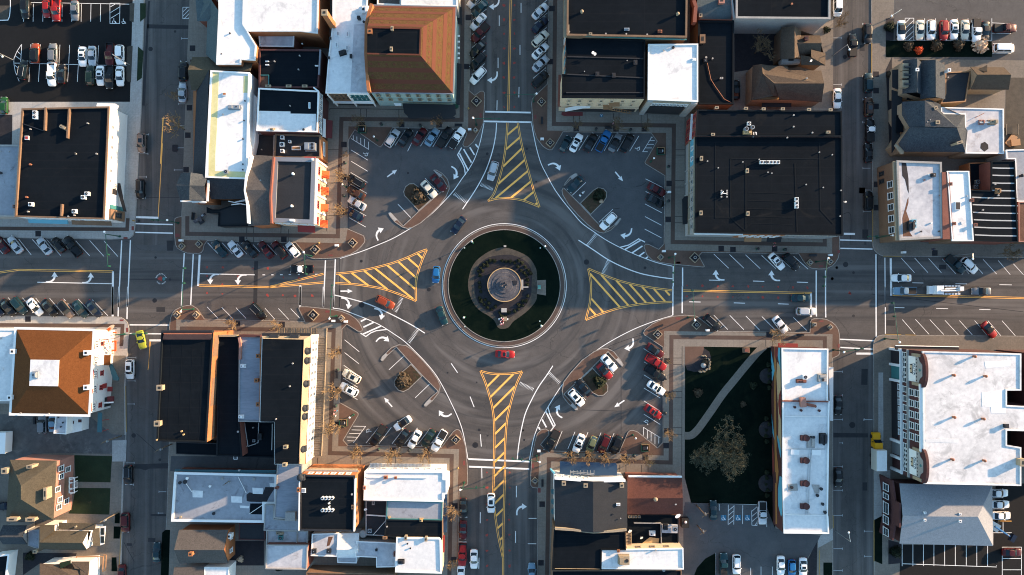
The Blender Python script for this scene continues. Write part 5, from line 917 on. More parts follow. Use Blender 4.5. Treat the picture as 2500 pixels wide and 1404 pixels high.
mb=MB();p=at(B,1650+680/3.51,1150/3.51,B['rz']+.03);txt_into(mb,'J3',1.3,Matrix.Translation(p));mb.make('lettering',M['lamp_white'],B['root'])
wins(B,'W',3,[8,5],(.9,1.7),'trim_red');slab_on(B,'W',0,1,6.3,6.6,'trim_white','cornice',.5);wins(B,'W',3,[2.4],(1.2,2),'trim_red')
# ---------------- far east, north side
B=pitched('house','dark slate house with many dormers next to the parking strip lawn','house',Z(2000,0,[(715,520),(845,500),(1000,510),(1080,560),(1080,850),(870,850),(715,800)]),6.5,'stone_tan',
  [[(*q,h) for q,h in zip(Z(2000,0,L),H)] for L,H in (([(718,520),(840,500),(840,790),(716,802)],(6.5,9.5,9.5,6.5)),([(840,500),(876,535),(862,660),(878,805),(840,790)],(9.5,7.5,7.2,7.5,9.5)),([(877,520),(998,510),(998,650)],(7,9.8,10.5)),([(877,520),(998,650),(860,650)],(7,10.5,7.2)),([(860,650),(998,650),(870,800)],(7.2,10.5,7.5)),([(870,800),(998,650),(1000,830),(865,850)],(7.5,10.5,9.8,7)),([(998,510),(1080,560),(1080,850),(1000,832)],(9.8,6.8,6.8,9.8)))],'shingle_slate')
for y in (575,640,720):
    mb=MB();p=P(*Z(2000,0,[(735,y)])[0],8);mb.box((p.x,p.y,7.6),(1.4,1.6,1.3));mb.make('dormer',M['stone_tan'],B['root'])
    pitched('','','',[],8,'stone_tan',[[(*q,h) for q,h in zip(Z(2000,0,L),H)] for L,H in (([(712,y-22),(800,y),(740,y-2)],(7.6,9.0,9.0)),([(712,y+22),(800,y),(740,y-2)],(7.6,9.0,9.0)))],'shingle_slate',parent=B['root'])
B['rz']=8;chimney(B,2231,175,.6,.6,1.4,'lamp_white');chimney(B,2312,174,.6,.6,.8,'lamp_white')
canopy(B,Z(2000,0,[(628,600),(708,590),(712,780),(630,745)]),4.2,'roof_charcoal',.3,'porch_roof');canopy(B,Z(2000,0,[(755,795),(870,790),(905,855),(755,855)]),4.5,'roof_black',.3,'porch_roof')
B=flat('house','low dark flat roofed link between the slate house and the gabled coach house','house',Z(2000,0,[(1083,620),(1300,610),(1255,870),(1045,885),(1083,800)]),5,'stone_tan','roof_charcoal',.2,.2,cap='wood');pipe(B,2313,190,.2,.4)
B=pitched('coach_house','brown gabled coach house with a single dormer beside the sandy yard','house',Z(2000,0,[(1300,575),(1590,575),(1640,640),(1622,765),(1300,765)]),5.2,'stone_tan',
  [[(*q,h) for q,h in zip(Z(2000,0,L),H)] for L,H in (([(1297,573),(1585,577),(1645,640),(1355,640)],(5.2,5.2,8,8)),([(1355,641),(1645,641),(1625,768),(1302,766)],(8,8,5.2,5.2)),([(1440,555),(1440,615),(1358,600)],(6.0,7.6,6.2)))],'shingle_brown',gables=[[(*q,h) for q,h in zip(Z(2000,0,[(1297,573),(1355,640),(1302,766)]),(5.2,8,5.2))]])
B=pitched('house','sprawling dark slate mansard house attached to the white flat roof','house',Z(2000,0,[(715,870),(905,860),(1040,892),(1248,985),(1270,1120),(1250,1302),(735,1300),(685,1230),(775,1090),(715,985)]),6.8,'stone_tan',
  [[(*q,h) for q,h in zip(Z(2000,0,L),H)] for L,H in (([(712,872),(905,862),(908,1085),(775,1090),(712,985)],(6.8,9.5,10,8.5,6.8)),([(905,862),(945,852),(1040,895),(1045,978),(1248,985),(1250,1090),(1180,1092),(908,1085)],(9.5,7.5,7,7.4,7,7,10,10)),([(778,1090),(1178,1095),(1252,1302),(735,1300),(680,1232)],(9.8,10,6.8,6.6,6.6)),([(1180,1094),(1250,1090),(1272,1122),(1252,1300)],(10,7,6.8,6.8)))],'shingle_slate')
B['rz']=8.5;chimney(B,2331,352,1.2,.5,1.8,'stone_tan',rz=.3);chimney(B,2279,303,.8,.7,1.6,'stone_tan');chimney(B,2277,267,.7,.6,1.2,'stone_tan',rz=.4)
for x,y in ((922,1048),(945,1030)):pipe(B,2000+x/3.51,y/3.51,.14,.4,z=9.6)
canopy(B,Z(2000,0,[(625,770),(715,800),(705,920),(690,1140),(700,1190),(625,1310)]),4.0,'roof_charcoal',.3,'porch_roof');canopy(B,Z(2000,0,[(665,988),(722,988),(722,1130),(662,1138)]),4.6,'roof_black',.3,'porch_roof');canopy(B,Z(2000,0,[(740,1290),(775,1262),(890,1268),(890,1305)]),5.2,'roof_black',.3,'porch_roof');canopy(B,Z(2000,0,[(645,1245),(660,1232),(728,1290),(722,1320),(700,1322)]),6.4,'stone_tan',.3,'gable_end')
B=flat(SB,'white flat roof with sooty stains behind the slate mansard house','building',[(2298,262),(2450,266),(2451,375),(2358,374),(2356,279),(2298,278)],6.6,'stone_tan','roof_white_stained',.2,.2,cap='trim_white')
unit(B,2421,299,1.7,.9,.8,'stone_tan',0);unit(B,2395,299,.9,.9,.5,'brick_pink');mb=MB();mb.tube(at(B,2380,288,6.8),at(B,2403,276,6.8),.07);mb.make('pipework',M['coping_rust'],B['root']);patch(B,Z(2000,0,[(1385,1230),(1420,1215),(1448,1240),(1450,1275),(1415,1300),(1380,1270)]),'mulch',.012,'soot_stain')
mb=MB();mb.tube(at(B,2391,299,7),at(B,2420,299,7),.2);mb.make('duct',M['metal_grey'],B['root'])
B=flat(SB,'white roof with black soot streaks above a brown brick west wall with five windows','building',[(2190,392),(2299,396),(2302,581),(2197,586)],9,'brick_tan','roof_white_stained',.35,.4,cap='stucco_grey')
patch(B,Z(2000,350,[(705,165),(745,168),(755,230),(765,300),(768,430),(755,400),(735,310),(712,280)]),'mulch',.012,'soot_stain');patch(B,Z(2000,350,[(765,460),(765,510),(745,580),(770,650),(775,760),(800,798),(718,798),(712,640),(735,560),(755,480)]),'roof_rust',.012,'soot_stain')
ac(B,2000+968/3.51,350+275/3.51,.85,.8,'metal_dark')
for y in (672,710):ac(B,2000+798/3.51,350+y/3.51,.9,.9,'trim_blue')
unit(B,2221,552,1.2,1.8,.8,'metal_dark')
for x,y,m in ((898,315,'brick_pink'),(957,683,'roof_white'),(935,270,'roof_white'),(870,756,'metal_dark'),(1022,755,'metal_dark'),(1032,447,'brick_pink')):pipe(B,2000+x/3.51,350+y/3.51,.22,.3,m)
wins(B,'W',5,[5.8],(1.5,2.2),'trim_white',.2,.93);slab_on(B,'W',.0,1,7.9,8.4,'stone_tan','cornice',.5);wins(B,'W',2,[2.2],(.9,2),'trim_dark',.05,.25)
B=flat(SB,'narrow dark red roof strip between two white roofs','building',[(2301,421),(2316,421),(2327,583),(2303,583)],9.15,'brick_red','brick_red',.03,.2)
B=flat(SB,'clean narrow white roof with one skylight, left of the striped black roof','building',[(2313,418),(2366,418),(2377,588),(2325,588)],9.2,'brick_tan','roof_white',.25,.2,cap='trim_white')
skylight(B,2337,503,1.2,1.9,m='metal_dark');pipe(B,2360,479,.18,.3,'metal_grey');pipe(B,2349,544,.35,.1,'roof_white')
for x,y in ((1112,352),(1143,690),(1326,700),(1297,490)):chimney(B,2000+x/3.51,350+y/3.51,.6,.6,.6,'brick_red')
B=flat(SB,'black roof crossed by broken white seams, near the right picture edge','building',[(2370,464),(2421,466),(2421,394),(2478,393),(2486,591),(2379,588)],8.2,'brick_red','roof_black',.25,.2,cap='seam_dark')
mb=MB()
for k,y in enumerate((212,275,341,405)):stroke(mb,PH(Z(2000,350,[(1480,y-2),(1560,y+1),(1672,y+2)]),7.95),.28,7.99)
for k,y in enumerate((468,531,597,660,724,790)):stroke(mb,PH(Z(2000,350,[(1305+k*5,y-6),(1480,y+1),(1700,y+4)]),7.95),.28,7.99)
mb.make('roof_seam',M['worn_white'],B['root'])
for x,y in ((1395,572),(1527,447),(1500,352),(1440,472)):pipe(B,2000+x/3.51,350+y/3.51,.22,.5)
unit(B,2434,467,.8,1.0,.6,'wood')
B=flat(SB,'low black court roof with condensers and a brick side wall','building',[(2366,398),(2420,396),(2420,464),(2369,464)],4,'brick_orange','roof_black',.2,.2)
for x,y in ((1345,333),(1398,330),(1330,375)):ac(B,2000+x/3.51,350+y/3.51,.9,.7,'metal_grey')
B=flat(SB,'grey white roof in the notch at the right picture edge','building',[(2457,366),(2640,362),(2640,492),(2482,492),(2479,388),(2458,388)],7,'stucco_grey','roof_grey',.2,.2,cap='trim_white');turbine(B,2490,430,.4,'metal_dark')
B=flat(SB,'pinkish brown roof at the right picture edge north of the east road','building',[(2487,493),(2640,493),(2640,590),(2488,590)],7.4,'brick_tan','roof_rust',.2,.2,cap='brick_pink')
# ---------------- south-west corner blocks
B=pitched(SB,'rust shingled hip roof with a square white centre above a white red windowed wall','building',[(40,803),(228,807),(217,1013),(27,1010)],9.2,'stucco_white',[],'shingle_rust') if False else None
o8=[(40,803),(228,807),(217,1013),(27,1010)];i8=[(75,878),(145,879),(142,943),(72,942)]
B=pitched(SB,'rust shingled hip roof with a square white centre above a white red windowed wall','building',o8,9.2,'stucco_white',[[(*o8[k],9.2),(*o8[(k+1) % 4],9.2),(*i8[(k+1) % 4],12.2),(*i8[k],12.2)] for k in range(4)],'shingle_rust')
mb=MB();mb.prism(PH(i8,12.2),11.8,12.3);mb.make('flat_roof',M['roof_white'],B['root']);B['rz']=12.3;unit(B,87,915,.9,1.3,.4,'metal_grey');B['rz']=9.4
mb=MB();stroke(mb,inset(ccw(PH(o8,9.2)),-.15),.55,9.3,closed=True);mb.make('gutter',M['trim_white'],B['root'])
for y in (563,857):chimney(B,767/3.51,700+y/3.51,1.0,1.0,1.3,'trim_white',z=9.3)
for x,y in ((133,552),(108,945)):chimney(B,x/3.51,700+y/3.51,.9,1.0,1.0,'trim_white',z=9.3)
for x,y in ((182,1083),(423,1087),(372,862)):pipe(B,x/3.51,700+y/3.51,.18,.4,z=9.6)
B['pts']=inset(B['pts'],.25);B['h']=9.2
for t in (.16,.355,.53,.71,.93):wins(B,'E',3,[7.2],(.45,1.2),'trim_white',t-.045,t+.045);slab_on(B,'E',t-.055,t+.055,6.3,6.42,'trim_red','sill',.1);slab_on(B,'E',t-.055,t+.055,7.95,8.07,'trim_red','lintel',.1)
for t in (.53,.71,.93):wins(B,'E',2,[4.6],(.45,1.1),'trim_red',t-.03,t+.03)
wins(B,'E',1,[5.0],(.8,1.2),'trim_red',.16,.16);slab_on(B,'E',.67,.73,2.4,4.0,'trim_red','shutter');slab_on(B,'E',.85,.97,.2,2.8,'trim_dark','doorway')
canopy(B,Z(0,700,[(873,585),(943,587),(940,675),(870,670)]),4.0,'shingle_rust',.3,'porch_roof');canopy(B,Z(0,700,[(930,665),(955,660),(1018,790),(1010,805),(968,800)]),3.2,'awning_teal',.3,'stair_cover')
canopy(B,Z(0,700,[(918,942),(973,940),(972,985),(918,988)]),3.6,'awning_maroon',.3,'awning');canopy(B,Z(0,700,[(888,990),(970,985),(970,997),(888,1002)]),3.7,'trim_white',.25,'sign_board');canopy(B,Z(0,700,[(920,858),(960,858),(958,898),(920,898)]),2.6,'awning_red',.3,'awning')
mb=MB() # open steel stair on the east wall
for i in range(8):mb.tube(P(255+i*2.3,836+i*4,5.6-i*.6),P(261+i*2.3,834+i*4,5.6-i*.6),.06)
for L in ([(251,829,6.2),(264,829,6.2),(275,864,1.2)],[(251,829,6.2),(253,843,6),(272,868,1.2)],[(252,843,6),(264,838,6),(264,829,6.2)],[(251,829,6.2),(251,829,0)],[(264,829,6.2),(264,829,0)]):
    for a,b_ in zip(L,L[1:]):mb.tube(P(*a),P(*b_),.06)
mb.make('fire_escape',M['coping_rust'],B['root'])
canopy(B,Z(0,700,[(838,1078),(873,1080),(870,1247),(833,1247)]),3.0,'awning_teal',.2,'porch_roof');mb=MB()
for a,b_ in (((873,1145),(935,1137)),((873,1080),(870,1242)),((870,1240),(930,1222))):mb.tube(P(*Z(0,700,[a])[0],1),P(*Z(0,700,[b_])[0],1),.08)
mb.make('railing',M['trim_red'],B['root'])
B=flat('outbuilding','small stained white roofed outbuilding with a white side wall, behind the rust hip roof','building',[(136,1015),(163,1015),(161,1060),(131,1058)],5.5,'stucco_white','roof_white_stained',.2,.15,cap='trim_white')
mb=MB();mb.prism([tuple(P(163,1015,3)[:2]),tuple(P(201,1015,3)[:2]),tuple(P(199,1052,3)[:2]),tuple(P(161,1060,3)[:2])],0,3);mb.make('side_wing',M['stucco_white'],B['root'])
for x,y in ((543,1164),(505,1117),(525,1200)):pipe(B,x/3.51,700+y/3.51,.2,.3,'metal_dark')
for x,y in ((620,1162),(685,1150)):
    p=P(x/3.51,700+y/3.51,3);mb=MB();mb.box((p.x,p.y,3.02),(.8,.7,.1));mb.make('roof_hatch',M['brick_dark'],B['root'])
B=flat(SB,'white roof strip at the left picture edge joined to the rust hip roof','building',[(-100,805),(38,805),(29,979),(-100,978)],8.2,'stucco_white','roof_white',.2,.2,cap='trim_white');pipe(B,2,826,.3,.4,'metal_grey');pipe(B,6,901,.35,.2,'roof_white')
B=flat('trailer','white box trailer parked at the left picture edge on the gravel yard','trailer',[(-40,1058),(13,1057),(11,1107),(-40,1107)],3.4,'trim_white','trim_white',.0,.1,z0=.9)
mb=MB();mb.prism(PH([(13,1057),(24,1057),(22,1101),(11,1106)],1.4),.9,1.5);mb.make('side_skirt',M['trim_teal'],B['root'])
for y in (1070,1092):
    p=P(8,y);mb=MB();mb.tube((p.x-1,p.y,.5),(p.x+.2,p.y,.5),.5,.5,12);mb.make('wheel',M['black_rubber'],B['root'])
B=pitched('brick_house','olive shingled hip roofed brick house with a white porch, facing two lawns','house',[(24,1123),(138,1125),(130,1269),(15,1269)],7.2,'brick_pink',
  [[(24,1123,7.2),(138,1125,7.2),(51,1186,10.4)],[(138,1125,7.2),(130,1269,7.2),(51,1219,10.4),(51,1186,10.4)],[(24,1123,7.2),(15,1269,7.2),(51,1219,10.4),(51,1186,10.4)],[(130,1269,7.2),(15,1269,7.2),(51,1219,10.4)]],'shingle_olive')
for x,y,sx,sy,hh,z in ((300,460,1.2,.6,1.8,8),(75,500,1.2,1.2,1.4,7.2),(427,690,.6,2.6,1.6,7.8),(140,910,2.2,.7,1.4,7.4),(295,912,2.0,.7,1.4,7.4)):chimney(B,x/3.51,1004+y/3.51,sx,sy,hh,'stone_tan',z=z)
for x,y in ((185,603),(218,603),(165,648),(162,690),(158,725),(182,792)):pipe(B,x/3.51,1004+y/3.51,.14,.4,'metal_dark',z=9.2)
for t,z in ((.16,4.8),(.5,5.6),(.82,4.8),(.22,2.2),(.78,2.2)):wins(B,'E',1,[z+.6],(1.2,1.7),'trim_white',t,t)
wins(B,'E',2,[5.2],(1.2,1.6),'trim_white',.1,.9);canopy(B,Z(0,1004,[(520,575),(583,570),(580,738),(510,738)]),3.4,'brick_tan',.3,'porch_roof')
mb=MB()
for y in (575,605,655,690):
    p=P(*Z(0,1004,[(612,y)])[0],2);mb.box((p.x,p.y,2.7),(1.4,.25,.25))
for y in (570,700):a=P(*Z(0,1004,[(590,y)])[0],2.8);b_=P(*Z(0,1004,[(640,y)])[0],2.8);mb.tube(a,b_,.12)
for x in (592,636):mb.tube(P(*Z(0,1004,[(x,570)])[0],2.8),P(*Z(0,1004,[(x,700)])[0],2.8),.12)
for y in (575,605,660,695):p=P(*Z(0,1004,[(636,y)])[0],1.4);mb.tube((p.x,p.y,0),(p.x,p.y,2.8),.12)
mb.make('porch_frame',M['trim_white'],B['root']);mb=MB();p=P(*Z(0,1004,[(648,630)])[0]);mb.box((p.x,p.y,.2),(1.2,1.6,.4));mb.make('step',M['concrete_light'],B['root'])
B=pitched('white_house','small white house with an olive gabled roof and glazed porch, south of the brick house','house',Z(0,1004,[(340,980),(465,980),(465,1025),(790,1020),(745,1190),(335,1205)]),5.2,'stucco_white',
  [[(*q,h) for q,h in zip(Z(0,1004,L),H)] for L,H in (([(340,978),(465,975),(465,1025),(340,1125)],(5.4,5.4,6.2,7.6)),([(465,1025),(758,1025),(705,1130),(340,1125)],(5.2,5.2,7.6,7.6)),([(340,1126),(705,1131),(745,1192),(375,1185),(330,1205)],(7.6,7.6,5.2,5.2,5.2)),([(505,955),(820,965),(810,1015),(500,1010)],(4,4,4.4,4.4)),([(790,1012),(850,1000),(850,1155),(795,1150)],(4.4,3.8,3.8,4.4)))],'shingle_olive',gables=[[(*q,h) for q,h in zip(Z(0,1004,[(755,1025),(705,1130),(745,1192)]),(5.2,7.6,5.2))]])
B['rz']=4.3;pipe(B,187,1285,.25,.5,'stone_tan');chimney(B,91,1344,.8,.6,.8,'stone_tan',z=5)
canopy(B,Z(0,1004,[(860,990),(905,985),(890,1140),(858,1150)]),2.8,'trim_white',.2,'porch_roof');mb=MB()
for y in (1000,1070):p=P(*Z(0,1004,[(880,y+30)])[0],2.85);mb.box((p.x,p.y,2.85),(.8,1.6,.05))
mb.make('porch_glazing',M['glass'],B['root']);wins(B,'E',1,[3.5],(1.5,1.2),'trim_white',.5,.5)
B=pitched('house','brown roofed house with a lime green dormer at the bottom left picture edge','house',Z(0,1004,[(340,1310),(760,1290),(760,1600),(340,1600)]),5,'stucco_white',
  [[(*q,h) for q,h in zip(Z(0,1004,L),H)] for L,H in (([(340,1308),(505,1315),(510,1350),(685,1355),(680,1450),(340,1450)],(5,5,5.6,5.2,6.8,6.8)),([(610,1290),(765,1290),(757,1404),(690,1404),(685,1355),(640,1350)],(5,5,6.2,6.2,5.6,5.6)),([(340,1452),(680,1452),(680,1600),(340,1600)],(6.8,6.8,5,5)))],'shingle_brown')
canopy(B,Z(0,1004,[(510,1300),(600,1280),(600,1310),(520,1350)]),5.6,'grass_bright',.3,'dormer');mb=MB()
for L in ([(655,1245),(885,1245),(880,1375)],[(655,1245),(655,1285)],[(885,1232),(910,1232),(905,1360),(880,1375)]):
    for a,b_ in zip(L,L[1:]):mb.tube(P(*Z(0,1004,[a])[0],1.2),P(*Z(0,1004,[b_])[0],1.2),.1)
mb.make('deck_rail',M['wood'],B['root'])
gable_x('garage','small dark ridged garage south of the brick house','garage',7,1283,65,1329,3.4,5,'stucco_grey','shingle_slate');B=flat('shed','light grey lean-to shed between the garage and the white house','shed',Z(0,1004,[(240,1020),(335,1015),(330,1180),(240,1150)]),3,'stucco_grey','roof_grey',.1,.1)
B=flat('shed','white framed glazed shed at the bottom left picture corner','shed',Z(0,1004,[(-60,1240),(78,1225),(45,1500),(-60,1500)]),3.2,'trim_white','roof_black',.2,.35,cap='trim_white')
# ---------------- south-west main block
B=flat(SB,'large black roof with a brick parapet slope and a long orange brick east wall','building',[(394,812),(519,812),(503,1080),(382,1077)],12,'brick_orange','roof_black',.35,.3,cap='seam_dark')
slab_on(B,'N',0,1,11.2,12.1,'trim_dark','cornice',.5);mb=MB();q=[P(*a,h) for a,h in zip([(400,816),(517,816),(519,829),(397,829)],(13.0,13.0,11.7,11.7))];mb.add(q,[(0,3,2,1)]);mb.add([q[0],q[1],P(519,812,11.7),P(398,812,11.7)],[(0,1,2,3)]);mb.make('parapet_slope',M['brick_red'],B['root'])
for x,y in ((-20,860),(-42,1165)):chimney(B,400+x/3.51+2,700+y/3.51,1.2,1.1,1.2,'stone_tan')
for x,y in ((140,1237),(-30,860),(-70,1310),(157,1265)):pipe(B,400+x/3.51+5,700+y/3.51,.22,.5,'gold_trim')
mb=MB()
for x in (50,145,235,320):stroke(mb,PH(Z(400,700,[(x+15,470),(x-22,1320)]),11.65),.08,11.68)
mb.make('roof_seam',M['seam_dark'],B['root'])
mb=MB()
a_,b_,n_=side(B,'E')
if a_.y > b_.y:a_,b_=b_,a_
for i,(t0,t1,z0,z1) in enumerate(((.02,.28,2,9),(.32,.58,3,11),(.62,.75,1,8),(.78,.97,5,11.2))):
    p=a_+(b_-a_)*t0+n_*.04;q=a_+(b_-a_)*t1+n_*.04;mb.quad((*p,z0),(*q,z0+.7),(*q,z1-.5),(*p,z1))
mb.make('faded_paint',M['brick_tan'],B['root'])
B=flat(SB,'very dark narrow roof in the shadow of the orange brick wall','building',[(531,822),(582,822),(583,1030),(590,1115),(529,1113)],8.5,'brick_red','roof_black',.25,.25,cap='seam_dark');slab_on(B,'N',.1,.95,7,8.9,'stone_tan','cornice',.4);pipe(B,583,1053,.25,.7);skylight(B,576,1117,.9,.8,z=5)
B=flat(SB,'pale slate blue roof streaked with black, north of the light court','building',[(584,822),(636,824),(634,1030),(582,1029)],9,'brick_orange','roof_slate_blue',.2,.2,cap='stucco_grey')
wallrun(B,[(583,824),(586,840),(585,878)],.5,.8,'brick_pink');wallrun(B,[(637,824),(637,900),(635,1030)],.5,.9,'brick_orange')
for x,y,m in ((682,678,'trim_white'),(665,1112,'trim_white')):unit(B,400+x/3.51,700+y/3.51,1.0,.6,.5,m)
for x,y in ((822,590),(808,798),(822,1002)):chimney(B,400+x/3.51,700+y/3.51,.7,.8,1.2,'brick_orange')
slab_on(B,'N',0,1,6.5,9.2,'brick_dark','cornice',.5)
B=flat(SB,'long black roof ringed by a tan mansard with dark dormers, above the wooden arcade','building',[(640,820),(757.5,820),(744,1133),(671,1133),(670,1030),(634,1030)],10.4,'stucco_white','roof_black',.1,.1)
mb=MB();mans=((640,820),(757.5,820),(745,1133),(730,1133),(742,829),(641,827))
hm=(10.4,10.4,10.4,12.4,12.4,12.4);v=[P(*q,h) for q,h in zip(mans,hm)];mb.add(v,[(0,5,4,1),(1,4,3,2)]);mb.make('mansard',M['stone_tan'],B['root'])
mb=MB();mb.prism(PH([(641,828),(742,829),(731,1133),(671,1133),(670,1030),(636,1030)],12.4),10.2,12.3);mb.make('upper_roof',M['roof_black'],B['root']);B['rz']=12.3
for y in (549,632,830,1040,1112,1390,1335+300):
    x=1218-(y-549)*.043;p=P(400+x/3.51,700+y/3.51,11.3);mb=MB();mb.ball((p.x,p.y,11.3),.85,12,8,1.0);mb.box((p.x+.3,p.y,11.0),(1.3,1.3,1.2));mb.make('dormer',M['shingle_dark'],B['root'])
for x,y in ((945,428),(1120,428)):
    p=P(400+x/3.51,700+y/3.51,11.3);mb=MB();mb.box((p.x,p.y,11.2),(2.0,.9,1.2));mb.make('dormer',M['shingle_dark'],B['root'])
slab_on(B,'E',0,1,9.9,10.3,'coping_rust','cornice',.15);slab_on(B,'N',0,1,9.6,10.5,'trim_dark','cornice',.6)
for z in (8.0,5.6):wins(B,'E',8,[z],(.85,1.7),'trim_white',.03,.985,pairs=.8)
for x,y in ((1083,852),(965,1133),(1108,657)):pipe(B,400+x/3.51,700+y/3.51,.2,.5)
chimney(B,400+1052/3.51,1004+300/3.51,.8,.7,.9,'stone_tan');chimney(B,400+1045/3.51,1004+450/3.51,.8,.7,.9,'stone_tan')
canopy(B,Z(400,700,[(1313,430),(1397,355),(1385,700),(1365,1200),(1350,1450),(1280,1450),(1295,900)]),3.6,'weathered',.25,'arcade_roof');canopy(B,Z(400,700,[(968,352),(1396,358),(1310,432),(1262,420),(968,408)]),3.55,'weathered',.25,'arcade_roof')
mb=MB()
for i in range(68):
    y=440+i*15;x0=1318-(y-430)*.036;x1=1390-(y-355)*.036;a=P(*Z(400,700,[(x0,y)])[0],3.64);b_=P(*Z(400,700,[(x1,y)])[0],3.64);mb.tube(a,b_,.035 if i % 4 else .09)
for i in range(24):x=975+i*14.5;mb.tube(P(*Z(400,700,[(x,354)])[0],3.6),P(*Z(400,700,[(x,405)])[0],3.6),.04 if i % 4 else .09)
mb.make('roof_batten',M['bark'],B['root']);mb=MB()
for i in range(9):p=P(*Z(400,700,[(1388-(i*125)*.036,365+i*125)])[0],0);mb.tube((p.x-.2,p.y,.1),(p.x-.2,p.y,3.5),.09)
mb.make('arcade_post',M['trim_white'],B['root']);L=[(1397,355),(1385,700),(1365,1200),(1350,1450)];mb=MB()
for a,b_ in zip(L,L[1:]):mb.tube(P(*Z(400,700,[a])[0],3.62),P(*Z(400,700,[b_])[0],3.62),.13)
mb.make('gutter',M['stone_tan'],B['root'])
B=flat(SB,'sunken light court with black roofs and white pipes between the dark roofs','building',[(590,1031),(668,1031),(668,1117),(592,1115)],5,'brick_red','roof_black',.3,.2,cap='seam_dark')
mb=MB()
for L in ([(690,1165),(720,1360),(685,1392)],[(720,1368),(790,1345)],[(812,1165),(808,1335),(795,1340)],[(930,1175),(925,1400)]):
    for a,b_ in zip(L,L[1:]):mb.tube(at(B,*Z(400,700,[a])[0],5.1),at(B,*Z(400,700,[b_])[0],5.1),.1)
mb.make('pipework',M['worn_white'],B['root']);ac(B,400+778/3.51,700+1317/3.51,.6,.6);chimney(B,400+832/3.51,700+1280/3.51,.8,1.4,.9,'metal_dark');pipe(B,400+770/3.51,700+1205/3.51,.2)
B=flat('loading_shed','black flat roofed loading shed under the large black roof, beside the alley','building',[(430,1080),(529,1083),(529,1112),(430,1108)],4,'metal_dark','roof_black',.1,.1)
# southern row
B=flat(SB,'long stained grey roof with white rims and a burnt black patch','building',[(426,1153),(675,1159),(675,1231),(645,1231),(645,1276),(418,1273)],5.2,'brick_red','roof_grey',.3,.5,cap='trim_white')
patch(B,Z(400,1004,[(870,650),(955,652),(905,730),(880,780),(735,775),(710,770),(708,715),(735,695),(810,710),(850,700)]),'mulch',.014,'burnt_patch');patch(B,Z(400,1004,[(740,790),(858,790),(855,885),(735,882)]),'roof_black',.016)
for x0,y0,x1,y1 in ((243,678,335,740),(575,728,672,785),(758,655,850,710),(905,615,955,650),(650,808,733,832)):patch(B,Z(400,1004,[(x0,y0),(x1,y0+4),(x1-2,y1),(x0+4,y1-3)]),'roof_white',.02)
for x,y,r,m in ((143,610,.4,'metal_dark'),(187,603,.5,'metal_dark'),(205,572,.35,'trim_white'),(503,575,.35,'stucco_grey'),(775,580,.35,'stucco_grey'),(432,873,.4,'metal_dark'),(400,640,.3,'trim_white'),(148,905,.3,'stone_tan')):pipe(B,400+x/3.51,1004+y/3.51,r,.5,m)
mb=MB()
for a,b_ in (((190,620),(240,690)),((730,882),(865,790)),((635,560),(705,700))):mb.tube(at(B,*Z(400,1004,[a])[0],5.1),at(B,*Z(400,1004,[b_])[0],5.1),.07)
mb.make('cable',M['trim_white'],B['root']);canopy(B,Z(400,1004,[(95,500),(960,505),(955,545),(90,525)]),4.4,'awning_teal',.2,'awning');pipe(B,586,1147,.25,.8,z=5)
B=flat(SB,'slate grey roof with one attic box, left of the black square roof','building',[(677,1133),(738,1135),(730,1270),(669,1265)],8,'stucco_grey','roof_slate_blue',.15,.2,cap='stucco_grey')
mb=MB();p=at(B,706,1258);mb.box((p.x+.6,p.y,8.4),(2.3,2,1.2));mb.make('attic_box',M['stucco_grey'],B['root']);chimney(B,678,1189,.7,.4,.8,'brick_red')
for x in (1000,1010,1025,1040):pass
B=flat(SB,'lower pale grey roof strip wrapping the slate grey roof','building',[(647,1232),(668,1233),(668,1268),(737,1272),(742,1297),(644,1295)],6,'stucco_grey','roof_grey',.12,.15,cap='stucco_grey')
B=flat(SB,'black square roof with eight round fans above bright orange brick walls','building',[(733,1160),(866,1162),(863,1297),(731,1295)],11,'brick_orange','roof_black',.3,.3,cap='trim_dark')
for s_ in 'WE':slab_on(B,s_,.05,1,10.3,11.15,'trim_white','cornice',.25)
for y in (740,843):
    for x in (1365,1393,1420,1447):
        p=at(B,400+x/3.51,1004+y/3.51);mb=MB();mb.cyl(p,.38,.7,14);o=mb.make('air_conditioner',M['lamp_white'],B['root']);f=MB();f.cyl((p.x,p.y,p.z+.7),.24,.04,10);f.make('fan',M['metal_dark'],o)
skylight(B,742,1197,.9,1.0,m='metal_grey');chimney(B,731,1194,.6,.9,.6,'brick_orange');dish(B,806,1225,.3);dish(B,806,1234,.3);pipe(B,860,1206,.25,.4);chimney(B,863,1236,.5,.8,.6,'brick_tan')
wins(B,'N',6,[9.2],(.9,1.4),'trim_white',.08,.92);slab_on(B,'N',.05,.95,5.2,7.2,'stone_tan','storefront',.3);slab_on(B,'N',0,1,7.2,7.5,'stucco_grey','cornice',.4);wins(B,'E',3,[8.5],(.9,1.5),'brick_tan',.5,.95)
B=flat(SB,'broad white roof with a corrugated white awning, facing the south-west court','building',[(890,1151),(1083,1152),(1083,1169),(1091,1170),(1091,1206),(1082,1207),(1082,1225),(888,1221)],8,'stucco_white','roof_white',.25,.3,cap='trim_white')
wallrun(B,Z(800,1004,[(320,567),(850,572)]),.2,.25,'roof_white');chimney(B,943,1164,.8,.6,.7,'coping_rust');chimney(B,967,1165,.5,.4,.6,'coping_rust');chimney(B,891,1189,.5,.8,.6,'brick_pink')
canopy(B,Z(800,1004,[(362,447),(885,455),(885,520),(358,515)]),3.8,'roof_white',.3,'awning');wins(B,'N',7,[5.6],(1.2,1.3),'trim_white')
mb=MB()
for i in range(44):x=372+i*11.8;mb.tube(P(*Z(800,1004,[(x,450)])[0],3.84),P(*Z(800,1004,[(x,512)])[0],3.84),.05)
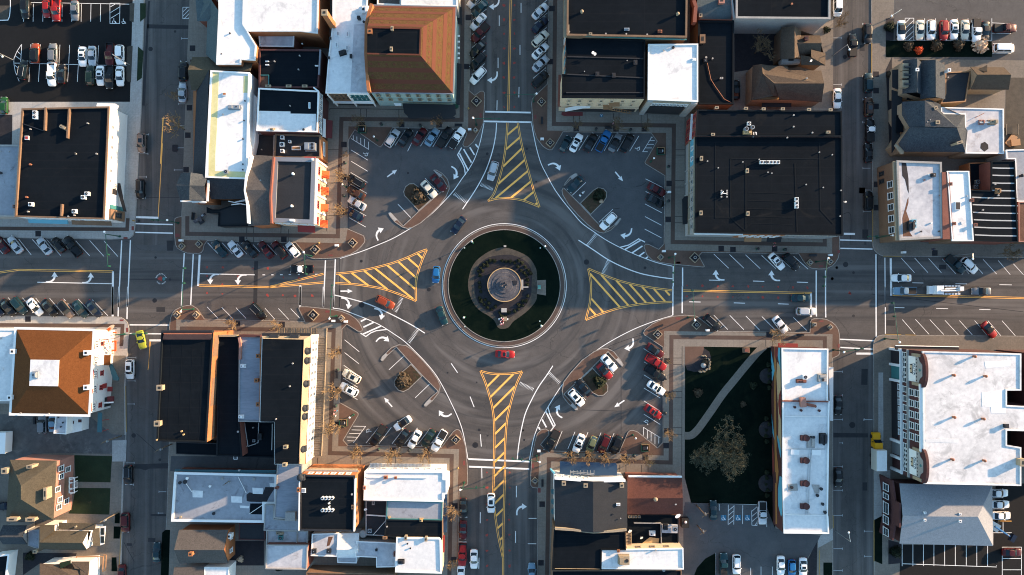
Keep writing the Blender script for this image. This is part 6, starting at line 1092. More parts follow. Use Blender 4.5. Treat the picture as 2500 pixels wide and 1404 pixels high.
mb.make('awning_rib',M['stucco_grey'],B['root']);mb=MB();p=P(*Z(800,1004,[(970,545)])[0],0);mb.cyl((p.x,p.y,0),1.15,5.6,20);mb.make('corner_column',M['wood'],B['root']);mb=MB();mb.prism(PH([(1083,1206),(1091,1206),(1090,1300),(1081,1300)],4.2),3.2,4.2);mb.make('awning',M['awning_blue'],B['root'])
B=flat(SB,'grey stained roof south of the broad white roof','building',[(945,1223),(1080,1226),(1079,1270),(943,1267)],7.2,'stucco_grey','roof_grey',.2,.15,cap='trim_teal');pipe(B,951,1262,.35,.3,'gold_trim');unit(B,1029,1269,.7,.6,.5,'gold_trim')
B=flat(SB,'plain black roof south of the grey stained roof','building',[(943,1269),(1079,1272),(1079,1318),(1066,1317),(966,1312),(938,1309)],7.4,'brick_tan','roof_black',.2,.2,cap='seam_dark');pipe(B,945,1285,.2,.3);chimney(B,941,1311,.9,.5,.5,'wood')
B=flat(SB,'low dark grey yard roof beside the black square roof','building',[(893,1222),(945,1222),(941,1309),(893,1306)],4.4,'stucco_grey','roof_charcoal',.15,.2);wallrun(B,Z(800,1004,[(330,890),(500,900)]),.25,.3,'stucco_white');ac(B,904,1294,.9,.8);dish(B,894,1240,.4);mb=MB();mb.tube(at(B,*Z(800,1004,[(390,1060)])[0],4.5),at(B,*Z(800,1004,[(500,935)])[0],4.5),.06);mb.make('cable',M['trim_white'],B['root']);chimney(B,912,1226,.5,1.0,.3,'stucco_grey')
B=flat(SB,'clean cream white square roof at the corner of the south road','building',[(968,1313),(1072,1314),(1076,1318),(1078,1400),(965,1397)],8,'stucco_cream','roof_white',.25,.3,cap='trim_white');unit(B,980,1370,1.2,.8,.6,'metal_dark')
for x,y in ((685,1133),(710,1172)):pipe(B,800+x/3.51,1004+y/3.51,.2,.3,'metal_dark')
for x,y in ((672,1080),(845,1090)):chimney(B,800+x/3.51,1004+y/3.51,.5,.9,.5,'stone_tan')
canopy(B,Z(800,1004,[(983,1065),(1005,1065),(1000,1210),(980,1210)]),3.8,'awning_red',.3,'awning')
B=flat(SB,'low pale roof with a step, left of the clean cream white roof','building',[(869,1322),(966,1326),(965,1384),(919,1385),(919,1361),(868,1359)],5.2,'stucco_grey','roof_white_stained',.15,.15,cap='trim_white');chimney(B,920,1341,.4,.4,.5,'metal_dark');chimney(B,964,1351,.3,1,.5,'brick_red')
gable_x('shed','pale blue white gabled shed between low roofs south of the black square roof','shed',825,1302,877,1361,4.4,5.6,'stucco_white','roof_white',axis='x',off=6)
B=flat(SB,'pinkish white roof with rusty blots, left of the pale gabled shed','building',[(762,1304),(826,1302),(823,1359),(759,1357)],5,'stucco_white','roof_white_stained',.2,.2,cap='trim_white')
for x,y in ((768,1344),(804,1344)):ac(B,x,y,1.0,.7,'metal_dark')
patch(B,Q(400,1004,3.51,[(1410,1075),(1450,1075),(1420,1150),(1395,1160)]),'roof_rust',.01,'rust_stain')
B=flat('shed','tiny white rimmed roof south of the pale gabled shed','shed',[(823,1361),(871,1360),(870,1375),(824,1374)],3.5,'stucco_white','roof_white_stained',.25,.2,cap='trim_white')
B=dict(root=empty('water_tank','round cream tank beside the south-east corner of the black square roof','tank',tuple(P(886,1304))[:2]+(0,)),rz=4)
mb=MB();p=P(886,1304,4);mb.cyl((p.x,p.y,0),.85,4,18);mb.make('shell',M['stone_tan'],B['root']);mb=MB();mb.cyl((p.x,p.y,4),.95,.2,18,.7);mb.make('lid',M['stucco_grey'],B['root'])
B=flat(SB,'mottled white roof with rusty rims, south of the pale grey strip','building',[(650,1331),(751,1331),(748,1391),(648,1389)],6,'brick_red','roof_white_stained',.25,.2,cap='stucco_grey')
B=flat(SB,'small walled roof court with a grey partition, just above the mottled white roof','building',[(650,1295),(751,1297),(750,1330),(650,1330)],4.6,'stucco_grey','roof_white_stained',.6,.2,cap='stucco_grey');wallrun(B,[(725,1296),(724,1330)],.25,.5,'stucco_grey');ac(B,687,1311,1,.8,'trim_teal');unit(B,684,1300,1.5,.6,.5,'stone_tan')
B=gable_x('brick_house','grey shingled gabled house with a red brick east gable in the southern row','house',437,1294,557,1374,5,7.4,'brick_orange','shingle_grey');chimney(B,470,1349,.8,.8,1.0,'brick_orange',z=6.9);chimney(B,563,1306,1,1,1,'lamp_white',z=4)
for t in (.3,.7):wins(B,'E',1,[3.3],(.9,1.4),'trim_white',t,t)
gable_x('house','half grey, half white gabled roof cut by the bottom picture edge','house',425,1385,499,1470,4.6,6,'stucco_grey','shingle_grey',off=12);B=flat('outbuilding','pale white roof at the bottom picture edge beside the grey gabled roof','building',[(499,1385),(558,1386),(553,1470),(499,1470)],4.8,'stucco_white','roof_white',.1,.1)
B=flat('outbuilding','dark teal flat roof in the shaded yard of the southern row','building',[(584,1278),(646,1279),(646,1319),(583,1317)],3.5,'brick_dark','roof_charcoal',.15,.15)
B=flat(SB,'rust brown roof strip with white patches at the bottom picture edge','building',[(748,1398),(962,1402),(962,1500),(748,1500)],5,'brick_tan','roof_rust',.15,.15,cap='brick_tan')
# ---------------- south-east blocks
B=pitched(SB,'dark ridged roof behind a white stepped facade, beside the blue canopy','building',[(1353,1168),(1448,1176),(1532,1174),(1531,1297),(1448,1300),(1355,1292)],9,'stucco_white',[[(1353,1168,9),(1448,1176,10.6),(1448,1300,10.6),(1355,1292,9)],[(1448,1176,10.6),(1532,1174,9),(1531,1297,9),(1448,1300,10.6)]],'roof_charcoal')
B['rz']=9.6
for x,y in ((1376,1178),(1429,1183),(1517,1183)):chimney(B,x,y,.8,.8,.8,'stone_tan')
skylight(B,1509,1231,.9,.6,m='stucco_grey');skylight(B,1480,1271,.5,1.8,m='roof_white');pipe(B,1454,1293,.4,.6);pipe(B,1437,1293,.3,.8);pipe(B,1496,1255,.2,.3,'metal_dark');pipe(B,1515,1265,.15,.3)
wallrun(B,[(1355,1291),(1400,1294),(1448,1300),(1500,1297),(1530,1294)],.5,.5,'stone_tan');wallrun(B,[(1354,1168),(1448,1175.5),(1527,1174)],.5,.5,'trim_white')
B['h']=9;wins(B,'N',5,[7.8,5.8],(1.1,1.3),'trim_white',.05,.95)
canopy(B,Z(1250,1004,[(412,432),(890,446),(900,462),(900,553),(410,545)]),3.9,'awning_blue',.35);mb=MB()
for dx in (0,12):mb.tube(P(*Z(1250,1004,[(500,515+dx)])[0],5.5),P(*Z(1250,1004,[(705,535+dx)])[0],5.5),.08)
for i in range(8):mb.tube(P(*Z(1250,1004,[(500+i*29,505)])[0],5.5),P(*Z(1250,1004,[(500+i*29,545)])[0],5.5),.05)
mb.make('sign_frame',M['metal_grey'],B['root']);canopy(B,Z(1250,1004,[(325,500),(332,495),(368,530),(362,545)]),6,'trim_blue',1.2,'projecting_sign')
for y in (690,775,860):canopy(B,Z(1250,1004,[(340,y-22),(358,y-22),(358,y+25),(340,y+20),(334,y)]),3.6,'awning_teal',.4,'awning')
B=pitched(SB,'reddish brown ridged roof with a cream ball vent, beside the park','building',[(1532,1165),(1665,1166),(1667,1256),(1532,1256)],5.8,'brick_red',[[(1532,1165,5.8),(1665,1166,5.8),(1667,1216,7.6),(1532,1217,7.6)],[(1532,1217,7.6),(1667,1216,7.6),(1667,1256,5.8),(1532,1256,5.8)]],'shingle_red')
B['rz']=7.3;turbine(B,1599,1217,.5,'stone_tan');pipe(B,1649,1230,.25,.4,z=6.6);dish(B,1652,1256,.7,z=5.8);slab_on(B,'N',.02,1,5.3,5.85,'trim_white','parapet',.35)
for x in (1003,1030,1056,1085):ac(B,1250+x/3.51,1004+897/3.51,.6,.7,'stone_tan',z=4.5)
B=flat(SB,'sunken dark roof yard with dishes, south of the reddish brown ridged roof','building',[(1532,1257),(1656,1258),(1656,1328),(1530,1331)],4.4,'brick_orange','roof_black',.3,.2,cap='seam_dark')
patch(B,Z(1250,1004,[(1283,965),(1415,967),(1413,1038),(1282,1036)]),'roof_white_stained',.6,'raised_roof');ac(B,1647,1290,1.1,.7,z=5);unit(B,1624,1285,.9,1.2,.8,'metal_dark',z=5);unit(B,1592,1301,1.2,.8,.8,'trim_white');dish(B,1536,1293,.5);dish(B,1564,1309,.4);wallrun(B,[(1548,1277),(1614,1278),(1615,1328)],.2,.5,'stucco_grey');patch(B,Z(1250,1004,[(1110,1135),(1180,1080),(1262,1090),(1255,1135)]),'gold_trim',.02,'timber_deck')
B=flat(SB,'large plain black roof at the bottom edge, east of the south road','building',[(1353,1293),(1448,1302),(1527,1298),(1528,1343),(1469,1343),(1468,1392),(1348,1391)],8.2,'brick_tan','roof_black',.3,.2,cap='seam_dark');chimney(B,1434,1295,.9,.5,.7,'coping_rust');wallrun(B,[(1355,1390),(1467,1391)],.25,.3,'stone_tan')
mb=MB()
for i in range(9):mb.tube(P(1528,1302+i*3.6,5),P(1541,1302+i*3.6,5),.12)
for x in (1528,1541):mb.tube(P(x,1300,5.2),P(x,1333,5.2),.08)
mb.make('pergola_slats',M['stone_tan'],B['root'])
B=flat(SB,'bright white roof with one large grey unit at the bottom edge','building',[(1469,1343),(1668,1339),(1669,1390),(1469,1389)],8,'stucco_cream','roof_white',.25,.2,cap='trim_white')
unit(B,1522,1364,2.4,2.0,1.2,'stone_tan',R(180));pipe(B,1600,1342,.2,.6);chimney(B,1509,1343,.5,.5,.5,'brick_orange');wins(B,'N',4,[6.6],(1,1),'stone_tan',.2,.9)
B=flat(SB,'dark roof under the bright white roof, cut by the bottom picture edge','building',[(1348,1393),(1664,1392),(1664,1500),(1348,1500)],7,'brick_tan','roof_black',.2,.2);pipe(B,1620,1391,.4,.3)
# long white roof with the painted wall
B=flat(SB,'long white roof with a painted mural on its park side wall','building',[(1909,850),(2022,852),(2021,978),(2025,980),(2021,1258),(2022,1262),(2024,1303),(1914,1302),(1913,1258),(1911,1180),(1911,980)],6.8,'brick_dark','roof_white',.3,.25,cap='trim_white')
wallrun(B,[(1910,979),(2023,981)],.3,.5,'brick_red');wallrun(B,[(1916,1017),(2019,1018)],.12,.2,'trim_white');wallrun(B,[(1913,1257),(2021,1259)],.12,.2,'trim_white')
unit(B,1955,930,2.1,.6,.6,'brick_red');ac(B,1964,920,1.1,.7,'lamp_white');unit(B,2005,922,1.6,1.8,.8,'stucco_grey',R(90));pipe(B,2009,914,.25,.6,'metal_dark')
for x,y in ((1013,855),(1067,882),(1222,884),(1187,848)):pipe(B,1650+x/3.51,750+y/3.51,.32,.7,'brick_dark')
mb=MB();p=at(B,1957,981);mb.box((p.x,p.y,p.z+.6),(1.2,2.2,1.2),.1);mb.make('roof_stair',M['brick_pink'],B['root']);mb=MB();q=at(B,1979,990);mb.tube((q.x-1.6,q.y+.4,q.z+.5),(q.x+1,q.y-.1,q.z+.5),.35);mb.make('duct',M['brick_red'],B['root'])
for y in (1118,1310):
    p=at(B,1650+1110/3.51,750+y/3.51);mb=MB();mb.cyl(p,.75,.8,14);mb.box((p.x-.8,p.y,p.z+.35),(1.0,1.2,.7));mb.make('exhaust_fan',M['brick_dark'],B['root'])
for y in (615,810):
    p=at(B,1650+1110/3.51,1004+y/3.51);mb=MB();mb.cyl(p,.75,.8,14);mb.box((p.x-.8,p.y,p.z+.35),(1.0,1.2,.7));mb.make('exhaust_fan',M['brick_dark'],B['root'])
for x,y in ((1155,1110),(1178,1110),(1262,1172)):pipe(B,1650+x/3.51,750+y/3.51,.28,.6,'metal_dark')
unit(B,2007,1070,1.3,2.2,.9,'metal_dark');unit(B,1979,1080,1.6,2.2,.15,'stucco_grey',fans=0)
for x,y in ((1252,792),(1272,862),(1240,662),(1207,718),(987,650)):pipe(B,1650+x/3.51,1004+y/3.51,.4,.6,'metal_dark')
patch(B,Z(1650,750,[(985,1217),(1058,1220),(1055,1265),(983,1262)]),'trim_white',.15,'skylight_curb');patch(B,Z(1650,750,[(1165,1220),(1242,1222),(1240,1270),(1163,1268)]),'trim_white',.15,'skylight_curb');patch(B,Z(1650,1004,[(960,625),(1040,620),(1045,680),(965,685)]),'stucco_grey',.08);patch(B,Z(1650,1004,[(1163,628),(1230,630),(1228,705),(1190,703)]),'stucco_grey',.08)
mb=MB();L=[(1283,1130),(1282,1217),(965,1215)]
for a,b_ in zip(L,L[1:]):mb.tube(at(B,*Z(1650,750,[a])[0],6.65),at(B,*Z(1650,750,[b_])[0],6.65),.06)
for x in (1145,1163):mb.tube(at(B,*Z(1650,1004,[(x,320)])[0],6.6),at(B,*Z(1650,1004,[(x-30,880)])[0],6.6),.05)
mb.make('pipework',M['metal_grey'],B['root']);canopy(B,Z(1650,750,[(878,308),(1045,312),(1047,345),(880,342)]),3.4,'awning_red',.3,'awning')
canopy(B,Z(1650,750,[(1310,510),(1350,515),(1348,975),(1322,972),(1318,800)]),3.0,'stucco_white',.25,'side_canopy')
# mural: shapes painted on the west wall, in wall coordinates (t from north to south, z)
a_,b_=Vector(P(1909,850,6.8)[:2]),Vector(P(1914,1302,6.8)[:2]);nn_=Vector((-1,0));
def mural(pts,m,lift):
    mb=MB();q=[]
    for t,z in pts:
        p=a_+(b_-a_)*t;q.append((p.x-.03-lift*.012-.1,p.y,z))
    mb.add(q,[tuple(range(len(q)))]);mb.make('mural',M[m],B['root'])
mat('mural_blue',(0.10,0.36,0.46),.8);mat('mural_orange',(0.34,0.16,0.045),.8);mat('mural_tan',(0.46,0.33,0.18),.8);mat('mural_brown',(0.075,0.025,0.02),.8);mat('mural_red',(0.20,0.035,0.025),.8)
mural([(0.005,.1),(.995,.1),(.995,6.2),(.005,6.2)],'mural_brown',0)
mural([(.0,3.2),(.10,3.6),(.2,3.0),(.55,3.2),(.98,3.0),(.985,2.0),(.6,1.9),(.3,1.8),(.2,2.2),(.1,2.2),(0,2.4)],'mural_orange',1)
mural([(.08,4.2),(.16,3.6),(.30,4.2),(.4,4.6),(.5,4.2),(.56,6.2),(.1,6.2)],'mural_tan',2);mural([(.0,3.9),(.06,4.8),(.12,6.2),(.0,6.2)],'mural_blue',3);mural([(.02,.3),(.07,1.4),(.13,2.6),(.2,.8),(.13,.2)],'mural_blue',4)
mural([(.0,2.8),(.045,2.6),(.07,3.4),(.045,4.6),(.0,5)],'mural_red',5);mural([(.23,6.2),(.26,5.0),(.31,4.6),(.36,5.1),(.39,6.2)],'mural_red',5);mural([(.38,.3),(.44,1.2),(.52,2.0),(.47,.3)],'mural_blue',4);mural([(.48,3.5),(.54,4.3),(.6,5.8),(.56,6.2),(.5,4.8)],'mural_blue',6)
mural([(.54,.4),(.6,1.6),(.68,1.7),(.72,.5)],'mural_red',4);mural([(.7,5.0),(.78,3.8),(.87,3.8),(.92,5.6),(.9,6.2),(.7,6.2)],'mural_blue',3);mural([(.55,3.0),(.68,4.4),(.78,3.2),(.7,2.6)],'mural_orange',5)
# ---------------- far east, south side: the brick store with two sign gables
sp=[(2253,858),(2493,864),(2493,953),(2458,953),(2458,990),(2530,994),(2530,864),(2850,864),(2850,1140),(2530,1140),(2530,1053),(2458,1051),(2458,1087),(2493,1093),(2493,1186),(2256,1181)]  # wing past the right edge is unseen, added to shade the hip roof
B=flat('department_store','four storey brick store with two white sign gables and a patched white roof','building',sp,13.2,'brick_dark','roof_white_stained',.2,.25,cap='roof_white')
M['roof_store']=nmat('roof_store',(0.44,0.44,0.44),(0.70,0.69,0.68),layers=((0.08,.6),(.9,.5)),rough=.7,stain=[((0.28,0.28,0.28),0.2,0.53,0.6),((0.22,0.20,0.18),0.8,0.62,0.6)])
for c in B['root'].children:
    if c.name.startswith('roof'):c.data.materials[0]=M['roof_store']
for x,y in ((1320,597),(1142,757),(1413,765),(1145,1116),(1395,1130)):turbine(B,2000+x/3.51,700+y/3.51,.34)
for x,y in ((1130,410),(1403,420)):turbine(B,2000+x/3.51,1004+y/3.51,.34)
chimney(B,2453,1039,.8,.8,.6,'metal_dark');chimney(B,2488,1126,1.5,1.5,1.4,'stone_tan');pipe(B,2495,1131,.4,1.8,'metal_grey')
def fin(L,hh=.09,wd=1.2):
    g=PH(L,12.9);a,b_=Vector(g[0]),Vector(g[1]);mb=MB();e=(b_-a).normalized();n=Vector((-e.y,e.x))*wd/2
    mb.add([(*(a-n),12.84),(*(a+n),12.84),(*(b_-n),12.84),(*(b_+n),12.84),(*(a+e*.8),12.85+hh),(*(b_-e*.8),12.85+hh)],[(0,2,5,4),(1,4,5,3),(0,4,1),(2,3,5)]);mb.make('roof_ridge',M['roof_store'],B['root'])
for x0,y0,x1,y1 in ((995,645,995,848),(1160,670,1160,850),(1342,670,1342,855),(1535,680,1530,855),(1030,1010,1040,1230),(1180,1010,1185,1235),(1325,1015,1330,1240),(1440,1018,1455,1240)):fin(Z(2000,700,[(x0,y0),(x1,y1)]))
for x in (1020,1160,1305,1440):fin(Z(2000,1004,[(x,290),(x+15,560)]))
for q in ([(1415,640),(1640,630),(1640,680),(1425,700)],[(1390,905),(1600,880),(1600,1085),(1475,1085),(1470,1030),(1395,1030)],[(910,1305),(1200,1300),(1200,1340),(915,1330)]):patch(B,Z(2000,700,q),'roof_white',.03)
for q in ([(2460,955),(2640,955),(2640,996),(2460,989)],[(2460,1053),(2640,1053),(2640,1092),(2460,1086)],[(2495,866),(2640,868),(2640,952),(2495,952)]):
    mb=MB();mb.prism(PH(q,5),0,5);mb.make('light_well_roof',M['roof_black'],B['root'])
# the long west facade (t from north to south)
for t0,t1 in ((.27,.72),):
    wins(B,'W',5,[11.0,8.6],(1.5,1.7),'trim_white',.285,.715)
wins(B,'W',3,[6.0],(1.3,1.5),'trim_white',.03,.135);wins(B,'W',3,[6.0],(1.3,1.5),'trim_white',.15,.255);wins(B,'W',6,[6.0],(1.3,1.5),'trim_white',.28,.72);wins(B,'W',6,[6.0],(1.3,1.5),'trim_white',.75,.96)
wins(B,'W',7,[3.6],(1.2,1.0),'trim_white',.28,.70)
for z0,z1,d_,m in ((4.5,4.8,.5,'trim_white'),(7.3,7.7,.45,'stucco_grey'),(12.4,12.9,.55,'trim_white')):slab_on(B,'W',0 if z0 < 10 else .25,1 if z0 < 10 else .76,z0,z1,m,'cornice',d_)
for t in (0,.125,.25,.74,.87,.975):slab_on(B,'W',t,t+.02,0,4.5,'trim_white','pier',.6)
slab_on(B,'W',.02,.12,.3,3.9,'trim_dark','shop_window',.15);slab_on(B,'W',.145,.25,.3,3.9,'trim_teal','shop_window',.15);slab_on(B,'W',.76,.86,.3,3.9,'metal_grey','shop_window',.15);slab_on(B,'W',.28,.73,.3,2.8,'trim_dark','shop_window',.15)
a_,b_,n_=side(B,'W')
if a_.y < b_.y:a_,b_=b_,a_
LW=(b_-a_).length;ew=(b_-a_).normalized()
def facade(pts,m,lift,name,th=0.0):
    """polygon on the west wall: t in metres from its north end, z in metres"""
    q=[(*(a_+ew*t+n_*(lift)),z) for t,z in pts];n=len(q)
    if th:
        r=[(*(a_+ew*t+n_*(lift-th)),z) for t,z in pts];return mk(name,q+r,[tuple(range(n)),tuple(range(2*n-1,n-1,-1))]+[(i,(i+1) % n,n+(i+1) % n,n+i) for i in range(n)],M[m],B['root'])
    return mk(name,q,[tuple(range(n))],M[m],B['root'])
for c in (4.3,LW-3.9):
    arc=[(c+3.9*math.cos(t),13.0+1.7*math.sin(t)) for t in [math.pi*i/10 for i in range(11)]]
    facade([(c-3.9,12.2),(c+3.9,12.2)]+arc,'brick_dark',.25,'sign_gable',.6)
    facade([(c-2.9,7.7),(c+2.9,7.7),(c+2.9,10.8),(c-2.9,10.8)],'trim_white',.14,'sign_panel',.1)
    facade([(c-2.9,10.9),(c+2.9,10.9),(c+2.9,12.0),(c+2.0,12.4),(c+1.3,13.4),(c-1.3,13.4),(c-2.0,12.4),(c-2.9,12.0)],'stucco_grey',.34,'gable_panel',.1)
    for i in range(7):facade([(c-2.5+i*.8,11.05),(c-2.2+i*.8,11.05),(c-2.2+i*.8,11.4),(c-2.5+i*.8,11.4)],'metal_dark',.36,'dentil',.05)
    for s_ in (-1,1):facade([(c+s_*3.3-.35,9.5),(c+s_*3.3+.35,9.5),(c+s_*3.3+.35,12.8),(c+s_*3.3-.35,12.8)],'stone_tan',.45,'gable_pier',.5)
    mb=MB();mtx=Matrix.Translation((*(a_+ew*c+n_*.2),10.15)) @ Matrix(((ew.x,0,n_.x,0),(ew.y,0,n_.y,0),(0,1,0,0),(0,0,0,1)))
    txt_into(mb,'ALIYA',1.05,mtx);mb.make('lettering',M['awning_blue'],B['root'])
    facade([(c-.9,8.3),(c+.9,8.3),(c+1.0,9.1),(c-1.0,9.1)],'stucco_cream',.16,'sign_picture',.02);facade([(c-1.05,8.5),(c-.8,8.45),(c-.8,9.1),(c-1.05,9.1)],'trim_dark',.18,'sign_picture',.02);facade([(c+.8,8.45),(c+1.05,8.5),(c+1.05,9.1),(c+.8,9.1)],'trim_dark',.18,'sign_picture',.02);facade([(c-1.2,9.15),(c+1.2,9.15),(c+1.2,9.4),(c-1.2,9.4)],'metal_dark',.18,'sign_picture',.02);facade([(c,8.2),(c+.25,8.9),(c-.25,8.9)],'metal_dark',.19,'sign_picture',.02)
    facade([(c,12.1),(c+.35,12.5),(c+.15,12.9),(c-.15,12.9),(c-.35,12.5)],'trim_teal',.38,'anchor_crest',.05)
canopy(B,Z(2000,700,[(653,505),(1198,515),(1196,545),(655,540)]),4.2,'awning_black',.4,'awning');mb=MB();mb.tube(P(2186,844,4.25),P(2341,847,4.25),.12);mb.make('awning_rail',M['trim_white'],B['root'])
slab_on(B,'N',.0,.98,12.3,12.8,'brick_orange','cornice',.3)
o8=Z(2000,1004,[(690,620),(1483,640),(1490,1155),(690,1135),(718,900)]);he=5.5
B=pitched(SB,'pale grey hip roof with four small vents, directly south of the brick store','building',[o8[0],o8[1],o8[2],o8[3]],he,'brick_dark',[[(*o8[0],he),(*o8[1],he),(*Z(2000,1004,[(1360,905)])[0],8.6),(*o8[4],8.6)],[(*o8[4],8.6),(*Z(2000,1004,[(1360,905)])[0],8.6),(*o8[2],he),(*o8[3],he)],[(*o8[1],he),(*o8[2],he),(*Z(2000,1004,[(1360,905)])[0],8.6)]],'shingle_pale')
B['rz']=8
for x,y in ((895,865),(1195,875),(895,927),(1197,937)):chimney(B,2000+x/3.51,1004+y/3.51,.4,.4,.5,'trim_white')
mb=MB();a=PH([(2196,1180),(2203,1230),(2204,1262),(2203,1290),(2196,1328)],8.4);hts=(5.6,7.4,8.8,7.4,5.6)
for i in range(4):mb.prism([a[i],a[i+1],(a[i+1][0]-.4,a[i+1][1]),(a[i][0]-.4,a[i][1])],0,min(hts[i],hts[i+1])+.4)
mb.make('stepped_gable',M['brick_dark'],B['root']);B['pts']=inset(B['pts'],.0);
for t,w_ in ((.1,1.6),(.25,1.2),(.45,2.6),(.65,1.8),(.85,1.8)):wins(B,'W',1,[3.4],(w_,2.2),'trim_white',t,t,off=2.1)
# ================================================================ VEHICLES
PAINT={}
for n_,c_,me_ in (('white',(.78,.78,.76),0),('silver',(.42,.44,.46),.5),('pale silver',(.60,.61,.62),.4),('grey',(.16,.17,.18),.4),('black',(.010,.011,.013),.1),('dark red',(.12,.008,.010),.2),('red',(.26,.010,.010),0),('orange red',(.24,.04,.012),.1),('blue',(.012,.12,.30),.1),('navy blue',(.008,.020,.050),.2),('dark teal',(.012,.05,.065),.2),('teal',(.014,.07,.085),.2),('dark green',(.012,.035,.025),.1),('olive green',(.13,.15,.08),.3),('brown',(.10,.045,.025),.3),('beige',(.55,.50,.40),.2),('cream',(.68,.62,.50),.1),('yellow',(.30,.33,.03),.1),('green',(.012,.10,.02),.1),('bronze',(.16,.12,.10),.4),('taxi yellow',(.70,.33,.01),0),('light blue',(.16,.26,.34),.3)):
    dk=.55 if max(c_) < .13 else 1;m=mat('paint_'+n_.replace(' ','_'),tuple(q*dk for q in c_),.42,me_*.6,coat=.25,spec=.25);PAINT[n_]=m
mat('car_glass',(.006,.014,.020),.10,0,spec=.55)
def me_of(mb,name,m,sm=False):
    me=bpy.data.meshes.new(name);me.from_pydata([Vector(v) for v in mb.v],[],mb.f);me.materials.append(m);me.update()
    if sm:smooth(me)
    return me
def loft(secs):
    """secs: (x, half width, z low, z shoulder, z top)"""
    mb=MB();rings=[]
    for x,w_,zl,zs,zt in secs:rings.append([(x,-w_*.9,zl),(x,-w_,(zl+zs)/2),(x,-w_*.985,zs),(x,-w_*.80,zt),(x,0,zt+.03),(x,w_*.80,zt),(x,w_*.985,zs),(x,w_,(zl+zs)/2),(x,w_*.9,zl)])
    vs=[p for r in rings for p in r];n=9;fs=[]
    for i in range(len(rings)-1):
        for j in range(n):a=i*n+j;b_=i*n+(j+1) % n;fs.append((a,a+n,b_+n,b_))
    fs.append(tuple(range(n)));fs.append(tuple(reversed(range((len(rings)-1)*n,len(rings)*n))));mb.add(vs,fs);return mb
KIND={}
def car_kind(name,L,W,H,hood,belt,wf,wt,rt,rb,tail,tailx,ground=.22,wheelr=.33):
    """wf/wt: windscreen foot/top x; rt/rb: rear glass top/foot x; tail: rear deck height"""
    w_=W/2;h=L/2
    body=loft([(-h,w_*.72,.42,tail-.22,tail-.12),(-h+.10,w_*.88,.28,tail-.1,tail-.03),(-h+.40,w_*.97,ground,tail-.06,tail),(tailx,w_,ground,belt-.06,max(tail,belt-.04)),(0,w_,ground,belt-.05,belt),(wf,w_,ground,belt-.07,belt-.02),(wf+.45,w_*.985,ground,hood-.08,hood+.03),(h-.55,w_*.95,ground,hood-.14,hood-.06),(h-.18,w_*.86,.28,hood-.26,hood-.16),(h,w_*.68,.40,hood-.42,hood-.32)])
    D=dict(body=me_of(body,'body',M['asphalt'],True));tw=w_*.76;bw=w_*.93
    def pane(f,name):return me_of(f,name,M['car_glass'])
    g=MB();B0=[(wf-.18,-bw),(wf+.02,-bw*.5),(wf+.06,0),(wf+.02,bw*.5),(wf-.18,bw)];T0=[(wt-.12,-tw),(wt-.02,-tw*.5),(wt,0),(wt-.02,tw*.5),(wt-.12,tw)]
    g.add([(x,y,belt-.02) for x,y in B0]+[(x,y,H-.06) for x,y in T0],[(i,i+1,i+6,i+5) for i in range(4)]);D['windshield']=pane(g,'windshield')
    g=MB();B1=[(rb+.14,bw*.96),(rb-.02,bw*.5),(rb-.04,0),(rb-.02,-bw*.5),(rb+.14,-bw*.96)];T1=[(rt+.10,tw*.97),(rt+.02,tw*.5),(rt,0),(rt+.02,-tw*.5),(rt+.10,-tw*.97)]
    g.add([(x,y,max(belt,tail)-.02) for x,y in B1]+[(x,y,H-.06) for x,y in T1],[(i,i+1,i+6,i+5) for i in range(4)]);D['rear_window']=pane(g,'rear_window')
    for s in (-1,1):
        g=MB();q=[(wf-.18,s*bw,belt-.02),(rb+.14,s*bw*.96,max(belt,tail)-.02),(rt+.10,s*tw*.97,H-.06),(wt-.12,s*tw,H-.06)];g.add(q,[(0,1,2,3) if s > 0 else (3,2,1,0)]);D['side_window%d' % s]=pane(g,'side_window')
    r=MB();lo=[(wt-.0,-tw*.5),(wt+.02,0),(wt,tw*.5),(wt-.14,tw*1.02),((wt+rt)/2,tw*1.06),(rt+.12,tw*1.0),(rt-.02,tw*.5),(rt-.04,0),(rt-.02,-tw*.5),(rt+.12,-tw*1.0),((wt+rt)/2,-tw*1.06),(wt-.14,-tw*1.02)]
    n=len(lo);cx=(wt+rt)/2;hi=[(cx+(x-cx)*.86,y*.82) for x,y in lo]
    r.add([(x,y,H-.075) for x,y in lo]+[(x,y,H) for x,y in hi]+[(cx,0,H+.02)],[(i,(i+1) % n,n+(i+1) % n,n+i) for i in range(n)]+[(n+i,n+(i+1) % n,2*n) for i in range(n)])
    for s in (-1,1):
        r.tube((wf-.16,s*bw,belt-.02),(wt-.1,s*tw,H-.05),.05,.05,4);r.tube((rb+.12,s*bw*.96,max(belt,tail)-.02),(rt+.08,s*tw*.97,H-.05),.085,.07,4);r.tube(((wf+rb)/2-.1,s*bw,belt-.02),((wt+rt)/2,s*tw*1.0,H-.05),.04,.04,4)
    D['roof']=me_of(r,'roof',M['asphalt'])
    g=MB();g.tube((0,-.11,0),(0,.11,0),wheelr,wheelr,14);g.tube((0,-.115,0),(0,.115,0),wheelr*.55,wheelr*.55,8);D['wheel']=me_of(g,'wheel',M['black_rubber'])
    g=MB();g.box((0,0,0),(.22,.36,.13));D['headlight']=me_of(g,'headlight',M['lamp_white']);g=MB();g.box((0,0,0),(.12,.34,.16));D['tail_light']=me_of(g,'tail_light',M['lamp_red'])
    g=MB();g.box((0,0,0),(.14,.22,.16),0,.8);D['mirror']=me_of(g,'mirror',M['asphalt'])
    g=MB();g.tube((-(wt-rt)*.45,0,0),((wt-rt)*.45,0,0),.035,.035,5);D['roof_rail']=me_of(g,'roof_rail',M['metal_grey'])
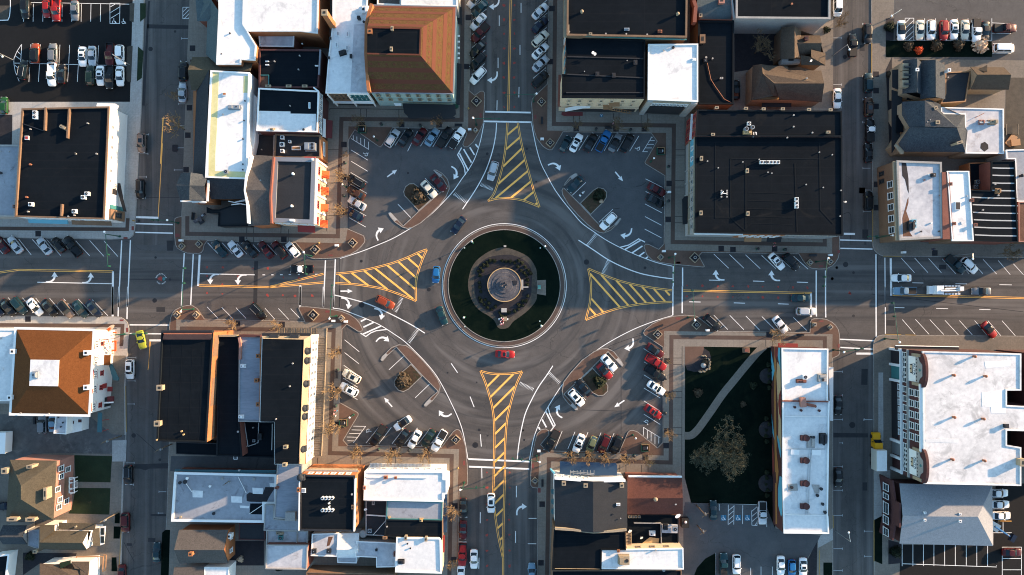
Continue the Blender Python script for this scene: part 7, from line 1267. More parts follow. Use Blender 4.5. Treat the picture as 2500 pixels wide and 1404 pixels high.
    g=MB();g.box((0,0,0),((wt-rt)*.42,tw*1.25,.03));D['sunroof']=me_of(g,'sunroof',M['car_glass'])
    D.update(L=L,W=W,H=H,wf=wf,wt=wt,rt=rt,rb=rb,belt=belt,hood=hood,tail=tail,wr=wheelr,bw=bw,tw=tw);KIND[name]=D
car_kind('sedan',4.75,1.86,1.46,.95,.96,1.05,.30,-1.05,-1.75,1.02,-1.55)
car_kind('hatchback',4.15,1.78,1.50,.95,.98,1.05,.40,-1.45,-1.90,1.0,-1.6)
car_kind('suv',4.75,1.94,1.74,1.08,1.12,1.15,.55,-1.85,-2.20,1.10,-1.95,wheelr=.37)
car_kind('van',5.1,2.0,1.95,1.10,1.15,1.75,1.10,-2.30,-2.42,1.12,-2.2,wheelr=.36)
car_kind('pickup',5.6,2.0,1.82,1.12,1.15,1.30,.72,-.42,-.62,.72,-.75,wheelr=.40)
car_kind('coupe',4.55,1.88,1.30,.86,.88,.75,.05,-.80,-1.65,.95,-1.45)
g=MB();h_=2.8 # pickup bed: floor, sides and tailgate
g.box((-1.75,0,.74),(1.95,1.5,.04));bed_floor=me_of(g,'bed_floor',M['metal_dark'])
g=MB()
for s in (-1,1):g.box((-1.72,s*.88,.93),(2.05,.16,.40))
g.box((-2.72,0,.93),(.12,1.75,.40));g.box((-.72,0,.95),(.10,1.75,.36));bed_sides=me_of(g,'bed',M['asphalt'])
g=MB();g.box((-1.72,0,1.15),(1.95,1.66,.05));bed_cover=me_of(g,'bed_cover',M['black_rubber'])
def car(px,py,ang,kind,colour,label,group,opts='',z=0.0,s=1.0,nm=None):
    D=KIND[kind];p=P(px,py,.8);a=R(ang);ca,sa=math.cos(a),math.sin(a);pm=PAINT[colour]
    root=empty(nm or ('pickup_truck' if kind=='pickup' else 'van' if kind=='van' else 'car'),label,{'pickup':'pickup truck','van':'van'}.get(kind,'car'),(p.x,p.y,z),group,a)
    def add(name,me,x=0,y=0,zz=0,m=None):
        o=bpy.data.objects.new(name,me);C.objects.link(o);o.parent=root;o.location=(x,y,zz)
        if m:o.material_slots[0].link='OBJECT';o.material_slots[0].material=m
        return o
    add('body',D['body'],m=pm);add('roof',D['roof'],m=PAINT['black'] if 'K' in opts else PAINT['white'] if 'W' in opts else pm)
    for k in ('windshield','rear_window'):add(k,D[k])
    for s_ in (-1,1):add('side_window',D['side_window%d' % s_])
    L,W=D['L'],D['W']
    for sx in (-1,1):
        for sy in (-1,1):add('wheel',D['wheel'],sx*L*.305,sy*(W/2-.12),D['wr'])
    for sy in (-1,1):
        add('headlight',D['headlight'],L/2-.16,sy*W*.31,D['hood']-.30);add('tail_light',D['tail_light'],-L/2+.05,sy*W*.34,D['tail']-.18);add('mirror',D['mirror'],D['wf']-.25,sy*(W/2+.10),D['belt']+.04,pm)
        if 'R' in opts:add('roof_rail',D['roof_rail'],(D['wt']+D['rt'])/2,sy*D['tw']*.88,D['H']+.04)
    if 'S' in opts:add('sunroof',D['sunroof'],(D['wt']+D['rt'])/2+.2,0,D['H']+.02)
    if kind=='pickup':
        add('bed',bed_sides,m=PAINT['black'] if 'B' in opts else pm);add('bed_floor',bed_floor)
        if 'C' in opts:add('bed_cover',bed_cover)
    return root
ORD=['first','second','third','fourth','fifth','sixth','seventh','eighth','ninth','tenth','eleventh','twelfth','thirteenth','fourteenth','fifteenth','sixteenth']
# row phrase, reading direction, z, group, cars: (ox, oy, x, y, heading, kind, colour, options)
ROWS=[
 ('in the top row of the black car park','left',.14,'cars in the black car park',[(0,0,222,78,-90,'suv','black',''),(0,0,403,78,-90,'hatchback','red',''),(0,0,485,85,-90,'pickup','red',''),(0,0,643,92,-90,'sedan','grey',''),]),
 ('above the long line of the black car park','left',.14,'cars in the black car park',[(0,0,305,458,90,'suv','orange red','K'),(0,0,457,458,90,'suv','grey',''),(0,0,710,486,-90,'sedan','white','S'),(0,0,792,480,-90,'sedan','silver',''),(0,0,943,468,-90,'pickup','dark red','B'),(0,0,1030,472,-90,'suv','white','')]),
 ('below the long line of the black car park','left',.14,'cars in the black car park',[(0,0,205,600,80,'suv','black','R'),(0,0,448,640,-90,'pickup','white',''),(0,0,530,632,90,'sedan','black',''),(0,0,778,648,90,'suv','dark green',''),(0,0,862,650,-90,'sedan','white','S'),(0,0,942,664,-90,'pickup','black','B'),(0,0,1030,654,-90,'sedan','white','')]),
 ('at the kerb of the far west street','north',0,'cars parked along the west street',[(0,0,1572,608,90,'suv','black',''),(0,0,1564,792,90,'sedan','silver',''),(0,0,1215,1226,-90,'suv','bronze','S'),(0,350,1202,390,-90,'suv','black','R'),(0,700,1115,708,-90,'suv','white','S'),(0,1004,1100,545,-90,'suv','black','R'),(0,1004,1343,1210,90,'sedan','dark teal',''),(0,1004,1045,1400,-90,'sedan','dark red','')]),
 ('in the slanted bays beside the black roofed block','left',0,'cars slanted along the north kerb of the west road',[(0,350,12,868,128,'sedan','dark red',''),(0,350,128,868,128,'sedan','silver',''),(0,350,380,878,128,'sedan','silver',''),(0,350,498,870,128,'hatchback','black',''),(0,350,620,882,128,'pickup','black','B')]),
 ('in the slanted bays beside the rust hip roof','left',0,'cars slanted along the south kerb of the west road',[(0,700,-40,185,-50,'sedan','navy blue',''),(0,700,65,180,-50,'sedan','black',''),(0,700,165,163,-50,'suv','dark teal',''),(0,700,297,175,-50,'sedan','white',''),(0,700,420,182,-50,'sedan','black',''),(0,700,565,193,-50,'suv','bronze','K'),(0,700,685,193,-50,'sedan','dark teal',''),(0,700,803,190,-50,'sedan','navy blue','')]),
 ('in the slanted bays below the corner turret','left',0,'cars slanted along the kerb west of the circle',[(400,350,475,903,128,'sedan','dark teal',''),(400,350,610,905,130,'coupe','pale silver',''),(400,350,735,905,128,'sedan','black',''),(400,350,872,912,128,'sedan','dark red',''),(400,350,988,912,128,'suv','dark red','K'),(400,350,1103,910,130,'hatchback','white','')]),
 ('against the west kerb of the north-west court','north',0,'cars in the north-west court',[(800,300,243,503,149,'suv','black','R'),(800,300,243,600,149,'sedan','brown',''),(800,300,250,690,149,'sedan','silver',''),(800,300,228,783,149,'sedan','navy blue','')]),
 ('against the north kerb of the north-west court','left',0,'cars in the north-west court',[(800,300,555,132,57,'suv','silver','R'),(800,300,665,125,57,'sedan','black',''),(800,300,788,115,57,'sedan','dark red',''),(800,300,895,122,57,'sedan','light blue',''),(800,300,1003,122,57,'pickup','black','BC'),(800,300,1108,130,57,'pickup','white','BC')]),
 ('on the teardrop island of the north-west court','left',0,'cars in the north-west court',[(800,300,868,568,-48,'sedan','cream',''),(800,300,950,515,-48,'sedan','dark red','')]),
 ('against the west kerb of the south-west court','north',0,'cars in the south-west court',[(800,700,205,767,151,'suv','cream','RS'),(800,700,183,880,151,'suv','white','S')]),
 ('against the south kerb of the south-west court','left',0,'cars in the south-west court',[(800,700,430,1275,-124,'pickup','black','BC'),(800,700,640,1298,-122,'sedan','black',''),(800,700,745,1308,-120,'sedan','white',''),(800,700,862,1300,-120,'sedan','dark green',''),(800,700,955,1320,-120,'pickup','white','C')]),
 ('against the south kerb of the south-east court','left',0,'cars in the south-east court',[(1250,750,340,1145,-118,'pickup','black','C'),(1250,750,572,1167,-112,'sedan','white','S'),(1250,750,683,1175,-112,'hatchback','olive green',''),(1250,750,788,1172,-112,'suv','dark red',''),(1250,750,893,1180,-112,'suv','black','')]),
 ('against the east kerb of the south-east court','north',0,'cars in the south-east court',[(1250,750,1225,372,-33,'sedan','dark red','K'),(1250,750,1233,472,-33,'pickup','red',''),(1250,750,1226,566,-33,'pickup','black','B'),(1250,750,1236,692,-33,'sedan','white','S'),(1250,750,1210,897,-33,'sedan','red','S')]),
 ('on the teardrop island of the south-east court','left',0,'cars in the south-east court',[(1250,750,552,777,-48,'suv','white','S'),(1250,750,612,690,132,'sedan','black',''),(1250,750,795,550,-48,'coupe','red','K'),(1250,750,832,478,-48,'sedan','white','')]),
 ('against the north kerb of the north-east court','left',0,'cars in the north-east court',[(1250,300,458,178,62,'hatchback','dark teal',''),(1250,300,550,170,62,'sedan','white','S'),(1250,300,673,168,62,'sedan','black',''),(1250,300,783,155,62,'pickup','blue','C'),(1250,300,885,168,62,'sedan','grey','K'),(1250,300,985,170,62,'suv','black','')]),
 ('against the east kerb of the north-east court','north',0,'cars in the north-east court',[(1250,300,1240,572,-28,'sedan','dark red',''),(1250,300,1228,668,-28,'sedan','black','')]),
 ('on the teardrop island of the north-east court','left',0,'cars in the north-east court',[(1250,300,545,525,-134,'sedan','dark teal',''),(1250,300,825,843,-134,'suv','white','')]),
 ('slanted along the west kerb of the north road','north',0,'cars slanted along the north road',[(800,0,1262,-5,-132,'sedan','silver',''),(800,0,1306,72,-132,'sedan','teal',''),(800,0,1290,186,-132,'sedan','pale silver',''),(800,0,1306,282,-132,'pickup','dark red','C'),(800,0,1284,418,-132,'sedan','black',''),(800,0,1288,526,-132,'suv','black',''),(800,0,1288,648,-132,'suv','white','R')]),
 ('slanted along the east kerb of the north road','north',0,'cars slanted along the north road',[(1250,0,243,97,44,'sedan','pale silver',''),(1250,0,240,212,44,'sedan','navy blue',''),(1250,0,243,333,44,'suv','cream','R'),(1250,0,243,437,44,'sedan','white','S'),(1250,0,246,546,44,'sedan','silver',''),(1250,0,243,680,44,'suv','black','')]),
 ('at the west kerb of the south road','north',0,'cars parked along the south road',[(800,1004,1163,828,-90,'sedan','black',''),(800,1004,1160,1020,-92,'coupe','dark red',''),(800,1004,1155,1230,-92,'pickup','red','B'),(800,1004,1142,1408,-90,'sedan','white','')]),
 ('in the slanted bays south of the huge black roof','left',0,'cars slanted along the east road',[(1650,350,866,1012,-48,'sedan','white','S'),(1650,350,990,1015,-48,'suv','black','')]),
 ('in the slanted bays north of the park','left',0,'cars slanted along the east road',[(1650,750,312,132,-42,'suv','black','R'),(1650,750,895,150,-52,'sedan','pale silver','')]),
 ('in the slanted bays near the striped black roof','left',0,'cars slanted along the east road',[(2000,350,1170,1038,-42,'pickup','dark teal','C'),(2000,350,1284,1048,-42,'suv','white','R')]),
 ('at the west kerb of the far east street','north',0,'cars parked along the east street',[(1650,0,1384,48,-90,'van','white',''),(1650,0,1383,843,-90,'sedan','white',''),(2000,700,165,1015,-90,'sedan','black',''),(2000,1004,167,568,-90,'sedan','black','')]),
 ('at the east kerb of the far east street','north',0,'cars parked along the east street',[(1650,0,1640,290,-90,'suv','black',''),(1650,0,1649,708,90,'suv','dark teal',''),(1650,0,1652,915,90,'suv','brown','S'),(1650,0,1665,1118,90,'pickup','black','WBC'),(1650,0,1650,1308,90,'sedan','black',''),(1650,350,1650,490,90,'suv','black','')]),
 ('facing the lawn in the top right car park','left',.14,'cars in the top right car park',[(2000,0,700,262,-90,'sedan','white','K'),(2000,0,860,258,-90,'sedan','cream',''),(2000,0,953,258,-90,'suv','white','R'),(2000,0,1064,262,-90,'suv','red',''),(2000,0,1152,254,-90,'sedan','white','S'),(2000,0,1246,256,-90,'sedan','beige',''),(2000,0,1343,264,-90,'pickup','white','BC'),(2000,0,1422,268,-90,'sedan','black',''),]),
 ('at the back wall of the pale grey hip roof','north',.14,'white cars behind the hip roof',[(2000,1004,1535,700,0,'sedan','white',''),(2000,1004,1545,797,0,'sedan','white',''),(2000,1004,1555,893,0,'sedan','white','')]),
 ('along the bottom edge south of the park','left',.15,'cars in the lot south of the park',[(1650,1004,408,1312,90,'pickup','teal','C'),(1650,1004,518,1310,-90,'suv','white','R'),(1650,1004,898,1322,-90,'sedan','white',''),(1650,1004,992,1342,-90,'hatchback','blue',''),(1650,1004,1088,1337,-90,'sedan','white','S')]),
]
KW={'suv':'SUV','pickup':'pickup','sedan':'sedan','hatchback':'hatchback','van':'van','coupe':'coupe'}
for ph,dr,z,grp,L in ROWS:
    for i,(ox,oy,x,y,a,k,c,op) in enumerate(L):
        if k=='pickup' and ph.startswith('in the top row') and c=='red':pass
        car(ox+x/3.51,oy+y/3.51,a,k,c,f"{c} {KW[k]}, {ORD[i]} from {dr} {ph}",grp,op,z)
for ox,oy,x,y,a,k,c,op,lb,z in (
    (0,0,35,903,90,'hatchback','green','','bright green hatchback at the left edge behind the black roofed block',.15),
    (0,700,1207,455,-78,'coupe','yellow','','bright yellow coupe driving out past the rust hip roof corner',0),
    (0,1004,1076,955,-90,'suv','dark red','','very dark red SUV parked half in the driveway of the white house',0),
    (0,700,367,1177,90,'suv','grey','','grey SUV on the gravel yard behind the rust hip roof',.14),(0,700,455,1160,90,'sedan','light blue','','pale blue car squeezed between the grey SUV and the small outbuilding',.14),
    (0,1004,8,812,0,'hatchback','navy blue','','blue car at the left edge beside the brick house',.14),
    (400,350,1180,1078,180,'pickup','black','WB','black pickup with white cab waiting beside the dashed line west of the circle',0),
    (400,700,808,212,-45,'suv','black','R','big black SUV alone in the sunny bays west of the circle',0),
    (800,300,1415,412,-107,'suv','silver','R','silver minivan driving south beside the yellow north hatching',0),
    (800,300,1120,877,-126,'sedan','navy blue','','dark blue sedan entering the circle from the north-west',0),
    (800,300,930,1300,-95,'hatchback','blue','','bright blue hatchback circling on the west side of the roundabout',0),
    (800,700,978,247,-70,'sedan','teal','','teal sedan circling on the south-west side of the roundabout',0),
    (800,700,1520,578,-3,'sedan','red','S','red sedan circling on the south side of the roundabout',0),
    (800,700,493,134,-27,'suv','orange red','','orange SUV joining the circle from the west',0),
    (800,700,643,1170,215,'sedan','white','K','white sedan with black roof driving through the south-west court',0),
    (800,1004,1400,787,-90,'suv','white','S','white SUV with sunroof driving beside the yellow south hatching',0),(800,1004,1253,1268,-90,'sedan','white','','white sedan driving at the bottom of the south road',0),(1250,1004,170,1385,90,'sedan','light blue','','pale blue sedan at the east kerb of the south road, cut by the edge',0),
    (1650,750,1115,36,0,'suv','silver','','silver SUV waiting at the stop line of the east road',0),(1650,350,1072,1326,0,'sedan','teal','','teal sedan waiting at the stop line of the east road',0),
    (1650,0,1515,388,90,'pickup','black','C','black pickup driving north under the street light on the far east street',0),(1650,0,515,770,90,'sedan','black','','black sedan in the shade beside the long low black roof',.15),
    (2000,350,704,1153,180,'sedan','white','','white sedan in the upper lane behind the far east stop line',0),(2000,350,733,1265,180,'pickup','light blue','C','pale blue pickup in the lower lane behind the far east stop line',0),(2000,350,1390,1267,180,'coupe','grey','K','dark grey coupe following the utility truck on the east road',0),
    (2000,700,1460,372,-48,'coupe','red','K','bright red coupe in the slanted bays above the brick store',0),
    (2000,0,1588,243,0,'pickup','dark red','BC','dark red pickup parked crosswise at the end of the top right car park',.14),(2000,0,1578,416,0,'van','white','','white van parked crosswise beside the lawn of the top right car park',.14),
    (2000,1004,1650,1208,0,'sedan','dark red','','dark red sedan alone in the box bays at the bottom right',.14),
    (1650,1004,320,848,90,'sedan','dark teal','','dark sedan at the left end of the disabled bays south of the park',.15),(1650,1004,740,870,-90,'pickup','pale silver','C','silver pickup at the right end of the disabled bays south of the park',.15)):
    car(ox+x/3.51,oy+y/3.51,a,k,c,lb,'other cars',op,z) if False else car(ox+x/3.51,oy+y/3.51,a,k,c,lb,None,op,z)
# yellow cab box truck
p=P(2144,1092,1.5);root=empty('box_truck','yellow cab box truck with a beige box beside the brick store','truck',(p.x,p.y,0))
ty=P(2141,1062).y;t2=P(2147,1115,3).y
mb=MB();c0=(p.x-.2,ty-.5);mb.box((c0[0],c0[1]-1.3,.95),(2.1,1.6,.9));mb.box((c0[0],c0[1]+.4,.85),(2.0,1.8,.9),0,.88);mb.box((c0[0],c0[1]-1.7,1.85),(2.0,1.5,.9),0,.9);mb.make('cab',PAINT['taxi yellow'],root)
mb=MB();mb.quad((c0[0]-.95,c0[1]-.35,1.32),(c0[0]+.95,c0[1]-.35,1.32),(c0[0]+.85,c0[1]-.95,2.2),(c0[0]-.85,c0[1]-.95,2.2));mb.make('windshield',M['car_glass'],root)
mb=MB();mb.box((p.x-.15,c0[1]-5.0,2.15),(2.5,5.0,2.6));mb.make('cargo_box',PAINT['cream'],root);mb=MB();mb.box((p.x-.15,c0[1]-5.0,3.49),(2.36,4.86,.06));mb.make('box_roof',M['stucco_white'],root)
for s in (-1,1):
    for yy in (.3,-4.4,-6.4):mb=MB();mb.tube((p.x-.15+s*1.0-.14,c0[1]+yy,.48),(p.x-.15+s*1.0+.14,c0[1]+yy,.48),.48,.48,14);mb.make('wheel',M['black_rubber'],root)
    mb=MB();mb.box((c0[0]+s*1.25,c0[1]-.8,1.7),(.2,.12,.4));mb.make('mirror',M['black_rubber'],root)
# utility truck with folded boom
p=P(2303,708,1.5);root=empty('utility_truck','white utility truck with a folded lift boom on the east road','truck',(p.x,p.y,0))
mb=MB();mb.box((p.x-2.6,p.y,1.0),(1.7,2.1,1.0),0,.9);mb.box((p.x-1.3,p.y,1.55),(1.8,2.2,1.9),0,.93);mb.make('cab',PAINT['white'],root)
mb=MB();mb.quad((p.x-1.95,p.y+.95,1.75),(p.x-1.95,p.y-.95,1.75),(p.x-1.6,p.y-.85,2.45),(p.x-1.6,p.y+.85,2.45));mb.make('windshield',M['car_glass'],root)
mb=MB();mb.box((p.x+1.9,p.y,.9),(4.3,2.3,.5));mb.box((p.x+1.9,p.y+.95,1.4),(4.2,.4,.6));mb.box((p.x+1.9,p.y-.95,1.4),(4.2,.4,.6));mb.make('service_body',PAINT['pale silver'],root)
mb=MB();mb.tube((p.x-1.4,p.y-.25,2.9),(p.x+3.4,p.y-.15,2.5),.22,.18,6);mb.tube((p.x+3.4,p.y+.35,2.3),(p.x-.2,p.y+.3,2.8),.2,.2,6);mb.box((p.x+.6,p.y,1.9),(.8,.9,1.0));mb.make('boom',PAINT['white'],root)
mb=MB();mb.box((p.x+1.9,p.y,1.18),(4.0,1.4,.06));mb.box((p.x-.3,p.y,1.5),(.18,2.1,.5));mb.make('deck',M['metal_dark'],root);mb=MB()
for i in range(5):mb.box((p.x+.2+i*.8,p.y+.95,1.72),(.1,.38,.06));mb.box((p.x+.2+i*.8,p.y-.95,1.72),(.1,.38,.06))
mb.make('locker_trim',M['metal_dark'],root);mb=MB();mb.box((p.x+3.6,p.y+.3,2.5),(.9,1.0,1.0));mb.make('bucket',PAINT['white'],root)
for s in (-1,1):
    for xx in (-2.5,1.6,2.7):mb=MB();mb.tube((p.x+xx,p.y+s*1.0-.14,.48),(p.x+xx,p.y+s*1.0+.14,.48),.48,.48,14);mb.make('wheel',M['black_rubber'],root)
# blue boom lift
p=P(2427,1285,.8);e=P(2471,1313,2);root=empty('boom_lift','blue boom lift half hidden behind the pale grey hip roof','lift',(p.x,p.y,0))
mb=MB();mb.box((p.x,p.y,.8),(2.4,1.9,.8),R(-30));mb.make('chassis',PAINT['light blue'],root);mb=MB();mb.tube((p.x-.5,p.y+.3,1.8),(e.x-.8,e.y+.5,2.4),.28,.16,6);mb.make('boom',PAINT['blue'],root)
mb=MB();mb.box((e.x,e.y,2.1),(1.0,1.8,1.0),R(-30));mb.make('basket',PAINT['navy blue'],root);mb=MB();mb.tube((p.x+2.2,p.y-1.4,2.35),(e.x-1.2,e.y+.7,2.65),.06);mb.make('hydraulic_hose',M['trim_white'],root)
for sx in (-1,1):
    for sy in (-1,1):mb=MB();mb.ball((p.x+sx*.9,p.y+sy*.9,.45),.45,10,6);mb.make('wheel',M['black_rubber'],root)
# motorcycle
p=P(1421,472.5,.6);root=empty('motorcycle','parked motorcycle beside the planted bed of the north-east court','motorcycle',(p.x,p.y,0));a=R(45)
def mc(x,y,z):return (p.x+x*math.cos(a)-y*math.sin(a),p.y+x*math.sin(a)+y*math.cos(a),z)
for x in (-.75,.75):mb=MB();mb.tube(mc(x,-.07,.32),mc(x,.07,.32),.32,.32,14);mb.make('wheel',M['black_rubber'],root)
mb=MB();mb.ball(mc(.2,0,.8),.26,10,7,.7);mb.tube(mc(-.7,0,.55),mc(.6,0,.75),.12,.1);mb.make('tank',PAINT['pale silver'],root);mb=MB();mb.tube(mc(-.7,0,.8),mc(0,0,.8),.16,.12);mb.make('saddle',M['black_rubber'],root)
mb=MB();mb.tube(mc(.45,-.38,1.02),mc(.45,.38,1.02),.035);mb.tube(mc(.75,0,.35),mc(.45,0,1.0),.05);mb.make('handlebar',M['metal_grey'],root);mb=MB();mb.ball(mc(.7,0,.85),.12,8,6);mb.make('headlight',M['lamp_white'],root);mb=MB();mb.box(mc(-.72,0,.85),(.35,.5,.3),a);mb.make('pannier',M['trim_white'],root)
# ================================================================ TREES AND PLANTS
def branches(seed,H,spread,depth=4,r0=.11,tw=.035,up=.55,kids=(3,4),buds=0):
    rr=random.Random(seed);tr=MB();br=MB();bd=MB()
    base=Vector((0,0,0));top=Vector((rr.uniform(-.1,.1),rr.uniform(-.1,.1),H*.34));tr.tube(base,top,r0,r0*.75,7)
    def grow(p,d_,L,r,k):
        q=p+d_*L*.5+Vector((rr.uniform(-.06,.06),rr.uniform(-.06,.06),.02))*L;e=q+(d_+Vector((rr.uniform(-.25,.25),rr.uniform(-.25,.25),.12))).normalized()*L*.5
        tgt=tr if k==depth else br;tgt.tube(p,q,r,r*.8,4);tgt.tube(q,e,r*.8,r*.6,4)
        if k==0:
            for _ in range(buds):
                c=e+Vector((rr.uniform(-1,1),rr.uniform(-1,1),rr.uniform(-.6,.6)))*.28;s=rr.uniform(.05,.12);u=Vector((rr.uniform(-1,1),rr.uniform(-1,1),rr.uniform(-1,1))).normalized()*s;v=u.orthogonal().normalized()*s;bd.quad(c-u,c-v,c+u,c+v)
            return
        for i in range(rr.randint(*kids)):
            az=rr.uniform(0,2*math.pi);sp_=spread*rr.uniform(.45,1.0);nd=(d_*up+Vector((math.cos(az)*sp_,math.sin(az)*sp_,rr.uniform(.1,.5)*up))).normalized()
            grow(q if rr.random() < .3 else e,nd,L*rr.uniform(.62,.82),max(tw,r*.55),k-1)
    n=4
    for i in range(n+1):
        az=2*math.pi*i/n+rr.uniform(-.4,.4);sp_=spread*rr.uniform(.5,.9) if i < n else .1;grow(top-Vector((0,0,rr.uniform(0,.15)*H)),Vector((math.cos(az)*sp_,math.sin(az)*sp_,up+.25)).normalized(),H*.27,r0*.6,depth-1)
    return me_of(tr,'trunk',M['bark']),me_of(br,'branches',M['twig']),(me_of(bd,'buds',M['twig_olive']) if buds else None)
STREET=[branches(s,6.2,.62,4,.09,.036) for s in (1,2,3)]
def tree(px,py,me,label,group=None,s=1.0,rz=0,z=.13,tw=None,name='street_tree'):
    p=P(px,py,z);root=empty(name,label,'tree',(p.x,p.y,z),group,rz);root.scale=(s,s,s)
    for nm,m_ in zip(('trunk','branches','buds'),me):
        if m_ is None:continue
        o=bpy.data.objects.new(nm,m_);C.objects.link(o);o.parent=root
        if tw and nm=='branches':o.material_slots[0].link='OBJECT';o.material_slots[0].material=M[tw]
    return root
TR=[('outside the orange awning shop','north',[(400,350,1545,300,1),(400,350,1540,595,1)],None),('on the pavement west of the circle','left',[(400,700,633,318,.8),(400,700,1012,325,.8)],None),
      ('beside the wooden arcade','north',[(400,700,1500,556,.85),(400,700,1495,882,1.1),(400,700,1490,1180,1.25)],None),('above the broad white roof awning','left',[(800,1004,285,330,1.1),(800,1004,587,335,1.2),(800,1004,850,340,.95)],None),
      ('above the blue canopy','left',[(1250,1004,495,362,.85),(1250,1004,650,367,.85),(1250,1004,790,372,.85),(1250,1004,960,385,.85),(1250,1004,1140,392,.85)],None),('along the east kerb of the south-east court','north',[(1250,750,1328,460,.4),(1250,750,1328,748,.7),(1250,750,1325,1062,.8)],None),
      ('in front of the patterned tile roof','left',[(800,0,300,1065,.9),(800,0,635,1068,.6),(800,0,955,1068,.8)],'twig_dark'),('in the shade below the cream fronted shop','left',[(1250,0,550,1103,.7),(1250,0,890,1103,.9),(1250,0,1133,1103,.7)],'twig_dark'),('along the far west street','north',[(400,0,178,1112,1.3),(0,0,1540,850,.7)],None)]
k=0
for ph,dr,L,tw in TR:
    for i,(ox,oy,x,y,s) in enumerate(L):
        tree(ox+x/3.51,oy+y/3.51,STREET[k % 3],f"bare golden street tree, {ORD[i]} from {dr} {ph}" if not tw else f"bare shaded street tree, {ORD[i]} from {dr} {ph}",'bare street trees',s,k*1.3,tw=tw);k+=1  # trees standing in shade get a darker twig copy, shade put into the colour
for ox,oy,x,y,s,lb in ((1650,750,815,235,1.1,'bare tree casting no leaves on the pavement north of the park'),(800,1004,1085,812,1.0,'bare tree in a pit beside the dark blue awning of the south road'),(800,1004,1080,1275,.7,'bare tree near the cream white square roof at the bottom edge'),(2000,350,1530,950,1.1,'bare dark tree on the pavement near the right edge'),(800,300,170,290,.5,'thin bare sapling beside the north-west court hatching')):
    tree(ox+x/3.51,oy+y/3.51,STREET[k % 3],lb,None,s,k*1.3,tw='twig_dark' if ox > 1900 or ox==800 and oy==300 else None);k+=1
big=branches(11,9.0,1.05,6,.32,.038,.40,(3,3),5);tree(1738,1100,big,'large wide bare tree with olive tinged twigs on the park lawn',None,1.35,0,.15,'twig_olive','park_tree')
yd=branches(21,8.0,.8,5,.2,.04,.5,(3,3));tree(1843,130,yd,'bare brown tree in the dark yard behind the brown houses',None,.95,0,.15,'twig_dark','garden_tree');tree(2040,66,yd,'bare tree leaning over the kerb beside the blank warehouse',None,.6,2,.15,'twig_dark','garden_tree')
def bush_mesh(seed,r,hh,n=420,m='foliage',leaf=.10):
    rr=random.Random(seed);mb=MB()
    for _ in range(n):
        a=rr.uniform(0,2*math.pi);t=math.acos(rr.uniform(-.15,1));k_=rr.uniform(.72,1.05)*(1+.15*math.sin(3*a+seed));c=Vector((r*k_*math.sin(t)*math.cos(a),r*k_*math.sin(t)*math.sin(a),hh*k_*math.cos(t)))
        u=Vector((rr.uniform(-1,1),rr.uniform(-1,1),rr.uniform(-1,1))).normalized()*leaf*rr.uniform(.6,1.3);v=u.orthogonal().normalized()*leaf;mb.quad(c-u,c-v,c+u,c+v)
    mb.ball((0,0,hh*.35),r*.72,8,6,.7*hh/r);return me_of(mb,'shrub',M[m])
SHR=[bush_mesh(i,.55,.6,200,'foliage',.10) for i in (1,2)];SHD=bush_mesh(5,.62,.65,260,'foliage_dry',.10)
def shrub(px,py,me,label,group=None,s=1.0,z=.15,m=None,rz=0,cat='shrub',name='shrub'):
    p=P(px,py,z);o=bpy.data.objects.new(name,me);C.objects.link(o);o.location=(p.x,p.y,z);o.scale=(s,s,s);o.rotation_euler=(0,0,rz);tag(o,label,cat,group)
    if m:o.material_slots[0].link='OBJECT';o.material_slots[0].material=M[m]
    return o
ring=[(445,553),(470,515),(507,485),(541,453),(577,435),(705,437),(750,445),(797,445),(890,437),(928,462),(962,505),(993,541),(1020,577),(845,460),(460,600),(490,550),(545,490),(620,440),(455,680),(460,730),(470,780),(458,850),(475,885),(508,922),(543,955),(590,975),(630,945),(560,905),(520,870),(845,995),(885,970),(932,932),(967,882),(990,828),(890,925),(930,885),(985,700),(985,650),(975,600),(950,570),(915,545),(880,500),(700,1050),(740,1050),(780,1010),(680,1010)]
for i,(x,y) in enumerate(ring):shrub(1070+x/4.53,540+y/4.53,SHR[i % 2],'clipped round shrub in the ring around the stone basin of the roundabout','clipped round shrubs around the basin',.70+.22*((i*7) % 5)/5,.2,rz=i)
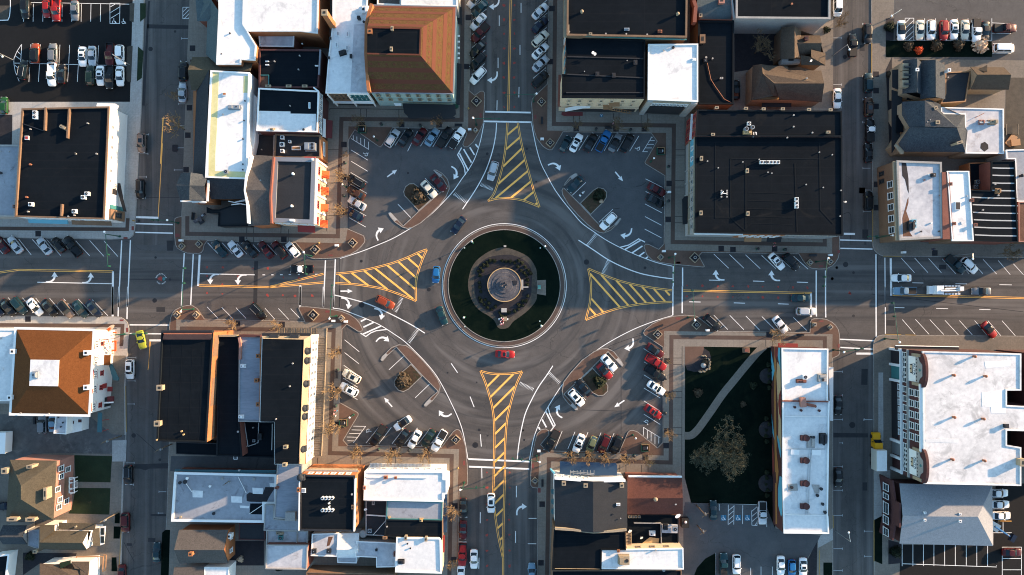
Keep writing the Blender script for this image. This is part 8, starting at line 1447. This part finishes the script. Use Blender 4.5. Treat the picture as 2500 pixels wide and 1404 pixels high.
for ox,oy,x,y,s,m,lb in ((2000,0,1370,395,3.0,'blossom','big pale blossoming bush at the right end of the car park lawn'),(2000,0,850,432,1.6,'foliage_red','vivid orange red bush on the car park lawn'),(2000,0,760,400,1.9,'foliage_dry','dry brown bush left of the orange red bush'),(2000,0,1000,395,2.2,'foliage_dry','dry brown bush right of the orange red bush'),(2000,0,1185,390,2.2,'foliage_dry','dry brown bush left of the blossoming bush'),
                       (800,300,780,630,3.0,'foliage_dry','reddish dry shrub in the planted bed of the north-west court'),(1250,300,745,620,2.6,'foliage','low green shrub in the planted bed of the north-east court'),(1250,300,765,672,.8,'blossom','small pale shrub in the planted bed of the north-east court'),(800,700,650,800,3.0,'foliage_dry','dry twiggy shrub in the planted bed of the south-west court'),(1250,750,750,640,2.7,'foliage','low green shrub in the planted bed of the south-east court'),
                       (1650,750,190,730,1.8,'foliage_dry','dry mottled bush on the park lawn beside the diagonal path'),(1650,750,575,830,1.2,'foliage_dry','small dry bush in the middle of the dark park lawn'),(1650,750,660,670,1.6,'foliage','dark green bush near the painted wall'),(1650,750,250,470,1.3,'foliage_dry','dry plants around the small stone fountain'),(0,0,860,1110,1.2,'foliage_dry','hidden'),
                       (400,1004,660,1265,1.3,'blossom','round tan bush in the shaded yard of the southern row'),(400,1004,990,1340,1.5,'foliage','mossy green growth on the bottom rim of the mottled white roof'),(1650,0,1290,260,1.5,'foliage','green bush at the corner below the blank warehouse'),(2000,0,600,235,2.3,'foliage','dark hedge bush at the street end of the top right car park'),(2000,1004,650,1200,2.6,'foliage','large dark bush beside the bottom right car park'),(0,1004,265,1240,2.0,'foliage','dark bush south of the white house'),(2000,0,600,640,1.4,'foliage_dry','dry bush at the street front of the dark slate house')):
    if lb != 'hidden':shrub(ox+x/3.51,oy+y/3.51,SHD if m != 'foliage' else SHR[0],lb,None,s,.15,m,rz=x)
# planting inside the low concrete raised rings against the painted wall of the park
for x,y,s,lb in ((785,590,1.0,'northern'),(785,1050,1.1,'middle')):
    p=P(1650+x/3.51,750+y/3.51,.3);r=empty('raised_bed',f'{lb} dark oval shrub bed against the painted park wall','planting bed',(p.x,p.y,.15));mb=MB();mb.ball((p.x,p.y,.15),1.9*s,20,8,.35);o=mb.make('mound',M['mulch'],r);o.scale=(1,1,1)
    for i in range(5):q=bpy.data.objects.new('plant',SHR[i % 2]);C.objects.link(q);q.parent=r;q.location=(rnd.uniform(-.6,.6),-2.8+i*1.4,.3)
p=P(1650+785/3.51,1004+620/3.51,.3);r=empty('raised_bed','southern dark oval shrub bed against the painted park wall','planting bed',(p.x,p.y,.15));mb=MB();mb.ball((p.x,p.y,.15),2.2,20,8,.35);mb.make('mound',M['mulch'],r)
for i in range(5):q=bpy.data.objects.new('plant',SHR[i % 2]);C.objects.link(q);q.parent=r;q.location=(rnd.uniform(-.6,.6),-2.8+i*1.4,.3)
# ================================================================ STREET FURNITURE
def planter(px,py,s,label,rz=45):
    p=P(px,py,.4);root=empty('planter',label,'planter',(p.x,p.y,.13),'diamond shaped planters on the brick corners',R(rz));ORG[root.name]=Vector((0,0,0));
    def add(mb,nm,m):me=me_of(mb,nm,M[m]);o=bpy.data.objects.new(nm,me);C.objects.link(o);o.parent=root;return o
    mb=MB();h=s/2
    for sx,sy,lx,ly in ((0,1,s,.16),(0,-1,s,.16),(1,0,.16,s-.32),(-1,0,.16,s-.32)):mb.box((sx*(h-.08),sy*(h-.08),.26),(lx,ly,.52))
    add(mb,'rim','stone_tan');mb=MB();mb.box((0,0,.2),(s-.32,s-.32,.4));add(mb,'soil','mulch');mb=MB();mb.cyl((0,0,.3),.32,.55,14,.38);add(mb,'urn','stucco_grey');mb=MB();mb.cyl((0,0,.86),.24,.03,12);add(mb,'urn_soil','black_rubber')
PL=[(1163,247,1.9,'west of the north crosswalk, the larger one'),(1161,318,1.0,'west of the north road, the small one beside the hatching'),(1322,249,1.6,'east of the north crosswalk, near the signal mast'),(1343,349,1.6,'at the north-east court entrance'),(861,593,1.7,'on the corner south-west of the north-west court'),(444,601,1.3,'at the far west end of the turret corner'),(486,596,1.4,'right beside the first slanted bay below the turret'),(769.5,609,1.8,'west of the circle beside the north kerb signal mast'),(432,769,1.4,'left one of the pair on the sunny western corner'),(479,769,1.4,'right one of the pair on the sunny western corner'),(765,769,2.0,'large sunny one west of the circle'),(833.6,777,1.2,'small sunny one near the western yellow tip'),
      (1113,1073,1.7,'beside the south-west court exit'),(1613,628,1.2,'small one on the corner below the north-east court'),(1696,629,1.9,'large one on the corner below the north-east court'),(1977,641,1.2,'left one of the pair south of the huge black roof'),(2026,639,1.2,'right one of the pair south of the huge black roof'),(1605.6,816,1.7,'above the south-east court'),(1700,793,1.7,'next to the black SUV north of the park'),(1987.6,792,1.0,'left one of the pair above the long white roof'),(2026.6,798.4,1.1,'right one of the pair above the long white roof'),(1306,1173.5,1.3,'east of the south crosswalk')]
for x,y,s,lb in PL:planter(x,y,s,'diamond planter with an urn, '+lb,0 if x==1987.6 else 47)
def kiosk(px,py,label):
    p=P(px,py,.6);root=empty('garden_box',label,'garden box',(p.x,p.y,.13));mb=MB()
    for dx,dy,lx,ly in ((0,.8,1.9,.14),(0,-.8,1.9,.14),(.88,0,.14,1.5),(-.88,0,.14,1.5)):mb.box((p.x+dx,p.y+dy,.55),(lx,ly,.8))
    mb.make('frame',M['green_metal'],root);mb=MB()
    mb.box((p.x,p.y+.8,.98),(1.95,.16,.06));mb.box((p.x+.88,p.y,.98),(.16,1.5,.06));mb.make('timber_rim',M['wood'],root);mb=MB();mb.box((p.x-.1,p.y-.1,.75),(1.1,.9,.3));mb.make('lid',M['metal_dark'],root);mb=MB();mb.box((p.x+.45,p.y,.93),(.12,.6,.06));mb.make('handle',M['trim_white'],root)
kiosk(838,1032,'green box with a timber rim beside the arcade trees');kiosk(1575,1093,'green box with a timber rim on the corner of the south-east court');kiosk(884,316,'dark green box in the shade by the north-west court');kiosk(1613,369,'dark green box in the shade by the north-east court')
def lamp(px,py,label,group='white globe street lamps',h=4.3,z=.13):
    p=P(px,py,h);root=empty('street_lamp',label,'street lamp',(p.x,p.y,z),group);mb=MB();mb.tube((p.x,p.y,z),(p.x,p.y,h-.2),.09,.06,8);mb.cyl((p.x,p.y,z),.28,.35,10,.16);mb.make('post',M['green_metal'],root);mb=MB();mb.ball((p.x,p.y,h),.24,12,8);mb.make('globe',M['globe_glass'],root);mb=MB();mb.cyl((p.x,p.y,h+.22),.08,.1,8,.02);mb.make('finial',M['green_metal'],root)
for x,y,lb in ((1070+372/4.53,540+225/4.53,'north-west of the basin on the roundabout lawn'),(1070+1182/4.53,540+277/4.53,'north-east of the basin on the roundabout lawn'),(1070+282/4.53,540+1066/4.53,'south-west of the basin on the roundabout lawn'),(1070+1142/4.53,540+1158/4.53,'south-east of the basin on the roundabout lawn'),(800+395/3.51,300+117/3.51,'on the brick triangle of the north-west court'),(800+125/3.51,300+527/3.51,'between the two trees outside the orange awning shop'),(1250+1218/3.51,300+302/3.51,'on the brick triangle of the north-east court'),(1250+1060/3.51,1004+233/3.51,'on the brick triangle of the south-east court'),(800+187/3.51,700+1122/3.51,'on the brick triangle of the south-west court')):
    lamp(x,y,'white globe street lamp '+lb)
def mast(ox,oy,bx_,by_,ex,ey,label,globe=True,h=6.2):
    b_=P(ox+bx_/3.51,oy+by_/3.51);e=P(ox+ex/3.51,oy+ey/3.51,h);root=empty('signal_mast',label,'traffic signal',(b_.x,b_.y,0),'green signal masts at the crossings');mb=MB()
    mb.tube((b_.x,b_.y,.1),(b_.x,b_.y,h),.13,.09,8);mb.cyl((b_.x,b_.y,.1),.3,.5,10,.18);mb.make('pole',M['green_metal'],root);mb=MB();mb.tube((b_.x,b_.y,h-.1),tuple(e),.09,.05,6);mb.make('arm',M['green_metal'],root)
    dd=(Vector(e)-Vector((b_.x,b_.y,h)))
    for t in (.97,.62):
        q=Vector((b_.x,b_.y,h))+dd*t;s=MB();s.box((q.x,q.y,h-.45),(.36,.36,1.0));o=s.make('signal_head',M['green_metal'],root);l_=MB();l_.cyl((q.x,q.y-.19,h-.2),.1,.03,8);l_.make('lens',M['lamp_red'],o)
    if globe:mb=MB();u=-dd.normalized() if dd.length > 0 else Vector((1,0,0));mb.ball((b_.x+u.x*.5,b_.y+u.y*.5,h+.35),.26,12,8);mb.tube((b_.x,b_.y,h),(b_.x+u.x*.5,b_.y+u.y*.5,h+.15),.04);mb.make('globe',M['globe_glass'],root)
for a in ((0,350,1030,798,925,1060,'green signal mast south of the black roofed block, arm over the west road'),(400,350,125,683,-110,655,'dark signal mast at the turret corner, arm pointing west'),(400,350,1268,965,1215,1125,'green signal mast over the black pickup with the white cab'),(400,700,255,192,170,-170,'green signal mast on the sunny western corner, arm pointing north'),(400,700,1480,250,1440,-20,'green signal mast at the small sunny planter'),(0,700,1070,405,1250,400,'signal mast beside the orange frame, arm over the yellow coupe'),(800,0,1275,1070,1475,1018,'signal mast west of the north crosswalk'),(1250,0,185,870,-60,812,'signal mast east of the north crosswalk'),(1250,300,1345,1155,1380,1370,'signal mast at the north end of the eastern crosswalk'),(1650,350,1200,1015,1275,1230,'signal mast between the pair of planters below the huge black roof'),(1250,750,1507,88,1550,-150,'signal mast at the south end of the eastern crosswalk'),(2000,350,490,810,430,798,'signal mast at the south-west corner of the brown brick wall'),(2000,700,120,540,380,530,'signal mast at the corner of the long white roof'),(2000,700,560,445,637,130,'signal mast at the brick store corner, arm over the east road'),(800,1004,1170,610,1345,652,'signal mast west of the south crosswalk'),(1250,1004,210,380,0,410,'signal mast east of the south crosswalk')):mast(*a)
def arm_light(ox,oy,b0,e0,label,h=8):
    b_=P(ox+b0[0]/3.51,oy+b0[1]/3.51);e=P(ox+e0[0]/3.51,oy+e0[1]/3.51,h);root=empty('arm_street_light',label,'street light',(b_.x,b_.y,0));mb=MB();mb.tube((b_.x,b_.y,0),(b_.x,b_.y,h-.6),.11,.08,8);mb.make('pole',M['metal_grey'],root);mb=MB();mb.tube((b_.x,b_.y,h-.6),tuple(e),.06,.05,6);mb.make('arm',M['metal_grey'],root);mb=MB();mb.ball(tuple(e),.26,10,6,.5);mb.make('lamp_head',M['lamp_white'],root)
arm_light(1650,0,(1345,478),(1488,424),'arm street light over the black pickup on the far east street');arm_light(2000,350,(1145,962),(1317,990),'arm street light above the slanted white SUV on the east road');arm_light(1650,1004,(1370,1028),(1482,1040),'arm street light at the south end of the long white roof');arm_light(2000,0,(600,158),(622,135),'short arm light at the corner of the top right car park',6);arm_light(0,0,(125,520),(20,485),'twin headed light mast at the left of the black car park',9);arm_light(0,0,(1110,555),(1070,545),'light mast at the right end of the long line in the black car park',8)
def upole(px,py,h,label,m='bark'):
    p=P(px,py);root=empty('utility_pole',label,'pole',(p.x,p.y,0));mb=MB();mb.tube((p.x,p.y,0),(p.x,p.y,h),.16,.11,8);mb.make('pole',M[m],root);mb=MB();mb.box((p.x,p.y,h-.6),(1.8,.12,.12),.6);mb.make('crossarm',M[m],root);mb=MB();mb.cyl((p.x+.3,p.y,h-2),.22,.8,10);mb.make('transformer',M['metal_grey'],root)
for x,y,h,lb in ((297,1064,8,'tall wooden pole at the driveway south of the rust hip roof'),(420,1084,7.5,'wooden pole behind the loading shed by the alley'),(291,1250,8,'wooden pole in front of the glazed porch'),(1700,1233,8.5,'leaning looking wooden pole at the park corner by the disabled bays'),(578,1163,7,'wooden pole in the alley north of the stained grey roof'),(1702,1282,6,'dark pole in the lot south of the park')):upole(x,y,h,lb)
def small(name,cat,px,py,label,parts,z=.13,group=None,rz=0):
    p=P(px,py,.5);root=empty(name,label,cat,(p.x,p.y,z),group,R(rz));ORG[root.name]=Vector((0,0,0))
    for nm,m_,fn in parts:
        mb=MB();fn(mb);me=me_of(mb,nm,M[m_]);o=bpy.data.objects.new(nm,me);C.objects.link(o);o.parent=root
    return root
def bench(px,py,rz,lb):small('bench','bench',px,py,lb,[('seat','metal_dark',lambda m:m.box((0,0,.45),(1.8,.5,.06))),('backrest','metal_dark',lambda m:m.box((0,.27,.75),(1.8,.06,.45))),('leg','metal_dark',lambda m:m.box((-.75,0,.21),(.08,.5,.42))),('leg','metal_dark',lambda m:m.box((.75,0,.21),(.08,.5,.42)))],rz=rz,group='dark metal benches')
def binn(px,py,lb):small('litter_bin','litter bin',px,py,lb,[('drum','green_metal',lambda m:m.cyl((0,0,0),.32,.9,12)),('lid','metal_dark',lambda m:m.cyl((0,0,.9),.36,.12,12,.2))],group='round litter bins')
def cab(px,py,lb,m1='trim_white',sx=.8,sy=.5,rz=0):small('utility_cabinet','cabinet',px,py,lb,[('housing',m1,lambda m:m.box((0,0,.5),(sx,sy,1.0))),('door','metal_grey',lambda m:m.box((0,-sy/2-.01,.5),(sx*.8,.02,.8)))],rz=rz,group='small utility cabinets')
def hyd(px,py,lb):small('fire_hydrant','fire hydrant',px,py,lb,[('barrel','gold_trim',lambda m:m.cyl((0,0,0),.18,.7,10)),('cap','kerb_yellow',lambda m:m.ball((0,0,.72),.19,10,6)),('outlet','kerb_yellow',lambda m:m.tube((-.28,0,.5),(.28,0,.5),.07))],group='yellow fire hydrants')
hyd(800+1207/3.51,929/3.51,'yellow fire hydrant beside the patterned roof corner');hyd(400+1330/3.51,350+854/3.51,'yellow fire hydrant above the large planter west of the circle');hyd(800+1118/3.51,1004+488/3.51,'yellow fire hydrant near the south crosswalk');hyd(0+1145/3.51,350+662/3.51,'yellow fire hydrant at the corner of the black roofed block')
bench(473,528,85,'dark bench left of the bronze figure on the turret plaza');bench(1610,797,20,'dark bench above the south-east court planter');bench(1954,818,0,'dark bench on the pavement above the long white roof');bench(1250+258/3.51,300-20/3.51,90,'dark bench beside the north crosswalk planter');bench(1650+1175/3.51,350+960/3.51,0,'dark bench between the planters below the huge black roof');bench(1250+262/3.51,1004+615/3.51,90,'dark bench east of the south road');bench(800+1120/3.51,1075/3.51,0,'bench with pale armrests left of the north-west bulb');bench(1250+828/3.51,1095/3.51,0,'bench with pale armrests in front of the white roofed loft');bench(800+78/3.51,700+755/3.51,90,'bench beside the arcade shadow edge')
for i,(ox,oy,x,y,lb) in enumerate(((800,0,460,1065,'left of the shaded trees near the patterned roof'),(800,0,793,1075,'between the shaded trees near the patterned roof'),(1250,0,720,1107,'left of the middle shaded tree below the cream front'),(1250,0,1015,1112,'right of the middle shaded tree below the cream front'),(800,300,147,342,'beside the second stall of the north-west court'),(800,300,137,625,'between the trees outside the orange awnings'),(1250,750,1313,610,'beside the black pickup of the south-east court'),(1250,750,1311,907,'beside the red sedan of the south-east court'),(1250,1004,562,372,'between the first two trees above the blue canopy'),(1250,1004,1045,382,'between the last two trees above the blue canopy'),(800,1004,435,327,'between the first two trees above the broad white roof'),(800,1004,698,333,'between the last two trees above the broad white roof'),(800,700,82,713,'north of the bench beside the arcade'),(800,700,67,1023,'next to the seated group by the arcade'),(1250,300,1340,375,'north of the east trees in the north-east court'),(1250,300,1340,670,'south of the bench in the north-east court'),(1650,350,935,910,'right of the person in pink'),(1650,350,700,905,'left of the person in pink'))):
    binn(ox+x/3.51,oy+y/3.51,'round green litter bin '+lb)
for ox,oy,x,y,lb in ((800,0,1217,1112,'on the small brick bulb west of the north road'),(1250,0,258,1193,'at the entrance of the north-east court'),(400,700,1455,293,'left of the small sunny planter'),(400,700,1560,298,'right of the small sunny planter'),(1250,300,1300,1100,'above the eastern signal mast'),(1650,350,1322,958,'above the right planter below the huge black roof'),(1650,750,1270-1000,197,'next to the black SUV north of the park'),(1250,1004,230,338,'at the south-east court entrance'),(400,350,150,833,'beside the left planter of the turret corner'),(400,350,1483,875,'on the brick corner right of the large planter'),(1250,300,1345,600-5,'outside the pale west front of the huge block'),(2000,350,720,935,'on the far east corner pavement')):
    cab(ox+x/3.51,oy+y/3.51,'small pale utility cabinet '+lb)
small('dumpster','dumpster',1250+1475/3.51,1004+945/3.51,'black dumpster with white bags behind the sunken dark roof yard',[('bin','metal_dark',lambda m:m.box((0,0,.8),(1.7,2.2,1.6))),('lid','black_rubber',lambda m:m.box((0,0,1.63),(1.8,2.3,.08))),('bag','trim_white',lambda m:m.ball((0,.3,1.8),.35,8,6,.6))],z=.14)
small('grill_trailer','trailer',305/3.51,700+1145/3.51,'small black trailer left of the grey SUV on the gravel yard',[('tank','metal_dark',lambda m:m.tube((0,-.8,.8),(0,.8,.8),.4)),('wheel','black_rubber',lambda m:m.tube((-.55,0,.3),(-.4,0,.3),.3)),('wheel','black_rubber',lambda m:m.tube((.4,0,.3),(.55,0,.3),.3))],z=.14)
small('timber_stack','stack of boards',2000+1650/3.51,1200/3.51,'pile of tan boards on the sandy yard at the right',[('board','wood',lambda m:(m.box((0,0,.15),(3,1.6,.3),.9),m.box((.9,-.6,.4),(2.2,1.6,.25),.1)))],z=.14)
mb=MB();root=empty('slatted_rack','dark slatted rack on the sandy yard above the boards','rack',tuple(P(2467,315))[:2]+(0,))
for i in range(9):a=P(2455,306+i*2.6,.5);b_=P(2487,306+i*2.6,.5);mb.tube(a,b_,.07)
mb.make('slats',M['metal_dark'],root);mb=MB();mb.tube(P(2457,303,.5),P(2457,330,.5),.08);mb.tube(P(2485,303,.5),P(2485,330,.5),.08);mb.make('frame',M['metal_dark'],root)
# orange patio frame by the rust hip roof, with its sign and the tilted banner
root=empty('patio_fence','bright orange square rail fence outside the white red windowed wall','fence',tuple(P(275,833))[:2]+(.13,));mb=MB();mb2=MB()
for a,b_ in (((268,812),(284,812)),((268,812),(268,856)),((268,833),(282,833)),((282,833),(282,856)),((268,856),(282,856))):
    p,q=P(*a,.9),P(*b_,.9);d2=(Vector(q)-Vector(p)).normalized();n2=Vector((-d2.y,d2.x,0))*.16;mb.add([Vector((p.x,p.y,.75))-n2,Vector((q.x,q.y,.75))-n2,Vector((q.x,q.y,.75))+n2,Vector((p.x,p.y,.75))+n2,Vector((p.x,p.y,1.0))-n2,Vector((q.x,q.y,1.0))-n2,Vector((q.x,q.y,1.0))+n2,Vector((p.x,p.y,1.0))+n2],[(0,3,2,1),(4,5,6,7),(0,1,5,4),(1,2,6,5),(2,3,7,6),(3,0,4,7)]);mb2.tube((p.x,p.y,.1),(p.x,p.y,.9),.06)
mb.make('rail',M['awning_orange'],root);mb2.make('post',M['awning_orange'],root);mb=MB();mb.box(tuple(P(277,842,.6)),(.7,.9,.5));mb.box(tuple(P(277,850,.6)),(.7,.6,.5));mb.make('patio_seat',M['trim_white'],root)
p=P(268,803,3);root=empty('oval_sign','tilted oval orange and white sign above the patio fence','sign',(p.x,p.y,0));
def oval(a,b_,z,m,nm,dx=0,dy=0):
    mb=MB();an=R(42);pts=[(p.x+dx+a*math.cos(t)*math.cos(an)-b_*math.sin(t)*math.sin(an),p.y+dy+a*math.cos(t)*math.sin(an)+b_*math.sin(t)*math.cos(an)) for t in [i*math.pi/12 for i in range(24)]];mb.prism(pts,z,z+.1);mb.make(nm,M[m],root)
oval(1.4,.5,3.0,'stucco_cream','sign_board');oval(.6,.3,3.08,'awning_orange','sign_picture',-.15,-.1);mb=MB();mb.tube((p.x,p.y,.1),(p.x,p.y,3),.07);mb.make('post',M['metal_dark'],root)
# newspaper rack boxes and the blue sandwich board with its V emblem
p=P(1468.3,282,1);root=empty('sandwich_board','round blue board with a white V on the pavement below the cream front','sign',(p.x,p.y,.14));mb=MB();mb.cyl((p.x,p.y,.9),.42,.08,20);mb.make('board',M['blue_paint'],root);mb=MB();mb.tube((p.x,p.y,.14),(p.x,p.y,.9),.05);mb.make('post',M['metal_dark'],root);mb=MB();txt_into(mb,'V',.8,Matrix.Translation((p.x,p.y,1.0)));mb.make('lettering',M['trim_white'],root)
# bronze figure sculpture on the turret plaza
p=P(489,532,1);root=empty('sculpture','grey bronze abstract sculpture on the turret corner plaza','sculpture',(p.x,p.y,.14));mb=MB();mb.tube((p.x-1.6,p.y-.9,.5),(p.x+1.2,p.y+.9,1.2),.5,.3,8);mb.tube((p.x-.2,p.y-.6,.2),(p.x+.4,p.y+.2,1.6),.45,.2,7);mb.make('figure',M['monument_stone'],root);mb=MB();mb.box((p.x+.7,p.y+.55,1.35),(.5,.4,.3),.6);mb.make('head',M['metal_grey'],root);mb=MB();mb.box((p.x,p.y-.9,.3),(1.2,.8,.5),.6);mb.make('plinth',M['metal_dark'],root)
# ---- monument in the roundabout
p=P(1231.4,695.6,.8);root=empty('fountain_basin','round stone basin with a gold rim in the centre of the roundabout','fountain',(p.x,p.y,.2))
mb=MB();mb.cyl((p.x,p.y,.2),4.05,.85,48,3.98);mb.make('basin_wall',M['monument_stone'],root);mb=MB();stroke(mb,[(p.x+4.05*math.cos(t),p.y+4.05*math.sin(t)) for t in [i*2*math.pi/64 for i in range(64)]],.22,1.12,closed=True);stroke(mb,[(p.x+4.05*math.cos(t),p.y+4.05*math.sin(t)) for t in [i*2*math.pi/64 for i in range(64)]],.12,1.14,closed=True);mb.make('rim',M['gold_trim'],root)
for r_,z_ in ((3.1,1.15),(2.1,1.35),(1.2,1.6)):mb=MB();mb.cyl((p.x,p.y,1.0),r_,z_-1.0,40,r_*.97);mb.make('tier',M['monument_stone'],root)
rr=random.Random(4);mb=MB()
for i in range(5):
    a=i*2*math.pi/5;b_=Vector((p.x+.5*math.cos(a),p.y+.5*math.sin(a),1.6));e=b_+Vector((.25*math.cos(a),.25*math.sin(a),.8));mb.tube(b_,e,.22,.12,7);mb.ball((e.x,e.y,e.z+.12),.13,8,6)
mb.make('figures',M['monument_stone'],root);mb=MB();q=P(1257.5,690,1.2);mb.box((q.x,q.y,1.25),(.95,.95,.3));mb.make('access_hatch',M['metal_dark'],root)
mb=MB();mb.box(tuple(P(1275,695,.5)),(.5,2.4,.7));mb.box(tuple(P(1281,701,.4)),(1.8,.35,.25));mb.make('plaque_wall',M['stucco_grey'],root)
p=P(1316.5,701,1.0);root=empty('plinth','small green topped plinth on the pale square pad of the roundabout','monument',(p.x,p.y,.2));mb=MB();mb.box((p.x,p.y,.6),(.7,.9,.9));mb.make('stone',M['monument_stone'],root);mb=MB();mb.box((p.x,p.y,1.1),(.75,.95,.1));mb.make('top',M['trim_teal'],root)
for x,y,lb in ((738,277,'white sign slab on the lawn north of the basin'),(727,985,'pale stone bench block on the mulch south of the basin')):
    p=P(1070+x/4.53,540+y/4.53,.5);sx,sy=((.6,.4) if y < 500 else (1.3,1.0));r=empty('stone_block',lb,'stone block',(p.x,p.y,.2));mb=MB();mb.box((p.x,p.y,.45),(sx,sy,.5));mb.make('block',M['concrete_light'],r);mb=MB();mb.box((p.x-sx*.6,p.y,.3),(sx*.2,sy*.8,.25));mb.make('foot',M['metal_dark'],r)
p=P(1228.5,785,1.0);root=empty('flower_display','red white and blue flower and flag display at the south tip of the path','flower display',(p.x,p.y,.2));mb=MB();mb.box((p.x+.4,p.y+.6,.5),(1.0,1.1,.5));mb.make('box',M['stone_tan'],root)
for nm,m_ in (('red_flowers','red_cloth'),('white_flowers','white_cloth'),('blue_flowers','navy_cloth')):
    mb=MB()
    for _ in range(26):c=Vector((p.x-.15+rr.uniform(-.45,.45)-.2,p.y+rr.uniform(-1.0,.9),.6+rr.uniform(0,.3)));mb.ball(tuple(c),.10,5,4)
    mb.make(nm,M[m_],root)
for dx in (-1.0,1.1):mb=MB();mb.box((p.x+dx,p.y+.55,.5),(.25,.45,.5));mb.make('floodlight',M['light_grey'] if 'light_grey' in M else M['trim_white'],root)
for i,(x,y,c) in enumerate(((290,296,'north-west'),(1128,297,'north-east'),(295,1167,'south-west'),(1123,1106,'south-east'))):small('ground_spotlight','spotlight',1070+x/4.53,540+y/4.53,f'small green spotlight at the {c} edge of the roundabout lawn',[('housing','trim_teal',lambda m:m.box((0,0,.3),(.32,.32,.3))),('lens','lamp_white',lambda m:m.cyl((0,0,.45),.12,.05,10))],z=.2,group='spotlights on the roundabout lawn')
# stone fountain in the park corner and the brick pillar box
p=P(1717,892,.5);root=empty('park_fountain','small grey ball fountain among rocks in the park corner','fountain',(p.x,p.y,.15));mb=MB();mb.ball((p.x,p.y,.6),.65,14,9);mb.make('stone_ball',M['stucco_grey'],root);mb=MB()
for i in range(22):a=R(-110+i*9.5);k_=1.9+rr.uniform(-.25,.3);mb.ball((p.x-.3+k_*math.cos(a),p.y+.3+k_*math.sin(a),.25),rr.uniform(.16,.34),7,5)
mb.make('rock_border',M['stone_tan'],root)
small('brick_pillar','brick pillar',1650+598/3.51,750+367/3.51,'square brick pillar box at the north edge of the park',[('pillar','brick_tan',lambda m:m.box((0,0,.6),(1.5,1.2,1.2))),('cap','brick_red',lambda m:m.box((0,0,1.25),(1.0,.8,.15)))],z=.15)
# ================================================================ PEOPLE
def person_mesh(seat=False):
    V=[(0,0,.95),(0,0,1.15),(0,0,1.38),(0,0,1.50),(0,.01,1.60),(0,.02,1.70)];E=[(0,1),(1,2),(2,3),(3,4),(4,5)];Rr=[.15,.13,.16,.055,.095,.085]
    def chain(start,pts,rs):
        a=start
        for q,r in zip(pts,rs):V.append(q);Rr.append(r);E.append((a,len(V)-1));a=len(V)-1
        return a
    for s in (-1,1):
        chain(0,[(s*.10,0,.88),(s*.11,.10,.50),(s*.11,-.03*s,.10),(s*.11,.14,.04)],[.095,.062,.042,.035])
        h=chain(2,[(s*.20,0,1.40),(s*.27,-.03,1.12),(s*.27,.12,.88),(s*.265,.155,.82)],[.062,.045,.032,.036])
        for f in range(4):chain(h,[(s*(.24+.017*f),.165+.01*f,.765),(s*(.24+.017*f),.185,.725-.006*abs(f-1))],[.011,.009])
        chain(h,[(s*.235,.17,.80),(s*.225,.19,.77)],[.012,.010])
    me=bpy.data.meshes.new('person');me.from_pydata(V,E,[]);o=bpy.data.objects.new('tmp',me);C.objects.link(o);m_=o.modifiers.new('skin','SKIN')
    for i,sv in enumerate(me.skin_vertices[0].data):sv.radius=(Rr[i],Rr[i]);sv.use_root=(i==0)
    o.modifiers.new('sub','SUBSURF').levels=1;dg=bpy.context.evaluated_depsgraph_get();res=bpy.data.meshes.new_from_object(o.evaluated_get(dg));bpy.data.objects.remove(o);smooth(res);res.materials.clear();return res
PB=person_mesh()
for m_ in ('skin','navy_cloth','red_cloth'):PB.materials.append(M[m_])
for f in PB.polygons:
    c=f.center;f.material_index=1 if c.z < .93 and abs(c.x) < .2 and c.z > .09 else (2 if (.93 <= c.z < 1.47) else 0)
g=MB();g.ball((0,.0,1.69),.105,10,7,1.0);HAIR=me_of(g,'hair',M['hair_dark'],True);g=MB();g.ball((0,.115,1.63),.018,6,5)
for s in (-1,1):g.ball((s*.035,.10,1.665),.014,6,4);g.ball((s*.095,.02,1.64),.028,6,5)
g.box((0,.105,1.585),(.05,.015,.012));FACE=me_of(g,'face',M['skin'])
def person(px,py,cloth,label,rz):
    p=P(px,py,.13);o=bpy.data.objects.new('person',PB);C.objects.link(o);o.location=(p.x,p.y,.145);o.rotation_euler=(0,0,R(rz));tag(o,label,'person')
    o.material_slots[2].link='OBJECT';o.material_slots[2].material=M[cloth]
    for nm,me in (('hair',HAIR),('face',FACE)):c=bpy.data.objects.new(nm,me);C.objects.link(c);c.parent=o
person(1887,601,'pink_cloth','person in pink on the pavement south of the huge black roof',200);person(1888,594,'red_cloth','person in dark red just behind the person in pink',180)
person(1497,296,'white_cloth','person in white walking below the cream fronted shop',250);person(1496,303,'pink_cloth','person in pale pink beside the shaded tree below the cream front',230)
person(819,1001,'red_cloth','person in red, northernmost of the group beside the arcade trees',200);person(825,1002,'blue_cloth','person in blue at the right of the group beside the arcade trees',240);person(818,1008,'pink_cloth','person in pink in the middle of the group beside the arcade trees',100);person(822,1014,'white_cloth','person in white, southernmost of the group beside the arcade trees',60)
person(2273,609,'navy_cloth','person in dark clothes on the far east pavement under the white roof',90)
